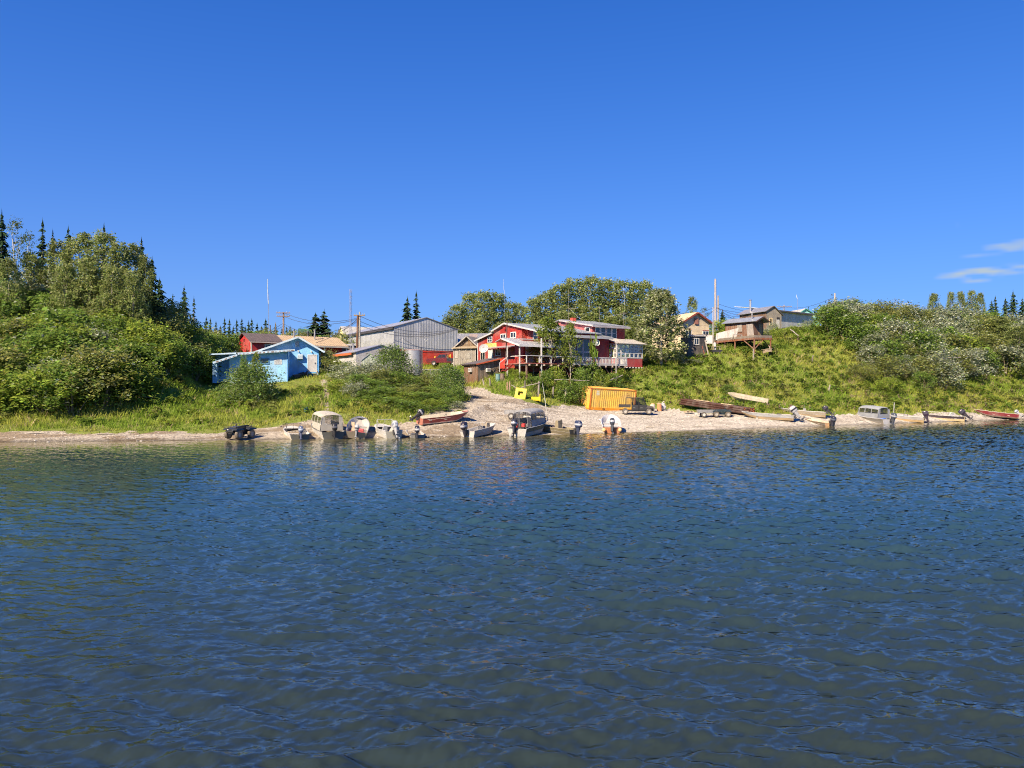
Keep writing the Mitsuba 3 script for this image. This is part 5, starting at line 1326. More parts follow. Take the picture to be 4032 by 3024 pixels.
# clutter right of the black shed
q = P(2785, 1380, 110.5)
for i, (dx, dz, lab, cat, mesh_, col) in enumerate((
        (0.15, 0.0, 'long weathered plank leaning on the corner of the black shed', 'plank', [beam([0, 0, 0], [-0.35, 0.3, 2.1], 0.18, 0.05)], (0.42, 0.38, 0.33)),
        (-0.35, 0.0, 'red handled shovel leaning on the black shed wall', 'shovel', [beam([0, 0, 0], [-0.25, 0.35, 1.35], 0.05), box(-0.12, 0.12, -0.05, 0.05, -0.3, 0.0)], (0.36, 0.09, 0.05)),
        (1.3, 0.35, 'black boat-shaped sled lying right of the black shed', 'sled', [prism([(-0.8, 0.32), (-0.6, 0.0), (0.7, 0.0), (0.9, 0.32)], -0.35, 0.35)], (0.035, 0.035, 0.04)),
        (1.2, 1.0, 'white propane bottle standing between black shed and platform', 'bottle', [lathe([(0, 0), (0.19, 0), (0.19, 0.9), (0.12, 1.02), (0.04, 1.06), (0.04, 1.16), (0, 1.16)], 18)], (0.72, 0.72, 0.70)),
        (1.35, 1.75, 'small square table with pale top beside the beige house corner', 'table', [box(-0.55, 0.55, -0.35, 0.35, 0.0, 0.05), box(-0.5, -0.44, -0.3, -0.24, -1.0, 0.0), box(0.44, 0.5, -0.3, -0.24, -1.0, 0), box(-0.5, -0.44, 0.24, 0.3, -1.0, 0), box(0.44, 0.5, 0.24, 0.3, -1.0, 0)], (0.50, 0.43, 0.28)))):
    k = thing(cat, lab, cat)
    put('body' if cat in ('sled', 'bottle', 'plank') else {'shovel': 'handle', 'table': 'top'}[cat], mesh_, 'mat_wood' if cat in ('plank', 'table') else 'mat_plain', k, frame([q[0] + dx, q[1] + 0.4 * (i > 1), gz(q[0] + dx, q[1]) + 0.2 + dz * 0.55], 12), col)

# --- brown shack and its timber platform
yaw = -54.0
c = np.array([X(2966, 116), 116, 11.7])
m = frame(c - rotz(math.radians(yaw)) @ [5.2, 0, 0], yaw)
b = thing('brown_shack', 'rusty brown shack with overhanging grey roof behind the timber platform', 'shack')
put('wall', box(0, 5.2, 0, 2.5, -1.0, 2.35), 'mat_wood', b, m, (0.17, 0.075, 0.045))
ge = face(m, (5.2, 0, 0), 90)
put('gable', prism([(0, 2.35), (2.5, 2.35), (1.25, 2.95)], 0.0, 5.1), 'mat_wood', b, ge, (0.15, 0.065, 0.04))
rf = put('roof', [slab_x((-0.45, 2.22), (1.25, 3.0), -0.4, 6.1, 0.08), slab_x((1.25, 3.0), (2.95, 2.22), -0.4, 6.1, 0.08)], 'mat_metal', b, m, (0.50, 0.53, 0.56))
put('rake_board', [slab_x((-0.45, 2.10), (1.25, 2.88), 6.103, 6.16, 0.18), slab_x((1.25, 2.88), (2.95, 2.10), 6.103, 6.16, 0.18)], 'mat_plain', rf, m, (0.10, 0.06, 0.045))
put('boarded_window', box(2.3, 3.2, -0.06, 0.0, 0.9, 2.0), 'mat_wood', b, m, (0.30, 0.28, 0.26))
put('sill', box(2.25, 3.25, -0.10, 0.0, 0.83, 0.895), 'mat_plain', b, m, (0.08, 0.05, 0.04))
put('door', box(1.35, 2.15, -0.05, 0.0, -0.05, 1.95), 'mat_wood', b, ge, (0.34, 0.22, 0.12), label='tan plywood door')
stovepipe(b, m, 4.7, 0.4, 2.5, 3.5, 0.09)
c = P(2970.4, 1326, 108.0)
pm = frame(c, 20.0)                                                            # x along the right edge, y back along the left edge
b = thing('timber_platform', 'raised timber platform on braced posts in front of the brown shack', 'platform')
put('deck', [box(0, 2.9, 0, 9.4, -0.13, -0.05)], 'mat_wood', b, pm, (0.22, 0.17, 0.13))
put('edge_beam', [box(-0.06, 0.0, -0.06, 9.4, -0.10, 0.24), box(0.0, 2.96, -0.06, 0.0, -0.10, 0.24)], 'mat_wood', b, pm, (0.20, 0.17, 0.145), label='grey weathered edge timbers')
put('joist', [box(-0.10, -0.061, -0.05, 9.4, -0.38, -0.11), box(0.0, 2.96, -0.10, -0.061, -0.38, -0.11)] + [box(0.0, 2.9, y, y + 0.06, -0.36, -0.135) for y in np.arange(0.4, 9.3, 0.8)], 'mat_wood', b, pm, (0.22, 0.085, 0.045))
for x, y in ((0.0, 0.0), (2.75, 0.0), (0.0, 4.4), (2.75, 4.4), (0.0, 8.6), (2.75, 8.6)):
    put('post', box(x - 0.07, x + 0.07, y - 0.07, y + 0.07, -2.4, -0.14), 'mat_wood', b, pm, (0.25, 0.10, 0.05))
put('brace', [beam([0, 0, -1.75], [0, 2.4, -0.35], 0.10), beam([0, 0, -1.75], [1.5, 0, -0.35], 0.10), beam([2.75, 0, -1.5], [2.75, 1.6, -0.35], 0.08)], 'mat_wood', b, pm, (0.25, 0.10, 0.05))
for lab, nm, cat, o, yw, pt, mesh_, col in (
        ('whitish peeling door panel leaning on the shack at the platform corner', 'panel', 'panel', (0.55, 1.4, 0.0), -14, 0, [prism([(-0.55, 0), (0.45, 0), (0.20, 1.95), (-0.72, 1.85)], 0, 0.06)], (0.46, 0.41, 0.35)),
        ('large white ribbed sheet tipped up on the left end of the platform', 'metal_sheet', 'sheet', (-0.3, 8.9, 0.05), -45, 0, [prism([(0, 0), (3.0, 0.05), (3.5, 1.75), (0.2, 1.0)], 0, 0.05)] + [prism([(0.6 * i, 0.03), (0.6 * i + 0.05, 0.03), (0.6 * i + 0.18, 1.05 + 0.13 * i), (0.6 * i + 0.13, 1.05 + 0.13 * i)], -0.03, 0.0) for i in range(1, 5)], (0.76, 0.75, 0.74)),
        ('white box standing left of the tipped sheet by the platform', 'cool_box', 'box', (-0.9, 9.6, -0.5), -30, 0, [box(-0.5, 0.5, -0.35, 0.35, 0, 1.25, 0.04), box(-0.53, 0.53, -0.38, 0.38, 1.252, 1.33)], (0.78, 0.78, 0.78)),
        ('pair of saw horses on the platform before the brown shack', 'saw_horse', 'saw horse', (0.6, 4.6, 0.0), 10, 0, [beam([-0.9, 0, 0.6], [0.9, 0, 0.6], 0.08)] + [beam([x, 0, 0.6], [x + s1 * 0.12, s2 * 0.3, -0.05], 0.06) for x in (-0.8, 0.8) for s1 in (-1, 1) for s2 in (-1, 1)], (0.50, 0.46, 0.40)),
        ('old wooden crate on the bare ground under the platform', 'crate', 'crate', (1.5, -0.9, -2.25), -10, 8, [box(-0.6, 0.6, -0.4, 0.4, 0.5, 0.56), box(-0.5, -0.44, -0.35, 0.35, 0, 0.5), box(0.44, 0.5, -0.35, 0.35, 0, 0.5), box(-0.45, 0.45, -0.37, -0.32, 0.1, 0.45)], (0.40, 0.31, 0.20))):
    k = thing(nm, lab, cat)
    put('body', mesh_, 'mat_wood' if cat != 'box' else 'mat_plain', k, pm @ frame(o, yw, pt), col)

# --- buildings on the right ridge
m = frame([X(3019, 133), 133, 14.0], 22)
b = thing('grey_shack', 'grey plank gable shack with wood framed window on the right ridge', 'shack')
put('wall', prism([(0, -1), (3.2, -1), (3.2, 2.75), (1.45, 4.1), (0, 3.3)], 0, 7.2), 'mat_wood', b, m, (0.24, 0.225, 0.205))
put('side_boards', [box(0.05, 7.15, -0.03, 0.0, z, z + 0.25) for z in np.arange(-0.4, 3.2, 0.28)], 'mat_wood', b, face(m, (0, 7.2, 0), -90), (0.14, 0.075, 0.05))
rf = put('roof', [slab((-0.4, 3.12), (1.45, 4.14), -0.2, 7.6, 0.07), slab((1.45, 4.14), (3.5, 2.55), -0.2, 7.6, 0.07)], 'mat_metal', b, m, (0.42, 0.42, 0.43))
put('rake_board', [slab((-0.4, 3.06), (1.45, 4.08), -0.25, -0.203, 0.12), slab((1.45, 4.08), (3.5, 2.49), -0.25, -0.203, 0.12)], 'mat_plain', rf, m, (0.09, 0.08, 0.08))
window(b, m, 0.72, 1.08, 0.9, 1.95, 0, 0, (0.62, 0.50, 0.30), w=0.14)
put('door', box(2.1, 2.75, -0.05, 0.0, 0.0, 2.2), 'mat_plain', b, m, (0.60, 0.60, 0.60))
put('transom', box(2.08, 2.77, -0.07, -0.051, 1.85, 2.25), 'mat_plain', b, m, (0.03, 0.03, 0.035))
stovepipe(b, m, 0.3, 4.6, 3.4, 5.6, 0.16, (0.62, 0.63, 0.65))
m = frame([X(3040, 143), 143, 15.2], 38)
b = thing('metal_hall', 'long pale corrugated building with white roof on the right ridge', 'building')
put('wall', [corrugated(0, 14.0, lambda x: 3.2, -1.0)], 'mat_sheet', b, m)
put('back', box(0.05, 13.95, 0.05, 7, -1, 3.15), 'mat_plain', b, m, (0.45, 0.46, 0.48))
rf = put('roof', slab_x((-0.6, 3.2), (6.0, 4.1), -3.2, 14.3, 0.1), 'mat_plain', b, m, (0.62, 0.66, 0.70))
put('eave_board', box(-3.2, 14.3, -0.66, -0.61, 3.02, 3.24), 'mat_plain', rf, m, (0.07, 0.07, 0.09))
m = frame([X(3140, 168), 168, 16.0], 10)
b = thing('turquoise_house', 'turquoise gabled house with grey roof at the far right of the ridge', 'house')
put('wall', prism([(0, -1), (5.4, -1), (5.4, 3.4), (1.9, 5.2), (0, 4.0)], 0, 7), 'mat_paint', b, m, (0.25, 0.66, 0.66), jitter=0.02)
rf = put('roof', [slab((-0.3, 3.85), (1.9, 5.24), -0.3, 7.3), slab((1.9, 5.24), (5.9, 3.2), -0.3, 7.3)], 'mat_plain', b, m, (0.42, 0.40, 0.38))
put('fascia', [slab((-0.3, 3.74), (1.9, 5.12), -0.36, -0.303, 0.16), slab((1.9, 5.12), (5.9, 3.08), -0.36, -0.303, 0.16)], 'mat_plain', rf, m, (0.06, 0.28, 0.26))


# ------------------------------------------------------------------ boats
def loft(rings, caps=True):
    """A closed skin over a list of equally long rings of points."""
    n, k = len(rings), len(rings[0])
    v = np.vstack(rings)
    i, j = np.meshgrid(np.arange(n - 1), np.arange(k), indexing='ij')
    q = np.stack([i * k + j, i * k + (j + 1) % k, (i + 1) * k + (j + 1) % k, (i + 1) * k + j], -1).reshape(-1, 4)
    f = [np.vstack([q[:, [0, 1, 2]], q[:, [0, 2, 3]]])]
    if caps:
        for a, flip in ((0, True), ((n - 1) * k, False)):
            c = len(v)
            v = np.vstack([v, v[a:a + k].mean(0)])
            t = np.stack([a + np.arange(k), a + (np.arange(k) + 1) % k, np.full(k, c)], 1)
            f.append(t[:, ::-1] if flip else t)
    return v, np.vstack(f)


def rring(cx, cy, z, lx, ly, p=3.2, n=18):
    """A rounded-rectangle ring around (cx, cy) at height z."""
    a = np.linspace(0, 2 * np.pi, n, endpoint=False)
    c, s = np.cos(a), np.sin(a)
    return np.stack([cx + lx / 2 * np.sign(c) * np.abs(c) ** (2 / p), cy + ly / 2 * np.sign(s) * np.abs(s) ** (2 / p), 0 * a + z], 1)


def outboard(parent, m, x, z, cowl=(0.03, 0.03, 0.04), band=(0.55, 0.55, 0.56), tilt=0.0, s=1.0, y=0.0):
    """An outboard motor hung on the transom top at (x, y, z); tilt lifts its leg out of the water behind the boat."""
    t = math.radians(tilt)
    mm = m @ frame((x, y, z), 0) @ np.array([[math.cos(t), 0, math.sin(t), 0], [0, 1, 0, 0], [-math.sin(t), 0, math.cos(t), 0], [0, 0, 0, 1.0]]) @ np.diag([s, s, s, 1])
    k = put('outboard', [box(-0.10, 0.06, -0.13, 0.13, -0.32, 0.08), beam([-0.12, 0, -0.15], [-0.12, 0, 0.22], 0.12)], 'mat_plain', parent, mm, (0.05, 0.05, 0.055))
    put('cowling', loft([rring(-0.30, 0, 0.16, 0.44, 0.30), rring(-0.31, 0, 0.24, 0.56, 0.38), rring(-0.31, 0, 0.42, 0.60, 0.41), rring(-0.29, 0, 0.58, 0.55, 0.38), rring(-0.27, 0, 0.68, 0.42, 0.29), rring(-0.26, 0, 0.70, 0.26, 0.16)]), 'mat_gloss', k, mm, cowl, smooth=40, jitter=0)
    put('stripe', [loft([rring(-0.31, 0, 0.34, 0.606, 0.416), rring(-0.31, 0, 0.41, 0.610, 0.420), rring(-0.30, 0, 0.48, 0.596, 0.410)], False)], 'mat_gloss', k, mm, band, smooth=40, jitter=0)
    put('leg', [loft([rring(-0.30, 0, -0.62, 0.17, 0.07), rring(-0.30, 0, -0.30, 0.22, 0.12), rring(-0.30, 0, 0.0, 0.30, 0.20), rring(-0.30, 0, 0.17, 0.36, 0.25)]), box(-0.52, -0.16, -0.11, 0.11, -0.42, -0.40)], 'mat_plain', k, mm, np.asarray(cowl) * 0.8 + 0.02, smooth=40)
    put('gearcase', [lathe([(0, 0.28), (0.05, 0.22), (0.065, 0.05), (0.055, -0.2), (0.02, -0.27), (0, -0.27)], 12).apply_transform(trimesh.transformations.rotation_matrix(math.pi / 2, [0, 1, 0])).apply_translation([-0.36, 0, -0.68]), prism([(-0.42, -0.72), (-0.22, -0.72), (-0.36, -0.92), (-0.44, -0.92)], -0.012, 0.012)], 'mat_plain', k, mm, (0.06, 0.06, 0.07))
    bl = []
    for a in (0, 120, 240):
        c, q = math.cos(math.radians(a)), math.sin(math.radians(a))
        bl.append((np.array([[-0.64, 0, -0.68], [-0.60, 0.14 * c - 0.05 * q, -0.68 + 0.14 * q + 0.05 * c], [-0.66, 0.15 * c + 0.04 * q, -0.68 + 0.15 * q - 0.04 * c], [-0.68, 0.08 * c + 0.06 * q, -0.68 + 0.08 * q - 0.06 * c]]), np.array([[0, 1, 2], [0, 2, 3], [0, 2, 1], [0, 3, 2]])))
    put('propeller', bl, 'mat_metal', k, mm, (0.55, 0.55, 0.54))
    return k


def hull_lines(L, B, D, bow, n=22):
    """Half-widths and heights of keel, chine and gunwale along a boat of length L: rows (x, keel z, chine y, chine z, gunwale y, gunwale z)."""
    t = np.linspace(0, 1, n)
    if bow == 'v':
        w = np.where(t < 0.45, 0.93 + 0.07 * t / 0.45, np.sqrt(np.clip(1 - (np.maximum(t - 0.45, 0) / 0.553) ** 2.2, 0.0, 1)))
        gy = B / 2 * np.maximum(w, 0.012)
        rise = np.clip((t - 0.58) / 0.42, 0, 1)
        gzz = D * (1 + 0.30 * np.clip((t - 0.25) / 0.75, 0, 1) ** 2)
        kz = D * 1.12 * rise ** 2.6
        cy = gy * (0.80 - 0.55 * rise ** 1.6)
        cz = kz + D * (0.10 + 0.14 * rise) * (1 - rise ** 6)
    else:
        w = np.where(t < 0.6, 1.0, 1 - 0.30 * (np.maximum(t - 0.6, 0) / 0.4) ** 1.6)
        gy = B / 2 * w
        rise = np.clip((t - 0.62) / 0.38, 0, 1)
        gzz = D * (1 + 0.22 * np.clip((t - 0.4) / 0.6, 0, 1) ** 2)
        kz = D * 1.05 * rise ** 1.9
        cy = gy * 0.80
        cz = kz + 0.03
    return np.stack([t * L, kz, cy, np.minimum(cz, gzz - 0.03), gy, gzz], 1)


def strip(a, b):
    """A band of quads between two polylines of equal length."""
    n = len(a)
    i = np.arange(n - 1)
    return np.vstack([a, b]), np.vstack([np.stack([i, i + 1, i + n + 1], 1), np.stack([i, i + n + 1, i + n], 1)])


def boat(label, m, L, B, D, bow='v', side=(0.5, 0.5, 0.5), low=(0.45, 0.42, 0.36), inside=(0.5, 0.5, 0.48), rim=(0.5, 0.5, 0.5), transom=None, bench=(0.28, 0.52), mat='mat_paint', foredeck=None, cat='boat', nm='boat', part=0.48):
    k = thing(nm, label, cat)
    h = hull_lines(L, B, D, bow)
    o = np.zeros(len(h))

    def line(y, z, sgn, dx=0.0):
        return np.stack([h[:, 0] + dx, sgn * y, z], 1)
    lowp, sidep, innerp = [], [], []
    for s in (1, -1):
        keel, chine, gun = line(o, h[:, 1], s), line(h[:, 2], h[:, 3], s), line(h[:, 4], h[:, 5], s)
        mid = chine * (1 - part) + gun * part
        lowp += [strip(keel, chine), strip(chine, mid)]
        sidep += [strip(mid, gun)]
        gin = line(np.maximum(h[:, 4] - 0.05, 0.002), h[:, 5] - 0.004, s)
        floor_z = np.minimum(np.maximum(h[:, 3] + 0.05, 0.10), h[:, 5] - 0.06)
        fl = line(np.maximum(h[:, 2] - 0.04, 0.002), floor_z, s)
        cen = line(o, floor_z, s)
        innerp += [strip(gin, fl), strip(fl, cen), strip(gun, gin)]
    x0 = h[0]
    ring = np.array([[0, 0, x0[1]], [0, x0[2], x0[3]], [0, x0[4], x0[5] * 0.94], [0, -x0[4], x0[5] * 0.94], [0, -x0[2], x0[3]]])
    if bow != 'v':
        e = h[-1]
        sidep.append((np.array([[e[0], e[4], e[5]], [e[0], -e[4], e[5]], [e[0], -e[2], e[3]], [e[0], e[2], e[3]]]), np.array([[0, 1, 2], [0, 2, 3]])))
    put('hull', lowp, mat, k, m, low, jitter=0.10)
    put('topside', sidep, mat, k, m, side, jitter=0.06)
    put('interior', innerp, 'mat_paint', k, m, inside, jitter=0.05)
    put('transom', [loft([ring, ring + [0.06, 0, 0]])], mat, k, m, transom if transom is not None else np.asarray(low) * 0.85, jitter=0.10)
    ru = [tube(np.stack([h[:, 0], s * h[:, 4], h[:, 5]], 1), 0.028, 6) for s in (1, -1)]
    put('gunwale', ru, mat, k, m, rim, smooth=50)
    rub = [tube(np.stack([h[:, 0], s * (h[:, 2] * (1 - part) + h[:, 4] * part + 0.012), h[:, 3] * (1 - part) + h[:, 5] * part], 1), 0.014, 4) for s in (1, -1)]
    put('strake', rub, mat, k, m, np.asarray(side) * 0.5 + 0.2)
    for b_ in bench:
        y = np.interp(b_ * L, h[:, 0], h[:, 4]) - 0.06
        zt = 0.62 * D
        put('bench', [box(b_ * L - 0.14, b_ * L + 0.14, -y, y, zt - 0.04, zt), box(b_ * L - 0.12, b_ * L + 0.12, -y * 0.85, y * 0.85, 0.12, zt - 0.04)], 'mat_paint', k, m, np.asarray(inside) * 0.9 + 0.03)
    if foredeck:
        q = h[h[:, 0] > foredeck * L]
        put('foredeck', [strip(np.stack([q[:, 0], q[:, 4] - 0.02, q[:, 5] + 0.012], 1), np.stack([q[:, 0], -q[:, 4] + 0.02, q[:, 5] + 0.012], 1))], mat, k, m, side)
    return k


def windshield(k, m, x, y, z, hgt=0.45, col=(0.10, 0.10, 0.11), rake=0.22, split=True):
    pts = [[x - 0.55, y, z], [x, y * 0.92, z], [x, -y * 0.92, z], [x - 0.55, -y, z]]
    top = [[x - 0.60, y * 0.96, z + hgt * 0.75], [x - rake, y * 0.86, z + hgt], [x - rake, -y * 0.86, z + hgt], [x - 0.60, -y * 0.96, z + hgt * 0.75]]
    bars = [tube(pts, 0.014, 5), tube(top, 0.02, 5)] + [tube([a, b], 0.016, 5) for a, b in zip(pts, top)]
    if split:
        bars.append(tube([[x, 0, z], [x - rake, 0, z + hgt]], 0.014, 5))
    w = put('windshield', bars, 'mat_plain', k, m, col)
    put('pane', [(np.array([pts[i], pts[i + 1], top[i + 1], top[i]]), np.array([[0, 1, 2], [0, 2, 3]])) for i in range(3)], 'mat_pane', w, m)


def seat(k, m, x, y, z, col=(0.74, 0.73, 0.70)):
    put('seat', [box(x - 0.22, x + 0.24, y - 0.22, y + 0.22, z, z + 0.12, 0.03), trimesh.convex.convex_hull(np.array([[x - 0.24, y + s * 0.21, z + 0.1] for s in (-1, 1)] + [[x - 0.12, y + s * 0.21, z + 0.1] for s in (-1, 1)] + [[x - 0.36, y + s * 0.17, z + 0.58] for s in (-1, 1)] + [[x - 0.26, y + s * 0.17, z + 0.60] for s in (-1, 1)])), cyl([x, y, 0.1], [x, y, z], 0.05, 8)], 'mat_plain', k, m, col, smooth=30)


def console(k, m, x, y, z0, w=0.5, hgt=0.8, col=(0.4, 0.4, 0.4), glass=True):
    c = put('console', [prism([(x - 0.22, z0), (x + 0.22, z0), (x + 0.16, z0 + hgt), (x - 0.12, z0 + hgt)], y - w / 2, y + w / 2)], 'mat_paint', k, m, col)
    put('steering_wheel', [tube([[x - 0.26 + 0.06 * math.sin(a), y + 0.17 * math.cos(a), z0 + hgt - 0.1 + 0.16 * math.sin(a)] for a in np.linspace(0, 2 * np.pi, 15)], 0.018, 5)], 'mat_plain', c, m, (0.03, 0.03, 0.03))
    if glass:
        put('windscreen', [tube([[x + 0.1, y - w / 2, z0 + hgt], [x, y - w / 2, z0 + hgt + 0.4], [x, y + w / 2, z0 + hgt + 0.4], [x + 0.1, y + w / 2, z0 + hgt]], 0.016, 5)], 'mat_plain', c, m, (0.2, 0.2, 0.2))
        put('pane', [(np.array([[x + 0.1, y - w / 2, z0 + hgt], [x + 0.1, y + w / 2, z0 + hgt], [x, y + w / 2, z0 + hgt + 0.4], [x, y - w / 2, z0 + hgt + 0.4]]), np.array([[0, 1, 2], [0, 2, 3]]))], 'mat_pane', c, m)


def canopy(k, m, x0, x1, y, z0, z1, col=(0.50, 0.49, 0.44), open_back=False, vinyl=(0.05, 0.055, 0.055), trim=None):
    """A canvas cabin from x0 (aft) to x1: arched roof, canvas lower walls, clear vinyl windows between frames."""
    a = np.linspace(0, np.pi, 11)
    rf = []
    for x, h_, wy in ((x0, z1 - 0.10, y * 0.86), (x0 + 0.15, z1, y * 0.88), ((x0 + x1) / 2, z1 + 0.05, y * 0.88), (x1 - 0.55, z1, y * 0.86), (x1 - 0.25, z1 - 0.14, y * 0.80)):
        rf.append(np.stack([0 * a + x, wy * np.cos(a) * 1.0, h_ - 0.28 + 0.30 * np.sin(a) ** 0.75], 1))
    roof = [strip(p, q) for p, q in zip(rf[:-1], rf[1:])]
    c = put('canopy', roof, 'mat_plain', k, m, col, smooth=40)
    zs = z0 + (z1 - z0) * 0.42
    zt = z1 - 0.28
    walls, panes = [], []
    xb = [x0, x0 + (x1 - x0 - 0.5) * 0.36, x0 + (x1 - x0 - 0.5) * 0.70, x1 - 0.45]
    for s in (1, -1):
        walls.append((np.array([[x0, s * y, z0], [x1, s * y * 0.80, z0], [x1 - 0.18, s * y * 0.80, zs], [x0, s * y * 0.94, zs]]), np.array([[0, 1, 2], [0, 2, 3]])))
        for i in range(3):
            panes.append((np.array([[xb[i] + 0.05, s * y * 0.94, zs], [xb[i + 1] - 0.05, s * y * 0.92, zs], [xb[i + 1] - 0.05, s * y * 0.87, zt], [xb[i] + 0.05, s * y * 0.87, zt]]), np.array([[0, 1, 2], [0, 2, 3]])))
        for x in xb:
            walls.append(beam([x, s * y * 0.945, zs], [x, s * y * 0.875, zt + 0.02], 0.10, 0.015))
        panes.append((np.array([[x1 - 0.45, s * y * 0.88, zs], [x1 - 0.18, s * y * 0.80, zs], [x1 - 0.40, s * y * 0.80, zt], [x1 - 0.45, s * y * 0.84, zt]]), np.array([[0, 1, 2], [0, 2, 3]])))
    panes.append((np.array([[x1 - 0.18, y * 0.78, zs], [x1 - 0.18, -y * 0.78, zs], [x1 - 0.33, -y * 0.74, zt + 0.1], [x1 - 0.33, y * 0.74, zt + 0.1]]), np.array([[0, 1, 2], [0, 2, 3]])))
    if open_back:
        panes.append((np.array([[x0 - 0.02, y * 0.92, z0], [x0 - 0.02, y * 0.30, z0], [x0 - 0.02, y * 0.30, zt + 0.22], [x0 - 0.02, y * 0.80, zt + 0.08]]), np.array([[0, 1, 2], [0, 2, 3]])))
        walls += [beam([x0, 0.30 * y, z0], [x0, 0.30 * y, zt + 0.2], 0.05, 0.03), beam([x0, -0.55 * y, z0], [x0, -0.5 * y, zt + 0.16], 0.05, 0.03)]
        panes.append((np.array([[x0 - 0.02, -y * 0.92, z0], [x0 - 0.02, -y * 0.55, z0], [x0 - 0.02, -y * 0.5, zt + 0.2], [x0 - 0.02, -y * 0.80, zt + 0.08]]), np.array([[0, 1, 2], [0, 2, 3]])))
    else:
        for y0_, y1_ in ((-0.95, -0.62), (0.62, 0.95)):
            walls.append((np.array([[x0 - 0.01, y * y0_, z0], [x0 - 0.01, y * y1_, z0], [x0 - 0.01, y * y1_ * 0.9, zt + 0.1], [x0 - 0.01, y * y0_ * 0.9, zt + 0.02]]), np.array([[0, 1, 2], [0, 2, 3]])))
        walls.append((np.array([[x0 - 0.01, -y * 0.62, z0], [x0 - 0.01, y * 0.62, z0], [x0 - 0.01, y * 0.62, zs - 0.05], [x0 - 0.01, -y * 0.62, zs - 0.05]]), np.array([[0, 1, 2], [0, 2, 3]])))
        panes.append((np.array([[x0 - 0.015, -y * 0.60, zs - 0.05], [x0 - 0.015, y * 0.60, zs - 0.05], [x0 - 0.015, y * 0.56, zt + 0.2], [x0 - 0.015, -y * 0.56, zt + 0.2]]), np.array([[0, 1, 2], [0, 2, 3]])))
    put('side_curtain', walls, 'mat_plain', c, m, col)
    put('vinyl_window', panes, 'mat_vinyl', c, m, vinyl, jitter=0)


def edge(sx, off):
    """The distance at which the line of sight of column sx is off metres short of the waterline."""
    D = np.linspace(45, 130, 1701)
    return float(D[np.argmax(D + off > shore(X(sx, D)))])


def at(sx, D, yaw, z=None, pitch=0.0, roll=0.0, lift=0.0):
    x = X(sx, D)
    return frame([x, D, (max(gz(x, D), -0.12) if z is None else z) + lift], yaw, pitch, roll)


ALU, ALUD, CREAMY, PWHITE = (0.42, 0.42, 0.41), (0.26, 0.26, 0.255), (0.66, 0.60, 0.46), (0.62, 0.62, 0.60)
BLK, NAVY = (0.022, 0.022, 0.026), (0.03, 0.045, 0.10)

m = at(1182, edge(1182, 0.3), 116, -0.12, 3.5)
k = boat('low white skiff with two small windshields, leftmost of the boats', m, 4.3, 1.65, 0.56, side=(0.68, 0.67, 0.62), low=(0.66, 0.60, 0.48), inside=(0.55, 0.54, 0.5), transom=(0.12, 0.12, 0.10), foredeck=0.74)
windshield(k, m, 3.0, 0.62, 0.62, 0.5)
console(k, m, 1.5, -0.45, 0.2, 0.5, 0.62, (0.20, 0.2, 0.2))
outboard(k, m, -0.02, 0.56, (0.10, 0.12, 0.20), (0.50, 0.55, 0.62), 4, 0.9)
m = at(1313, edge(1313, 0.3), 117, -0.12, 3)
k = boat('white boat with tall beige canvas cabin and black outboard, second from the left', m, 5.4, 1.95, 0.72, side=(0.62, 0.62, 0.60), low=(0.58, 0.55, 0.50), inside=(0.35, 0.35, 0.33), transom=(0.075, 0.085, 0.075), rim=(0.12, 0.12, 0.12), bench=(0.2,), foredeck=0.72)
canopy(k, m, 0.55, 4.1, 0.94, 0.72, 2.05, (0.38, 0.36, 0.31))
seat(k, m, 1.7, 0.4, 0.4, (0.10, 0.10, 0.11))
seat(k, m, 1.7, -0.4, 0.4, (0.10, 0.10, 0.11))
outboard(k, m, -0.02, 0.72, BLK, (0.10, 0.10, 0.11), 0, 1.0)
m = at(1401, edge(1401, 0.1), 97, -0.03, 11, 7)
k = boat('bare aluminium skiff heeled to the left on the bank with its bow high', m, 4.4, 1.75, 0.62, side=(0.50, 0.49, 0.46), low=(0.46, 0.42, 0.34), inside=(0.45, 0.44, 0.42), transom=(0.32, 0.27, 0.20), mat='mat_metal', bench=(0.12, 0.4, 0.66), foredeck=0.86)
put('gear', [box(0.4, 0.8, -0.7, 0.6, 0.30, 0.42, 0.03), box(1.0, 1.4, -0.5, 0.1, 0.3, 0.55, 0.04)], 'mat_plain', k, m, (0.45, 0.10, 0.10))
put('board', [beam([0.5, 0.3, 0.5], [2.6, 0.5, 0.7], 0.25, 0.04)], 'mat_wood', k, m, (0.60, 0.47, 0.30))
outboard(k, m, -0.02, 0.60, (0.45, 0.46, 0.47), (0.06, 0.06, 0.07), 8, 0.85)
m = at(1552, edge(1552, 0.3), 119, -0.12, 3)
k = boat('pale runabout with white framed windshield and two white seats', m, 3.7, 1.55, 0.72, side=PWHITE, low=(0.70, 0.69, 0.65), inside=(0.55, 0.55, 0.53), rim=(0.78, 0.78, 0.78), transom=(0.42, 0.40, 0.33), bench=(), foredeck=0.66)
windshield(k, m, 2.5, 0.72, 0.80, 0.62, (0.72, 0.72, 0.72), 0.15)
seat(k, m, 1.4, 0.36, 0.45)
seat(k, m, 0.75, -0.42, 0.45)
outboard(k, m, -0.02, 0.70, (0.52, 0.54, 0.57), (0.20, 0.22, 0.28), 26, 1.05)
m = at(1645, edge(1645, 0.3), 106, -0.10, 3)
k = boat('small low skiff lying right of the runabout, mostly black outboard showing', m, 3.2, 1.25, 0.36, bow='jon', side=(0.48, 0.46, 0.42), low=(0.32, 0.29, 0.24), inside=(0.40, 0.38, 0.35), transom=(0.20, 0.19, 0.17), bench=(0.35, 0.7))
put('fuel_tank', [box(0.4, 0.85, 0.1, 0.45, 0.12, 0.42, 0.04)], 'mat_plain', k, m, (0.10, 0.10, 0.11))
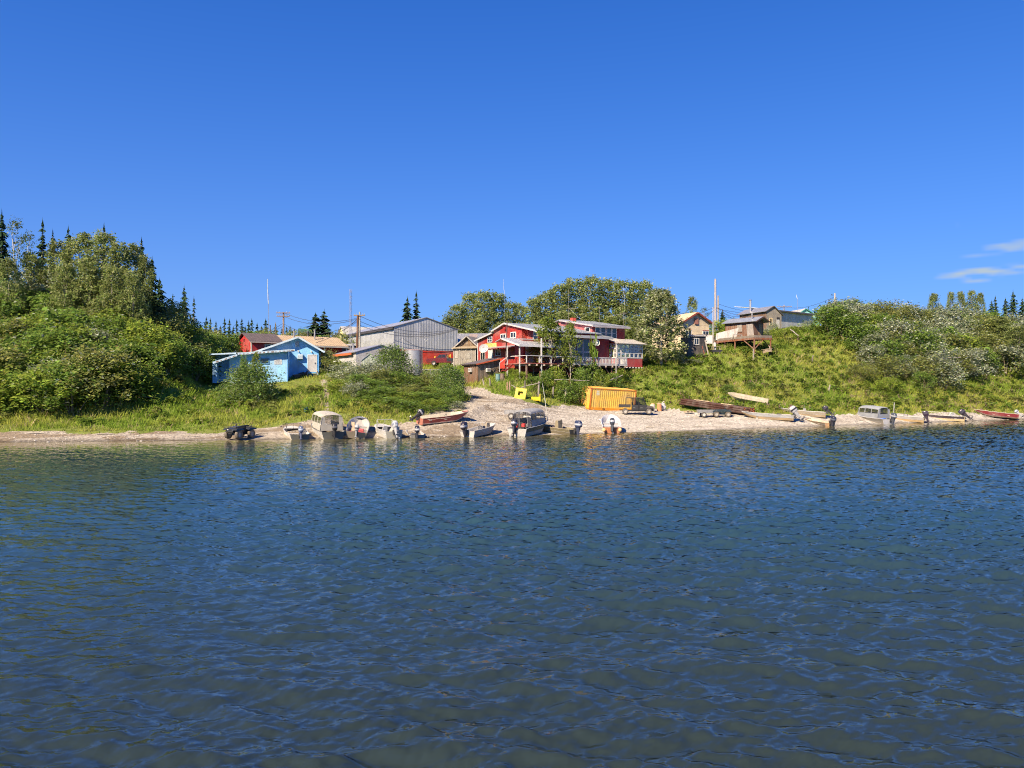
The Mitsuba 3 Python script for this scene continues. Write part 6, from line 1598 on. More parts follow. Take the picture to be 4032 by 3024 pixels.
outboard(k, m, -0.02, 0.46, (0.025, 0.03, 0.05), (0.60, 0.60, 0.60), 0, 0.95, 0.1)
m = at(1652, 66.6, 31, None, 4.0, 4, 0.02)
k = boat('long faded red skiff with cream inside, hauled up with its black outboard tilted', m, 4.75, 1.7, 0.62, side=(0.36, 0.075, 0.055), low=(0.48, 0.42, 0.32), inside=(0.76, 0.70, 0.54), rim=(0.60, 0.50, 0.38), transom=(0.40, 0.14, 0.10), bench=(0.15, 0.45), foredeck=0.88, part=0.16)
put('stripe', [tube(np.stack([np.linspace(0.4, 2.6, 6), 0 * np.arange(6) - 0.80 - 0.012, 0 * np.arange(6) + 0.47 - 0.0], 1), 0.014, 4)], 'mat_plain', k, m, (0.62, 0.58, 0.52))
put('steering_wheel', [tube([[2.3 + 0.08 * math.sin(a), -0.45 + 0.16 * math.cos(a), 0.62 + 0.15 * math.sin(a)] for a in np.linspace(0, 2 * np.pi, 14)], 0.02, 5)], 'mat_plain', k, m, (0.06, 0.05, 0.05))
outboard(k, m, -0.02, 0.60, BLK, (0.50, 0.50, 0.52), 58, 0.95)
m = at(1842, edge(1842, 0.2), 58, -0.10, 5, -3)
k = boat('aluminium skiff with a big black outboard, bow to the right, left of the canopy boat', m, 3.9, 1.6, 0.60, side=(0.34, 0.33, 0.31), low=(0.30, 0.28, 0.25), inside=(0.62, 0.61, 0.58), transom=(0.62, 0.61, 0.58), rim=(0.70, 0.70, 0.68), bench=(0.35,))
windshield(k, m, 2.3, 0.5, 0.62, 0.42, (0.5, 0.5, 0.5), split=False)
console(k, m, 1.6, -0.35, 0.2, 0.45, 0.6, (0.14, 0.14, 0.15), False)
put('crate', [box(2.5, 2.95, -0.3, 0.25, 0.5, 0.95, 0.02)], 'mat_wood', k, m, (0.58, 0.48, 0.31))
outboard(k, m, -0.02, 0.60, (0.028, 0.022, 0.035), (0.40, 0.40, 0.44), 0, 1.12)
m = at(2036, edge(2036, 0.4), 62, -0.12, 3.5)
k = boat('dark green boat with grey clear-sided canvas cabin and tall white antenna', m, 5.0, 1.95, 0.78, side=(0.028, 0.06, 0.052), low=(0.25, 0.25, 0.23), inside=(0.52, 0.52, 0.50), transom=(0.56, 0.56, 0.54), rim=(0.55, 0.56, 0.55), bench=(), foredeck=0.80)
canopy(k, m, 1.0, 4.05, 0.92, 0.80, 2.15, (0.22, 0.23, 0.24), True, (0.10, 0.10, 0.11))
seat(k, m, 1.9, 0.4, 0.5, (0.10, 0.10, 0.10))
console(k, m, 2.9, -0.4, 0.3, 0.5, 0.75, (0.3, 0.3, 0.3), False)
put('fuel_can', [box(1.0, 1.3, -0.2, 0.1, 0.75, 1.05, 0.04), box(0.7, 0.95, 0.35, 0.6, 0.75, 1.0, 0.04), box(3.9, 4.3, -0.4, 0.0, 0.95, 1.12, 0.04)], 'mat_plain', k, m, (0.52, 0.05, 0.05))
put('antenna', [tube([[4.2, -0.85, 0.95], [4.05, -0.75, 2.6], [3.85, -0.62, 4.3]], [0.035, 0.03, 0.018], 6)], 'mat_plain', k, m, (0.78, 0.78, 0.70))
outboard(k, m, -0.02, 0.74, (0.035, 0.04, 0.06), (0.55, 0.55, 0.58), 14, 1.05, 0.1)
m = at(2262, edge(2262, 0.4), 138, -0.10, 3.5)
k = boat('olive drab jon boat with upright console and blue black outboard', m, 4.3, 1.6, 0.55, bow='v', side=(0.165, 0.14, 0.085), low=(0.15, 0.13, 0.085), inside=(0.20, 0.17, 0.11), rim=(0.33, 0.28, 0.19), transom=(0.10, 0.085, 0.055), bench=(0.15,), foredeck=0.66)
console(k, m, 1.7, 0.1, 0.2, 0.55, 0.95, (0.23, 0.19, 0.12), False)
put('gear', [box(1.9, 2.8, -0.45, 0.3, 0.25, 0.62, 0.05)], 'mat_plain', k, m, (0.06, 0.045, 0.05))
outboard(k, m, -0.02, 0.56, (0.03, 0.04, 0.09), (0.45, 0.47, 0.52), 0, 1.12)
m = at(2410, edge(2410, 0.2), 86, -0.05, 9.5)
k = boat('white open skiff seen from astern with orange floats hung on its transom', m, 4.6, 1.75, 0.62, side=(0.62, 0.62, 0.63), low=(0.55, 0.53, 0.50), inside=(0.58, 0.58, 0.60), rim=(0.78, 0.78, 0.80), transom=(0.44, 0.17, 0.075), bench=(0.16, 0.36, 0.6))
for y in (0.72, -0.68):
    s_ = trimesh.creation.icosphere(subdivisions=2, radius=0.16)
    put('float', (s_.vertices * [1, 1, 1.1] + [-0.17, y, 0.38], s_.faces), 'mat_plain', k, m, (0.80, 0.46, 0.20), smooth=True)
outboard(k, m, -0.02, 0.60, (0.05, 0.06, 0.08), (0.35, 0.36, 0.40), 22, 1.08)
m = at(3122, 82.4, 169, None, 2.5, 0, 0.03)
k = boat('long grey aluminium jon boat on the beach with large tilted black and white outboard', m, 5.3, 1.65, 0.62, bow='v', side=(0.40, 0.41, 0.42), low=(0.34, 0.25, 0.14), inside=(0.36, 0.34, 0.30), rim=(0.52, 0.52, 0.50), transom=(0.08, 0.06, 0.05), bench=(0.3, 0.7))
put('gear', [box(1.2, 1.7, -0.3, 0.3, 0.45, 0.72, 0.06)], 'mat_plain', k, m, (0.05, 0.05, 0.05))
outboard(k, m, -0.02, 0.62, (0.40, 0.40, 0.41), BLK, 40, 1.25)
m = at(3022, 91.5, 162, None, 10.0, 20, 0.10)
k = boat('empty beige skiff tipped towards the water on the grass above the beach', m, 4.7, 1.55, 0.55, side=(0.50, 0.44, 0.34), low=(0.45, 0.39, 0.30), inside=(0.55, 0.48, 0.37), rim=(0.58, 0.51, 0.40), bench=(0.15,), foredeck=0.82)
for x in (2.3, 2.65, 3.0):
    put('rib', box(x, x + 0.09, -0.66, 0.66, 0.13, 0.30), 'mat_plain', k, m, (0.30, 0.24, 0.18))
console(k, m, 1.7, -0.2, 0.15, 0.55, 0.62, (0.62, 0.58, 0.5), False)
m = at(3250, 85.6, 160, None, 3, 0, 0.03)
k = boat('aluminium skiff with tan lower hull and a small centre console with windscreen', m, 4.7, 1.65, 0.62, side=(0.30, 0.26, 0.19), low=(0.34, 0.26, 0.16), inside=(0.62, 0.62, 0.60), rim=(0.62, 0.62, 0.60), transom=(0.20, 0.14, 0.08), bench=(0.2, 0.7))
console(k, m, 2.2, 0.0, 0.2, 0.5, 0.72, (0.30, 0.30, 0.31))
outboard(k, m, -0.02, 0.62, BLK, (0.06, 0.05, 0.06), 48, 0.95)
m = at(3268, edge(3268, 0.4), 110, -0.08, 4)
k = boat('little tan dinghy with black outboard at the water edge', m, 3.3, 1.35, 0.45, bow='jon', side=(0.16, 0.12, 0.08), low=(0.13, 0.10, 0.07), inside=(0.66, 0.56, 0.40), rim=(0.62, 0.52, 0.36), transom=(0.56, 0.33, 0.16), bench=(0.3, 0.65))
put('fuel_tank', [box(0.15, 0.45, -0.55, -0.2, 0.35, 0.62, 0.03)], 'mat_plain', k, m, (0.05, 0.05, 0.05))
outboard(k, m, -0.02, 0.50, (0.025, 0.03, 0.05), (0.10, 0.11, 0.14), -10, 1.05)
m = at(3500, edge(3500, 0.5), 112, -0.12, 3)
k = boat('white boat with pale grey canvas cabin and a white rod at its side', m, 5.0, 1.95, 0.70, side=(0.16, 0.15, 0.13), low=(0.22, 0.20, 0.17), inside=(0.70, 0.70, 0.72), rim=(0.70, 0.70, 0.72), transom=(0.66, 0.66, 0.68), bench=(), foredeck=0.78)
canopy(k, m, 0.75, 3.9, 0.92, 0.70, 1.95, (0.24, 0.255, 0.28))
put('rod', [cyl([0.3, -0.98, 0.65], [0.3, -0.98, 2.5], 0.03, 8)], 'mat_plain', k, m, (0.78, 0.78, 0.74))
put('tarp', [box(0.2, 0.6, 0.2, 0.7, 0.66, 0.76, 0.03)], 'mat_plain', k, m, (0.05, 0.14, 0.50))
outboard(k, m, -0.02, 0.68, (0.06, 0.07, 0.09), (0.40, 0.42, 0.45), -8, 1.1, -0.2)
m = at(3634, edge(3634, 0.1), 158, -0.05, 4, 0, 0.02)
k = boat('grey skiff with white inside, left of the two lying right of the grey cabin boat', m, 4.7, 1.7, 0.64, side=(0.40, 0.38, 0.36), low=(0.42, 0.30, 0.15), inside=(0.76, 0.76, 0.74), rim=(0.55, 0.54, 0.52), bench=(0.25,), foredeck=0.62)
console(k, m, 1.9, 0.1, 0.2, 0.5, 0.65, (0.30, 0.29, 0.28), True)
outboard(k, m, -0.02, 0.62, (0.035, 0.02, 0.04), (0.06, 0.05, 0.06), 20, 1.05)
m = at(3790, edge(3790, 0.1), 166, -0.05, 2.5)
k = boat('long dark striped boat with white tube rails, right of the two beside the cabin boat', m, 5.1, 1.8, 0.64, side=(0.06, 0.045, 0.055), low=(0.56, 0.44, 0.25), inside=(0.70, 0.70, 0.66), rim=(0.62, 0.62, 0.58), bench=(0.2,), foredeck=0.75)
put('rail', [tube([[x, s * 0.78, 0.66], [x + 0.15, s * 0.76, 1.02], [x + 1.2, s * 0.74, 1.02], [x + 1.3, s * 0.76, 0.7]], 0.022, 6) for x in (2.0, 3.1) for s in (-1, 1)], 'mat_plain', k, m, (0.74, 0.72, 0.62))
windshield(k, m, 1.6, 0.6, 0.66, 0.42, (0.6, 0.6, 0.6))
seat(k, m, 1.75, 0.3, 0.5)
outboard(k, m, -0.02, 0.62, (0.03, 0.022, 0.035), (0.05, 0.05, 0.06), 52, 1.15)
m = at(4003, 97.6, 168, None, 5.0, 5, 0.05)
k = boat('dark red skiff with cream rim drawn up alone at the far right', m, 4.9, 1.65, 0.62, side=(0.20, 0.030, 0.035), low=(0.13, 0.09, 0.06), inside=(0.62, 0.54, 0.42), rim=(0.66, 0.60, 0.48), transom=(0.50, 0.45, 0.38), bench=(0.25, 0.6), part=0.22)
outboard(k, m, -0.02, 0.60, (0.55, 0.55, 0.58), (0.08, 0.09, 0.14), 50, 0.8)

# mooring lines and driftwood on the beach
for sx0, o0, z0_, dx, lab in ((1100, 3.0, 0.75, -0.4, 'rope running from the bow of the leftmost skiff up the gravel'), (1212, 4.2, 0.95, 0.3, 'rope from the bow of the beige cabin boat up the bank'), (1395, 4.3, 1.2, 0.2, 'rope from the raised bow of the heeled aluminium skiff'), (2132, 4.6, 1.0, 1.2, 'rope from the bow of the dark green cabin boat over the gravel'), (2170, 3.2, 0.7, -1.5, 'rope from the olive jon boat bow across the gravel'), (2412, 4.6, 1.1, 0.8, 'rope from the bow of the white skiff with orange floats'), (3440, 4.4, 0.9, -0.8, 'rope from the bow of the pale grey cabin boat')):
    D0 = edge(sx0, 0) + o0
    a_ = np.array([X(sx0, D0), D0, gz(X(sx0, D0), D0) + z0_ * 0.55])
    pts = [a_]
    for q_, d_ in ((0.25, 0.9), (0.6, 1.9), (0.85, 3.1), (1.0, 4.2)):
        x_, y_ = a_[0] + dx * q_ + 0.15 * math.sin(9 * q_), a_[1] + d_
        pts.append([x_, y_, gz(x_, y_) + 0.02 + 0.10 * (q_ < 0.3)])
    k = thing('rope', lab, 'rope')
    put('line', tube(pts, 0.016, 5), 'mat_plain', k, None, (0.42, 0.38, 0.28))
    put('anchor_stake', tube([np.array(pts[-1]) - [0, 0, 0.15], np.array(pts[-1]) + [0.04, 0, 0.30]], 0.025, 6), 'mat_wood', k, None, (0.25, 0.2, 0.15))
r = np.random.default_rng(77)
for sx, off, L_, yw, lab in ((1030, 2.2, 0.9, 20, 'short grey driftwood stick right of the parked quad bike'), (760, 1.5, 1.6, -8, 'long bleached driftwood stick on the mud at the left shore'), (420, 1.8, 1.1, 12, 'grey driftwood stick on the strand below the left thicket'), (150, 2.0, 1.4, 4, 'bleached driftwood near the left edge of the strand'), (1935, 1.6, 0.6, 30, 'small driftwood stick between skiff and dark green boat'), (2560, 4.0, 0.8, -20, 'driftwood stick on the gravel right of the floats skiff'), (2750, 3.0, 1.2, 10, 'driftwood branch on the gravel below the trailer'), (3390, 2.4, 1.0, -10, 'driftwood stick left of the pale grey cabin boat'), (3880, 2.6, 1.1, 6, 'driftwood stick left of the far right red skiff')):
    D0 = edge(sx, 0) + off
    x_ = X(sx, D0)
    c_, s_ = math.cos(math.radians(yw)) * L_ / 2, math.sin(math.radians(yw)) * L_ / 2
    pts = [[x_ - c_, D0 - s_, gz(x_ - c_, D0 - s_) + 0.05], [x_, D0 + 0.06, gz(x_, D0) + 0.10], [x_ + c_, D0 + s_, gz(x_ + c_, D0 + s_) + 0.05]]
    k = thing('driftwood', lab, 'driftwood')
    put('stem', tube(pts, [0.06, 0.05, 0.03], 7), 'mat_wood', k, None, (0.40, 0.36, 0.30))
    put('twig', tube([pts[1], np.array(pts[1]) + [0.2 * c_ / L_ * 2, 0.1, 0.22]], [0.025, 0.01], 5), 'mat_wood', k, None, (0.36, 0.32, 0.27))

# ------------------------------------------------------------------ vehicles


def wheel(parent, m, x, y, r, w, col=(0.10, 0.085, 0.07), hub=(0.45, 0.43, 0.40)):
    s = 1 if y > 0 else -1
    k = put('wheel', [lathe([(r * 0.55, -w / 2), (r * 0.86, -w / 2), (r, -w * 0.32), (r, w * 0.32), (r * 0.86, w / 2), (r * 0.55, w / 2), (r * 0.55, -w / 2)], 22)], 'mat_plain', parent, m @ frame((x, y, r), 0) @ np.array([[1, 0, 0, 0], [0, 0, -1, 0], [0, 1, 0, 0], [0, 0, 0, 1.0]]), col, smooth=35)
    put('rim', [lathe([(0, w * 0.20), (r * 0.2, w * 0.24), (r * 0.5, w * 0.30), (r * 0.58, w * 0.42), (r * 0.58, -w * 0.42), (0, -w * 0.3)], 18)], 'mat_plain', k, m @ frame((x, y, r), 0) @ np.array([[1, 0, 0, 0], [0, 0, s * 1.0, 0], [0, -s * 1.0, 0, 0], [0, 0, 0, 1.0]]) @ np.diag([1, 1, 1, 1]), hub, smooth=35)


def quad(label, m, col=(0.03, 0.032, 0.036)):
    k = thing('quad_bike', label, 'quad bike')
    for x in (-0.62, 0.62):
        for y in (-0.45, 0.45):
            wheel(k, m, x, y, 0.31, 0.24, (0.13, 0.11, 0.085), (0.30, 0.28, 0.25))
    put('body', [trimesh.convex.convex_hull(np.array([[x, s * w, z] for s in (-1, 1) for x, w, z in ((-0.85, 0.22, 0.45), (0.9, 0.2, 0.42), (0.95, 0.26, 0.70), (0.35, 0.24, 0.86), (-0.2, 0.16, 0.72), (-0.9, 0.24, 0.74))])), box(-0.6, 0.6, -0.16, 0.16, 0.25, 0.46)], 'mat_gloss', k, m, col, jitter=0)
    for x in (-0.62, 0.62):
        for s in (-1, 1):
            put('fender', [trimesh.convex.convex_hull(np.array([[x - 0.40, s * 0.20, 0.62], [x + 0.40, s * 0.20, 0.62], [x - 0.40, s * 0.60, 0.60], [x + 0.40, s * 0.60, 0.60], [x - 0.28, s * 0.22, 0.74], [x + 0.28, s * 0.22, 0.74], [x - 0.26, s * 0.56, 0.72], [x + 0.26, s * 0.56, 0.72]]))], 'mat_gloss', k, m, col, jitter=0)
    put('seat', [trimesh.convex.convex_hull(np.array([[x, s * w, z] for s in (-1, 1) for x, w, z in ((-0.7, 0.17, 0.72), (0.15, 0.13, 0.72), (-0.72, 0.15, 0.88), (-0.1, 0.12, 0.80), (0.12, 0.10, 0.84))]))], 'mat_plain', k, m, (0.02, 0.02, 0.02), smooth=30)
    for x0, x1 in ((0.42, 0.98), (-0.98, -0.45)):
        rk = [tube([[x0, -0.5, 0.80], [x1, -0.5, 0.80], [x1, 0.5, 0.80], [x0, 0.5, 0.80], [x0, -0.5, 0.80]], 0.018, 5)] + [tube([[x0 + (x1 - x0) * t, -0.5, 0.80], [x0 + (x1 - x0) * t, 0.5, 0.80]], 0.013, 5) for t in (0.25, 0.5, 0.75)] + [tube([[(x0 + x1) / 2, y, 0.6], [(x0 + x1) / 2, y, 0.8]], 0.015, 5) for y in (-0.4, 0.4)]
        put('rack', rk, 'mat_plain', k, m, (0.05, 0.05, 0.055))
    put('handlebar', [tube([[0.22, -0.42, 1.06], [0.34, -0.15, 1.0], [0.36, 0, 0.98], [0.34, 0.15, 1.0], [0.22, 0.42, 1.06]], 0.02, 6), cyl([0.4, 0, 0.8], [0.34, 0, 1.02], 0.05, 8)], 'mat_plain', k, m, (0.03, 0.03, 0.03))
    for y in (-0.24, 0.24):
        s_ = trimesh.creation.icosphere(subdivisions=2, radius=1)
        put('headlight', (s_.vertices * [0.05, 0.10, 0.06] + [0.93, y, 0.62], s_.faces), 'mat_gloss', k, m, (0.55, 0.56, 0.58), smooth=True, jitter=0)
    put('bumper', [tube([[0.88, -0.3, 0.35], [1.02, -0.28, 0.5], [1.02, 0.28, 0.5], [0.88, 0.3, 0.35]], 0.025, 6), tube([[0.95, -0.2, 0.36], [1.0, 0.2, 0.36]], 0.02, 6)], 'mat_plain', k, m, (0.04, 0.04, 0.04))
    return k


def trailer(label, m, L=1.9, W_=1.15, col=(0.36, 0.35, 0.33), hub=(0.72, 0.70, 0.66)):
    k = thing('trailer', label, 'trailer')
    put('bed', [box(0, L, -W_ / 2, W_ / 2, 0.46, 0.50), box(0, 0.03, -W_ / 2, W_ / 2, 0.50, 0.80), box(L - 0.03, L, -W_ / 2, W_ / 2, 0.50, 0.80), box(0.03, L - 0.03, -W_ / 2, -W_ / 2 + 0.03, 0.50, 0.80), box(0.03, L - 0.03, W_ / 2 - 0.03, W_ / 2, 0.50, 0.80)], 'mat_metal', k, m, col)
    for x in np.linspace(0.02, L - 0.08, 5):
        for s in (-1, 1):
            put('rib', box(x, x + 0.05, s * (W_ / 2 + 0.003) - 0.015, s * (W_ / 2 + 0.003) + 0.015, 0.46, 0.81), 'mat_metal', k, m, np.asarray(col) * 0.8)
    put('drawbar', [beam([L, 0, 0.46], [L + 0.8, 0, 0.42], 0.07), cyl([0.65, -W_ / 2 - 0.2, 0.26], [0.65, W_ / 2 + 0.2, 0.26], 0.03, 8)], 'mat_plain', k, m, (0.08, 0.08, 0.08))
    for y in (-W_ / 2 - 0.12, W_ / 2 + 0.12):
        wheel(k, m, 0.65, y, 0.29, 0.2, (0.09, 0.08, 0.07), hub)
    return k


quad('mud splashed black quad bike parked alone left of the boats, facing the river', at(945, 59.9, -112, None, 0, 0, 0.05) @ np.diag([1.12, 1.12, 1.15, 1]))
quad('black quad bike hitched to a grey trailer beside the rusty pipes', at(2842, 84.6, -9, None, 0, 0, 0.02), (0.022, 0.035, 0.038))
trailer('grey metal trailer with white wheel hubs behind the quad bike by the pipes', at(2745, 85.2, -7, None, 0, 0, 0.02), 2.05)
quad('black quad bike half hidden behind the dark green cabin boat', at(2106, 72.2, -14, None, 0, 0, 0.02))
trailer('pale flat utility trailer on the gravel behind the dark green cabin boat', at(1989, 72.8, -8, None, 0, 0, 0.02), 1.9, 1.2, (0.50, 0.48, 0.44), (0.5, 0.48, 0.44))

# the side-by-side with a crew cab
m = at(2446, 87.6, -7, None, 0, 0, 0.02)
k = thing('utility_vehicle', 'black two-row utility vehicle with cargo bed parked before the yellow container', 'utility vehicle')
for x in (0.45, 3.05):
    for y in (-0.62, 0.62):
        wheel(k, m, x, y, 0.33, 0.27, (0.13, 0.115, 0.10), (0.34, 0.32, 0.29))
DKB = (0.024, 0.026, 0.030)
put('chassis', [box(0.1, 3.3, -0.5, 0.5, 0.34, 0.50), box(3.2, 3.62, -0.45, 0.45, 0.34, 0.62)], 'mat_plain', k, m, (0.03, 0.03, 0.03))
put('cargo_bed', [box(-0.30, 1.05, -0.72, 0.72, 0.78, 0.84), box(-0.30, -0.25, -0.72, 0.72, 0.84, 1.10), box(1.0, 1.05, -0.72, 0.72, 0.84, 1.10), box(-0.25, 1.0, -0.72, -0.67, 0.84, 1.10), box(-0.25, 1.0, 0.67, 0.72, 0.84, 1.10)], 'mat_plain', k, m, (0.045, 0.04, 0.038))
put('hood', [trimesh.convex.convex_hull(np.array([[x, s * w, z] for s in (-1, 1) for x, w, z in ((2.75, 0.70, 0.5), (2.75, 0.70, 1.02), (3.55, 0.60, 0.88), (3.68, 0.52, 0.60))]))], 'mat_gloss', k, m, (0.10, 0.085, 0.075), jitter=0)
for s in (-1, 1):
    put('fender', [trimesh.convex.convex_hull(np.array([[x, s * w, z] for x, w, z in ((2.66, 0.5, 0.70), (2.66, 0.78, 0.70), (3.5, 0.5, 0.72), (3.5, 0.78, 0.70), (2.8, 0.5, 0.82), (2.8, 0.76, 0.80), (3.4, 0.5, 0.82), (3.4, 0.76, 0.80))]))], 'mat_plain', k, m, (0.05, 0.045, 0.042))
    for x0, x1, x2, x3 in ((1.16, 1.92, 1.92, 1.16), (1.98, 2.82, 2.48, 1.98)):
        d_ = put('door', [prism([(x0, 0.42), (x1, 0.42), (x1, 1.05), (x0, 1.05)], s * 0.74 - 0.025, s * 0.74 + 0.025)], 'mat_plain', k, m, DKB, jitter=0)
        put('window_frame', [tube([[x0 + 0.02, s * 0.74, 1.05], [x3 + 0.03, s * 0.70, 1.80], [x2 - 0.02, s * 0.70, 1.80], [x1 - 0.02, s * 0.74, 1.05]], 0.035, 6)], 'mat_plain', d_, m, DKB)
        put('pane', [(np.array([[x0 + 0.03, s * 0.74, 1.06], [x1 - 0.03, s * 0.74, 1.06], [x2 - 0.04, s * 0.70, 1.78], [x3 + 0.05, s * 0.70, 1.78]]), np.array([[0, 1, 2], [0, 2, 3]]))], 'mat_vinyl', d_, m, (0.012, 0.014, 0.013))
        put('handle', box(x0 + 0.15, x0 + 0.4, s * 0.775 - 0.012, s * 0.775 + 0.012, 0.70, 0.76), 'mat_plain', d_, m, (0.14, 0.14, 0.14))
put('roof', [box(0.95, 2.55, -0.72, 0.72, 1.80, 1.88, 0.03), tube([[0.55, -0.68, 1.84], [1.0, -0.70, 1.86]], 0.03), tube([[0.55, 0.68, 1.84], [1.0, 0.70, 1.86]], 0.03), tube([[0.55, -0.68, 1.84], [0.55, 0.68, 1.84]], 0.03), tube([[0.55, -0.68, 1.84], [0.5, -0.70, 1.1]], 0.025), tube([[0.55, 0.68, 1.84], [0.5, 0.70, 1.1]], 0.025)], 'mat_plain', k, m, (0.03, 0.03, 0.03))
put('seat', [box(1.2, 1.75, -0.62, 0.62, 0.55, 0.80, 0.05), box(1.15, 1.3, -0.62, 0.62, 0.8, 1.35, 0.04), box(2.0, 2.5, -0.62, 0.62, 0.55, 0.80, 0.05), box(1.95, 2.1, -0.62, 0.62, 0.8, 1.35, 0.04)], 'mat_plain', k, m, (0.02, 0.02, 0.02))
put('headlight', [box(3.56, 3.66, y - 0.14, y + 0.14, 0.70, 0.82, 0.02) for y in (-0.4, 0.4)], 'mat_gloss', k, m, (0.5, 0.5, 0.5), jitter=0)

# the red pickup on the bank
m = at(1812, 117.5, 172, None, 0, 0, 0.05)
k = thing('pickup_truck', 'dark red pickup truck parked before the red band of the warehouse', 'pickup truck')
for x in (0.9, 3.9):
    for y in (-0.8, 0.8):
        wheel(k, m, x, y, 0.38, 0.26, (0.03, 0.03, 0.03), (0.4, 0.4, 0.4))
MAR = (0.11, 0.010, 0.013)
put('body', [prism([(0.0, 0.45), (5.0, 0.45), (5.1, 0.8), (4.95, 1.05), (3.7, 1.15), (1.9, 1.15), (1.9, 0.62), (0.0, 0.62)], -0.88, 0.88)], 'mat_gloss', k, m, MAR, jitter=0)
put('bed', [box(0, 1.88, -0.90, -0.82, 0.62, 1.12), box(0, 1.88, 0.82, 0.90, 0.62, 1.12), box(-0.02, 0.06, -0.82, 0.82, 0.62, 1.12)], 'mat_gloss', k, m, (0.02, 0.02, 0.024), jitter=0)
cb = put('cab', [prism([(1.9, 1.15), (3.75, 1.15), (3.05, 1.72), (2.05, 1.72)], -0.78, 0.78)], 'mat_gloss', k, m, MAR, jitter=0)
for s in (-1, 1):
    for q in ([(2.10, 1.2), (2.62, 1.2), (2.62, 1.64), (2.16, 1.64)], [(2.70, 1.2), (3.5, 1.2), (3.0, 1.64), (2.70, 1.64)]):
        put('side_window', [prism(q, s * 0.786 - 0.008, s * 0.786 + 0.008)], 'mat_glass', cb, m)
for sx, top, D in ((1713, 1404, 118), (1773, 1397, 119)):
    x = X(sx, D)
    zt = EYE + (HY - top) / FPX * D
    k = thing('bollard', {1713: 'yellow steel post left of the red pickup', 1773: 'yellow steel post right of the red pickup'}[sx], 'bollard')
    put('post', cyl([x, D, gz(x, D) - 0.2], [x, D, zt], 0.09, 12), 'mat_plain', k, None, (0.70, 0.50, 0.05))
    put('cap', lathe([(0, 0.06), (0.06, 0.04), (0.09, 0), (0, 0)], 12), 'mat_plain', k, frame([x, D, zt]), (0.70, 0.50, 0.05))

# ------------------------------------------------------------------ the container and what lies about
YEL = (0.62, 0.39, 0.07)
c0 = P(2320, 1613, 90.4)
m = frame(c0, 21, -3.2, 0) @ frame((0, 0, 0), 0, 0, 6.0)
k = thing('shipping_container', 'yellow corrugated shipping container tilted on the gravel landing', 'container')
CL, CWd, CH = 6.06, 2.44, 2.59


def corr_panel(x0, x1, z0, z1, pitch, amp, y):
    n = max(4, int(round((x1 - x0) / pitch)) * 4)
    xs = np.linspace(x0, x1, n + 1)
    ys = y + np.array([0, 0, amp, amp])[np.arange(n + 1) % 4]
    v = np.vstack([np.stack([xs, ys, xs * 0 + z0], 1), np.stack([xs, ys, xs * 0 + z1], 1)])
    i = np.arange(n)
    return v, np.vstack([np.stack([i, i + 1, i + n + 2], 1), np.stack([i, i + n + 2, i + n + 1], 1)])


lface, eface = m, m @ frame((0, CWd, 0), -90)
segs = [(0.15, 0.70, True), (0.70, 1.22, False), (1.22, 4.62, True), (4.62, 5.30, False), (5.30, 5.91, True)]
put('side_wall', [corr_panel(a, b, 0.30, CH - 0.12, 0.262, 0.036, 0.045) if w_ else (np.array([[a, 0.045, 0.30], [b, 0.045, 0.30], [b, 0.045, CH - 0.12], [a, 0.045, CH - 0.12]]), np.array([[0, 1, 2], [0, 2, 3]])) for a, b, w_ in segs], 'mat_paint', k, lface, YEL, jitter=0.04)
put('end_wall', [corr_panel(0.15, CWd - 0.15, 0.16, CH - 0.12, 0.15, 0.025, 0.05)], 'mat_paint', k, eface, (0.66, 0.37, 0.06), jitter=0.04)
put('far_walls', [box(0.1, CL - 0.1, CWd - 0.1, CWd - 0.05, 0.1, CH - 0.1), box(CL - 0.1, CL - 0.05, 0.1, CWd - 0.1, 0.1, CH - 0.1), box(0.1, CL - 0.1, 0.1, CWd - 0.1, 0.05, 0.12)], 'mat_paint', k, m, YEL)
put('roof', [box(0.05, CL - 0.05, 0.06, CWd - 0.06, CH - 0.05, CH - 0.01)], 'mat_paint', k, m, (0.72, 0.40, 0.07), jitter=0.04)
put('corner_post', [box(x, x + 0.15, y, y + 0.15, 0.12, CH - 0.12) for x in (0, CL - 0.15) for y in (0, CWd - 0.15)], 'mat_paint', k, m, (0.50, 0.15, 0.02), jitter=0.08, label='rust streaked corner posts')
put('top_rail', [box(0.15, CL - 0.15, 0, 0.07, CH - 0.12, CH), box(0.15, CL - 0.15, CWd - 0.07, CWd, CH - 0.12, CH), box(0, 0.07, 0.15, CWd - 0.15, CH - 0.12, CH), box(CL - 0.07, CL, 0.15, CWd - 0.15, CH - 0.12, CH)], 'mat_paint', k, m, (0.58, 0.22, 0.025), jitter=0.06)
put('bottom_rail', [box(0.15, 1.72, 0, 0.08, 0, 0.30), box(2.08, 3.98, 0, 0.08, 0, 0.30), box(4.34, CL - 0.15, 0, 0.08, 0, 0.30), box(1.72, 2.08, 0, 0.08, 0.22, 0.30), box(1.72, 2.08, 0, 0.08, 0, 0.08), box(3.98, 4.34, 0, 0.08, 0.22, 0.30), box(3.98, 4.34, 0, 0.08, 0, 0.08), box(0, 0.08, 0.15, CWd - 0.15, 0, 0.16)], 'mat_paint', k, m, (0.60, 0.24, 0.022), jitter=0.05)
put('forklift_pocket', [box(a, b, 0.03, 0.07, 0.08, 0.22) for a, b in ((1.72, 2.08), (3.98, 4.34))], 'mat_plain', k, m, (0.02, 0.012, 0.01))
put('corner_casting', [box(x, x + 0.18, y, y + 0.17, z, z + 0.12) for x in (-0.006, CL - 0.174) for y in (-0.006, CWd - 0.164) for z in (-0.006, CH - 0.114)], 'mat_plain', k, m, (0.30, 0.10, 0.03))
dc = put('decal', [box(0.78, 1.16, 0.036, 0.043, 1.75, 2.28)], 'mat_plain', k, m, (0.75, 0.74, 0.66), label='white warning decal with yellow lettering')
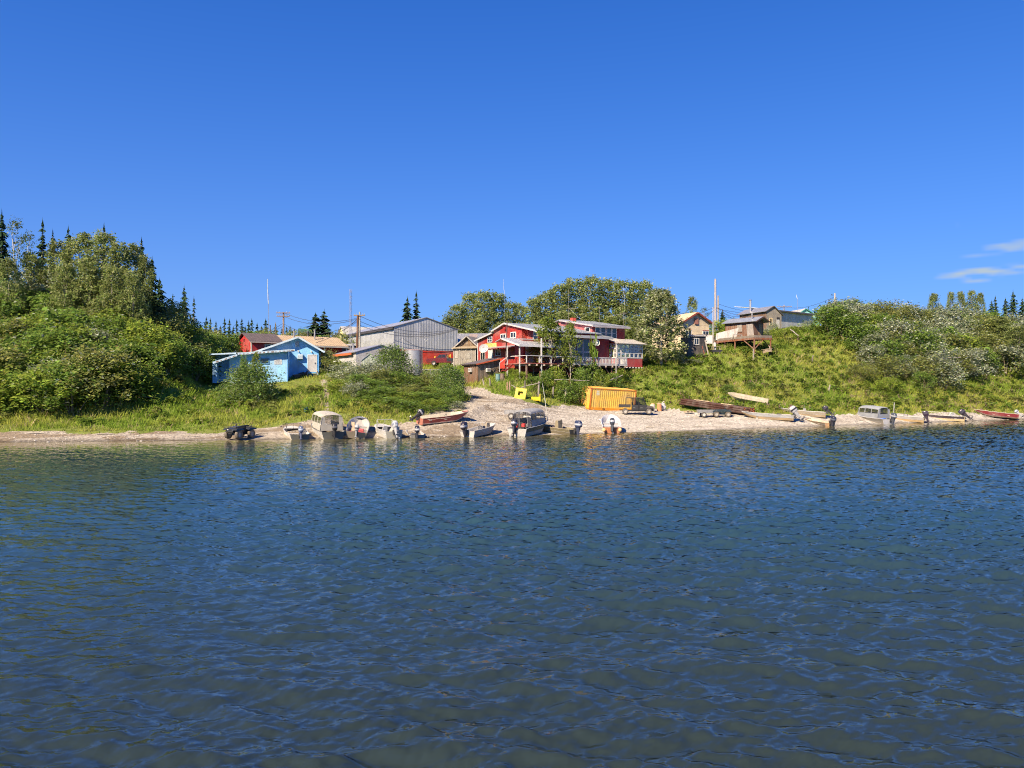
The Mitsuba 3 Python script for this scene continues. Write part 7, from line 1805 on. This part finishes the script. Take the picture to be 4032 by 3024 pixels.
tm = meshkit.text_mesh('LB', 0.20, 0.003, True)
tv = np.array(tm.vertices)
put('lettering', [(np.stack([tv[:, 0] + 0.83, 0.034 - tv[:, 2], tv[:, 1] + 1.99], 1), tm.faces), box(0.84, 1.08, 0.031, 0.034, 1.84, 1.88)], 'mat_plain', dc, m, (0.50, 0.45, 0.05))
for i, w_ in enumerate((0.22, 0.40, 0.20)):
    put('marking', box(4.78, 4.78 + w_, 0.036, 0.042, 2.10 - 0.19 * i, 2.16 - 0.19 * i), 'mat_plain', k, m, (0.22, 0.11, 0.02))

# two yellow steel frames on the bank
PY = (0.64, 0.52, 0.02)
p = P(2046, 1576, 85.2)
k = thing('steel_frame', 'bright yellow steel plate with a square hole propped up on the bank', 'frame')
m = frame([p[0], p[1], gz(p[0], p[1]) - 0.02], -8, 0, -16) @ frame((0, 0, 0), 0, -8)
s_ = 1.22
put('plate', [box(-s_ / 2, -0.28, -0.06, 0.06, 0, s_), box(0.26, s_ / 2, -0.06, 0.06, 0, s_), box(-0.28, 0.26, -0.06, 0.06, 0, 0.36), box(-0.28, 0.26, -0.06, 0.06, 0.86, s_)], 'mat_paint', k, m, PY)
put('backing', [box(-0.28, 0.26, 0.30, 0.34, 0.36, 0.86), box(-0.5, -0.44, 0.06, 0.5, 0.1, 1.1), box(0.44, 0.5, 0.06, 0.5, 0.1, 1.1)], 'mat_paint', k, m, (0.40, 0.30, 0.02))
put('stub', [box(-0.02, 0.26, -0.10, -0.06, 0.30, 0.44)], 'mat_paint', k, m, PY)
p = P(2109, 1574, 86.0)
k = thing('steel_frame', 'low yellow steel box with one upright plate right of the holed frame', 'frame')
m = frame([p[0], p[1], gz(p[0], p[1])], -4)
put('box', [prism([(-0.52, 0.42), (-0.42, 0), (0.45, 0), (0.45, 0.40)], -0.3, 0.3)], 'mat_paint', k, m, PY)
put('plate', [box(0.45, 0.53, -0.35, 0.35, -0.1, 0.74)], 'mat_paint', k, m, PY)

# drums and sacks right of the utility vehicle
p = P(2569, 1621, 90.5)
k = thing('bulk_sack', 'white woven sack with orange top standing right of the utility vehicle', 'sack')
m = frame([p[0], p[1], gz(p[0], p[1])])
put('body', loft([rring(0, 0, 0, 0.52, 0.5, 2.6), rring(0.01, 0, 0.3, 0.60, 0.58, 2.4), rring(0, 0.02, 0.62, 0.62, 0.58, 2.4), rring(0.02, 0, 0.86, 0.54, 0.52, 2.2), rring(0.03, 0, 0.90, 0.42, 0.40, 2.2)]), 'mat_paint', k, m, (0.66, 0.63, 0.56), smooth=50, jitter=0.08)
put('neck', loft([rring(0.02, 0, 0.86, 0.48, 0.46, 2.2), rring(0.04, 0, 0.98, 0.34, 0.36, 2.0), rring(0.02, 0.03, 1.03, 0.40, 0.36, 2.0)]), 'mat_plain', k, m, (0.62, 0.33, 0.18), smooth=50)
p = P(2596, 1618, 91.5)
barrel('orange and white striped barrel right of the white sack', [p[0], p[1], gz(p[0], p[1])], (0.62, 0.26, 0.11), 0.86, 0.28, (0.65, 0.62, 0.58))
p = P(2608, 1606, 92.2)
k = thing('sack', 'crumpled white plastic sack heaped beside the striped barrel', 'sack')
s_ = trimesh.creation.icosphere(subdivisions=3)
vv = s_.vertices * np.array([0.42, 0.36, 0.5]) * (1 + 0.6 * (meshkit.fbm(s_.vertices * 2.0, 3, 19)[:, None] - 0.5))
put('body', (vv + [0, 0, 0.42], s_.faces), 'mat_plain', k, frame([p[0], p[1], gz(p[0], p[1])]), (0.66, 0.66, 0.66), smooth=True)
put('tie', [tube([[0, 0, 0.86], [0.08, 0.02, 1.02], [0.2, 0.03, 1.04]], [0.10, 0.05, 0.10], 8)], 'mat_plain', k, frame([p[0], p[1], gz(p[0], p[1])]), (0.60, 0.60, 0.60))
p = P(1205, 1624, 69.0)
k = thing('bucket', 'small blue plastic bucket in the grass above the canvas cabin boat', 'bucket')
m = frame([p[0], p[1], gz(p[0], p[1]) + 0.10])
put('body', lathe([(0, 0), (0.12, 0), (0.155, 0.36), (0.145, 0.36), (0.11, 0.02), (0, 0.02)], 18), 'mat_gloss', k, m, (0.015, 0.17, 0.62), smooth=40, jitter=0)
put('rim', lathe([(0.15, 0.34), (0.175, 0.34), (0.175, 0.40), (0.15, 0.40), (0.15, 0.34)], 18), 'mat_gloss', k, m, (0.02, 0.10, 0.40), smooth=40, jitter=0)
put('handle', tube([[0.16 * math.cos(a), 0.16 * math.sin(a) * 0.2 - 0.12, 0.36 - 0.10 * math.sin(a)] for a in np.linspace(0, np.pi, 9)], 0.008, 4), 'mat_plain', k, m, (0.3, 0.3, 0.3))

# the stack of rusty pipes
a_, b_ = P(2700, 1592, 92.5), P(2948, 1643, 84.5)
a_[2] = gz(a_[0], a_[1]) + 0.45
b_[2] = gz(b_[0], b_[1]) + 0.10
ax = (b_ - a_) / np.linalg.norm(b_ - a_)
sd = np.cross(ax, [0, 0, 1.0])
sd /= np.linalg.norm(sd)
r = np.random.default_rng(6)
n_ = 0
for row, cnt in enumerate((6, 5, 4)):
    for i in range(cnt):
        off = sd * ((i - (cnt - 1) / 2) * 0.27) + np.array([0, 0, 0.13 + 0.225 * row])
        s0, s1 = -0.5 * r.random(), 0.2 + 0.7 * r.random() - 0.25 * row
        k = thing('pipe', 'rusty brown steel pipe in the long stack beside the quad bike and trailer', 'pipe', 'rusty pipes of the stack')
        col = np.array([0.070, 0.032, 0.022]) * (0.8 + 0.5 * r.random())
        a2, b2 = a_ + off + ax * s0, b_ + off + ax * s1
        g_ = np.linspace(0, 2 * np.pi, 12, endpoint=False)
        u2 = np.cross(sd, ax)
        rings = [c_ + rr_ * (np.cos(g_)[:, None] * sd + np.sin(g_)[:, None] * u2) for c_, rr_ in ((a2 + ax * 0.3, 0.10), (a2, 0.10), (a2, 0.125), (b2, 0.125), (b2, 0.10), (b2 - ax * 0.3, 0.10))]
        put('shell', [loft(rings, False)], 'mat_paint', k, None, col, smooth=40)
        put('cut_end', [loft([b2 + ax * 0.003 + 0.126 * (np.cos(g_)[:, None] * sd + np.sin(g_)[:, None] * u2), b2 + ax * 0.003 + 0.095 * (np.cos(g_)[:, None] * sd + np.sin(g_)[:, None] * u2), b2 - ax * 0.04 + 0.09 * (np.cos(g_)[:, None] * sd + np.sin(g_)[:, None] * u2)], False)], 'mat_plain', k, None, (0.52, 0.17, 0.07) if r.random() < 0.7 else (0.2, 0.07, 0.04))
for lab, t0, t1, o_ in (('pale board lying on top of the rusty pipes near their left end', 0.17, 0.42, 0.2), ('short pale board on the pipes behind the quad bike', 0.62, 0.78, 0.3)):
    k = thing('board', lab, 'board')
    o2 = np.array([0, 0, 0.78]) + sd * o_
    put('plank', [beam(a_ + (b_ - a_) * t0 + o2, a_ + (b_ - a_) * t1 + o2, 0.22, 0.06)], 'mat_wood', k, None, (0.62, 0.48, 0.30))
    put('plank', [beam(a_ + (b_ - a_) * (t0 + 0.02) + o2 - sd * 0.24, a_ + (b_ - a_) * (t1 - 0.03) + o2 - sd * 0.24, 0.18, 0.05)], 'mat_wood', k, None, (0.55, 0.42, 0.26))
p = P(2712, 1612, 88.5)
k = thing('pallet', 'pale plywood pallet lying left of the grey trailer below the pipes', 'pallet')
m = frame([p[0], p[1], gz(p[0], p[1]) + 0.15], 8)
put('top', [box(-0.45, 0.45, -0.4 + 0.22 * i, -0.22 + 0.22 * i, 0.16, 0.19) for i in range(4)], 'mat_wood', k, m, (0.62, 0.49, 0.30))
put('bearer', [box(x, x + 0.08, -0.4, 0.46, 0.0, 0.158) for x in (-0.44, -0.04, 0.36)], 'mat_wood', k, m, (0.45, 0.35, 0.22))

# ------------------------------------------------------------------ posts, poles, masts, wires
PW = (0.30, 0.27, 0.235)
for sx, sy, top, D, lab, dx in ((1907, 1506, 1490, 92, 'first leaning stub post on the grass above the gravel road', -7), (1932, 1512, 1488, 91, 'second leaning stub post on the grass above the gravel road', -5), (1998, 1538, 1507, 88.6, 'reddish fence post left of the yellow holed frame', 0), (2007, 1540, 1505, 88.5, 'thick grey fence post next to the reddish one', 0), (2066, 1545, 1508, 88.4, 'dark fence post behind the yellow holed frame', 1), (2120, 1552, 1500, 88.6, 'tall grey fence post between the two yellow frames', 2), (2134, 1512, 1492, 92, 'slanting dark post behind the tall grey fence post', 5), (2176, 1536, 1502, 90.6, 'grey leaning fence post left of the container', 3), (2224, 1540, 1500, 91.4, 'tilted fence post nearest to the container', 5),
                                (2967, 1413, 1375, 107, 'grey stake below the front corner of the timber platform', 0), (3031, 1405, 1376, 108.5, 'short grey stake right of the crate under the platform', 0), (3196, 1440, 1418, 109.5, 'dark leaning stump on the upper right slope', 6), (3262, 1535, 1515, 101, 'grey leaning stub on the right slope behind the console boat', 6)):
    x = X(sx, D)
    k = thing('fence_post', lab, 'post')
    g0 = gz(x, D)
    H_ = max(0.5, (sy - top) / FPX * D + 0.25)
    put('post', tube([[x, D, g0 - 0.3], [x + dx / FPX * D * 0.5, D, g0 + H_ * 0.5], [x + dx / FPX * D, D, g0 + H_]], [0.11, 0.10, 0.085], 8), 'mat_wood', k, None, np.array(PW) * (0.5 if 'dark' in lab else 1) if 'reddish' not in lab else (0.36, 0.21, 0.12))
    put('top', cyl([x + dx / FPX * D, D, g0 + H_], [x + dx / FPX * D, D, g0 + H_ + 0.025], 0.07, 8), 'mat_wood', k, None, (0.36, 0.33, 0.29))
for lab, p0, p1, w_ in (('long grey rail running through the bushes left of the container', P(2184, 1495, 91), P(2320, 1498, 93), 0.07), ('short grey pole sticking out of the bushes above the container', P(2400, 1499, 97), P(2452, 1477, 98), 0.09), ('thin crooked fence rail behind the yellow frames', P(2050, 1527, 88.4), P(2128, 1505, 88.4), 0.05), ('broken fence rail left of the yellow frames', P(2013, 1516, 88.4), P(2044, 1536, 88.2), 0.05), ('fallen grey branch on the right thicket slope', P(3712, 1412, 107.5), P(3782, 1406, 108.5), 0.07), ('bare branch on the slope above the brown shack', P(3112, 1297, 118), P(3145, 1322, 117), 0.09)):
    k = thing('rail' if 'rail' in lab else 'pole' if 'pole' in lab else 'branch', lab, 'rail' if 'rail' in lab else 'pole' if 'pole' in lab else 'branch')
    d_ = p1 - p0
    put('wood', [tube([p0, p0 + d_ * 0.35 + [0, 0, 0.05], p0 + d_ * 0.7 - [0, 0, 0.03], p1], [w_, w_ * 0.9, w_ * 0.85, w_ * 0.7], 7)], 'mat_wood', k, None, (0.36, 0.33, 0.29))
    put('stub', [tube([p0 + d_ * 0.5, p0 + d_ * 0.55 + [0, -0.1, 0.22]], [w_ * 0.4, w_ * 0.2], 5)], 'mat_wood', k, None, (0.33, 0.30, 0.26))


def pole(label, sx, top, D, r=0.15, col=(0.20, 0.13, 0.09), arms=(), lean=0.0, cat='utility pole', nm='utility_pole', base=None):
    x = X(sx, D)
    zt = EYE + (HY - top) / FPX * D
    z0 = gz(x, D) - 0.3 if base is None else base
    k = thing(nm, label, cat)
    put('pole', tube([[x - lean, D, z0], [x - lean * 0.5, D, (z0 + zt) / 2], [x, D, zt]], [r, r * 0.9, r * 0.78], 10), 'mat_wood' if r > 0.08 else 'mat_plain', k, None, col, smooth=50)
    for dz, half, turn in arms:
        a_ = np.array([math.cos(math.radians(turn)), math.sin(math.radians(turn)), 0]) * half
        c_ = np.array([x, D - r - 0.05, zt - dz])
        ar = put('crossarm', [beam(c_ - a_, c_ + a_, 0.12, 0.14), beam(c_ - a_ * 0.5 + [0, 0.02, -0.06], c_ + [0, 0.02, -0.6], 0.04, 0.03), beam(c_ + a_ * 0.5 + [0, 0.02, -0.06], c_ + [0, 0.02, -0.6], 0.04, 0.03)], 'mat_wood', k, None, (0.24, 0.17, 0.13))
        for t in (-0.92, -0.55, 0.55, 0.92):
            put('insulator', lathe([(0, 0), (0.06, 0.0), (0.07, 0.06), (0.035, 0.10), (0.06, 0.13), (0.03, 0.19), (0, 0.20)], 8), 'mat_plain', ar, frame(c_ + a_ * t + [0, 0, 0.07]), (0.36, 0.36, 0.38))
    return np.array([x, D, zt])


t1 = pole('brown utility pole with two crossarms behind the red cabin', 1116, 1229, 135, 0.17, (0.26, 0.17, 0.13), ((0.15, 1.15, 8), (0.75, 1.10, 8)))
pole('thin dark pole left of the double-armed utility pole', 1064, 1280, 118, 0.10, (0.06, 0.05, 0.05), nm='pole', cat='pole')
pole('thin brown pole between the dark pole and the double-armed utility pole', 1084, 1270, 150, 0.09, (0.20, 0.15, 0.11), nm='pole', cat='pole')
t2 = pole('dark brown pole rising before the left end of the metal warehouse', 1409, 1241, 112, 0.19, (0.13, 0.065, 0.045), lean=0.15)
t3 = pole('pale utility pole with one crossarm behind the dark brown pole', 1416, 1228, 116, 0.15, (0.42, 0.40, 0.37), ((0.55, 0.85, -6),))
t4 = pole('tallest pale pole, left of the twin poles behind the beige house', 2817, 1098, 140, 0.22, (0.50, 0.44, 0.43), nm='utility_pole')
t5 = pole('shorter pale pole, right of the twin poles behind the beige house', 2828, 1164, 150, 0.20, (0.46, 0.42, 0.42))
t6 = pole('far pale utility pole with crossarm above the grey shack', 3088, 1200, 200, 0.15, (0.45, 0.42, 0.40), ((0.5, 1.9, 0),))
t7 = pole('white bare pole on the skyline above the right thicket', 3288, 1154, 136, 0.17, (0.55, 0.52, 0.52))
pole('white square post at the right corner of the beige house', 2808, 1209, 115.5, 0.085, (0.62, 0.60, 0.55), nm='post', cat='post')
pole('white flagpole standing before the glazed veranda', 2426, 1338, 99.5, 0.06, (0.62, 0.60, 0.60), nm='flagpole', cat='pole')
pole('dark mast standing before the gable of the red house', 1997, 1262, 97.5, 0.075, (0.10, 0.06, 0.055), nm='mast', cat='mast', lean=0.25)


def whip(label, sx, top, mid, D, base, r=0.05):
    x = X(sx, D)
    z = [EYE + (HY - q) / FPX * D for q in (base, mid, top)]
    k = thing('antenna', label, 'antenna')
    put('mast', tube([[x + 0.1, D, z[0]], [x + 0.05, D, z[1]]], r * 0.6, 6), 'mat_plain', k, None, (0.22, 0.23, 0.26))
    put('radome', tube([[x + 0.05, D, z[1]], [x - 0.05, D, (z[1] + z[2]) / 2], [x - 0.1, D, z[2]]], [r, r, r * 0.7], 8), 'mat_plain', k, None, (0.72, 0.76, 0.76))


whip('tall white whip antenna against the sky above the red cabin', 1055, 1098, 1196, 116, 1345, 0.06)
whip('white whip antenna on the skyline above the long metal building', 3139, 1160, 1176, 150, 1260, 0.05)
whip('slim pale whip antenna above the right gable of the red house', 2459, 1122, 1200, 106.5, 1284, 0.016)
whip('faint thin whip antenna above the left gable of the red house', 1985, 1100, 1160, 104, 1285, 0.02)
# antenna masts on the red house
for lab, sx, top, D, base, arms in (('antenna mast with long slanting boom behind the upper storey', 2455, 1225, 106.5, 1284, ((1246, 2392, 1232, 2472),)), ('guyed dark antenna mast at the left of the upper storey', 2238, 1140, 107, 1258, ((1213, 2240, 1256, 2285), (1213, 2240, 1214, 2275))), ('thin mast on the ridge of the upper storey', 2361, 1205, 107.5, 1262, ((1212, 2356, 1212, 2366),))):
    k = thing('antenna_mast', lab, 'mast')
    put('mast', tube([P(sx, base + 12, D), P(sx, top, D)], 0.022, 6), 'mat_plain', k, None, (0.22, 0.20, 0.18))
    for y0_, x0_, y1_, x1_ in arms:
        put('boom', tube([P(x0_, y0_, D), P(x1_, y1_, D - 0.3)], 0.016, 5), 'mat_plain', k, None, (0.36, 0.35, 0.32))
        for t in (0.2, 0.5, 0.8):
            e = P(x0_, y0_, D) * (1 - t) + P(x1_, y1_, D - 0.3) * t
            put('element', tube([e - [0.05, 0.5, 0], e + [0.05, 0.5, 0]], 0.012, 4), 'mat_plain', k, None, (0.5, 0.5, 0.5))
# the lattice tower
D = 103.5
x = X(1382, D)
zb, zt = gz(x, D) - 0.3, EYE + (HY - 1138) / FPX * D
k = thing('lattice_mast', 'slender grey lattice mast in front of the white shed', 'mast')
cs = [np.array([x + 0.17 * math.cos(a), D + 0.17 * math.sin(a), 0]) for a in (0.5, 0.5 + 2.094, 0.5 + 4.189)]
for c_ in cs:
    put('leg', tube([c_ + [0, 0, zb], c_ + [-0.1, 0, zt]], 0.022, 5), 'mat_metal', k, None, (0.45, 0.45, 0.50))
lac = []
zz_ = np.arange(zb + 0.4, zt - 0.2, 0.42)
for i, z in enumerate(zz_):
    for j in range(3):
        a_, b_ = cs[j], cs[(j + 1) % 3]
        lac.append(tube([a_ + [0, 0, z], b_ + [0, 0, z + (0.42 if i % 2 else 0)]], 0.011, 4, False))
put('lacing', lac, 'mat_metal', k, None, (0.48, 0.48, 0.52), kind='stuff')


def wire(label, a, b, sag, r=0.032, grp=None):
    a, b = np.asarray(a, float), np.asarray(b, float)
    t = np.linspace(0, 1, 14)[:, None]
    p = a * (1 - t) + b * t - np.array([0, 0, 1]) * sag * 4 * t * (1 - t)
    tag = put('power_line', tube(p, r, 4, False), 'mat_plain', col=(0.05, 0.055, 0.07))
    labels[tag] = {'label': label, 'category': 'cable'}
    if grp:
        labels[tag]['group'] = grp


D1 = lambda q, dz: q - np.array([0, 0, dz])
for dz, sg_ in ((0.1, 1.0), (0.7, 1.1), (2.0, 1.8), (2.4, 2.2)):
    wire('sagging power line between the double-armed pole and the dark brown pole', D1(t1, dz), D1(t2, 0.4 + dz * 0.2), sg_, grp='lines left of the dark brown pole')
for dz in (1.9, 2.4):
    wire('power line running left from the double-armed pole towards the spruces', D1(t1, dz), P(905, 1308 + dz * 4, 150), 1.2, grp='lines left of the double-armed pole')
wire('heavy service cable dropping from the dark brown pole to the tan roof', D1(t2, 0.5), P(1240, 1350, 112), 0.5, 0.035)
for dz in (0.6, 1.4, 2.0):
    wire('power line from the pale utility pole across the warehouse roof', D1(t3, dz), P(1800, 1290 + dz * 4, 124), 1.4, grp='lines over the warehouse')
wire('cable looping from the warehouse front to the white mast by the tank', P(1495, 1358, 101), P(1584, 1331, 98), 0.3, 0.02)
wire('cable running from the white mast by the tank to the plank cabin', P(1584, 1331, 98), P(1795, 1378, 112), 0.9, 0.02)
pole('thin white mast standing left of the silver tank', 1585, 1330, 97.8, 0.06, (0.68, 0.68, 0.68), nm='mast', cat='mast')
for q, dz in ((t4, 5.0), (t4, 5.6)):
    wire('power line from the tallest twin pole down to the left behind the poplar', D1(q, dz), P(2600, 1180 + dz * 4, 140), 1.5, grp='lines left of the twin poles')
for dz, e in ((5.0, P(3020, 1222, 137)), (5.3, P(3085, 1208, 198)), (5.6, P(2965, 1235, 132))):
    wire('power line from the tallest twin pole down to the right', D1(t4, dz), e, 1.2, grp='lines right of the tallest twin pole')
for e in (P(2950, 1262, 132), P(2925, 1240, 140)):
    wire('power line from the shorter twin pole to the brown shack', D1(t5, 2.4), e, 0.8, grp='lines right of the shorter twin pole')
for e in (P(2690, 1290, 150), P(2730, 1262, 150)):
    wire('guy-like line from the shorter twin pole down to the left', D1(t5, 2.2), e, 0.5, grp='lines left of the shorter twin pole')
wire('long far power line from the far utility pole to the white skyline pole', D1(t6, 0.5), D1(t7, 0.6), 1.0)
wire('long far power line from the twin poles to the far utility pole', D1(t5, 1.6), D1(t6, 0.5), 1.4)
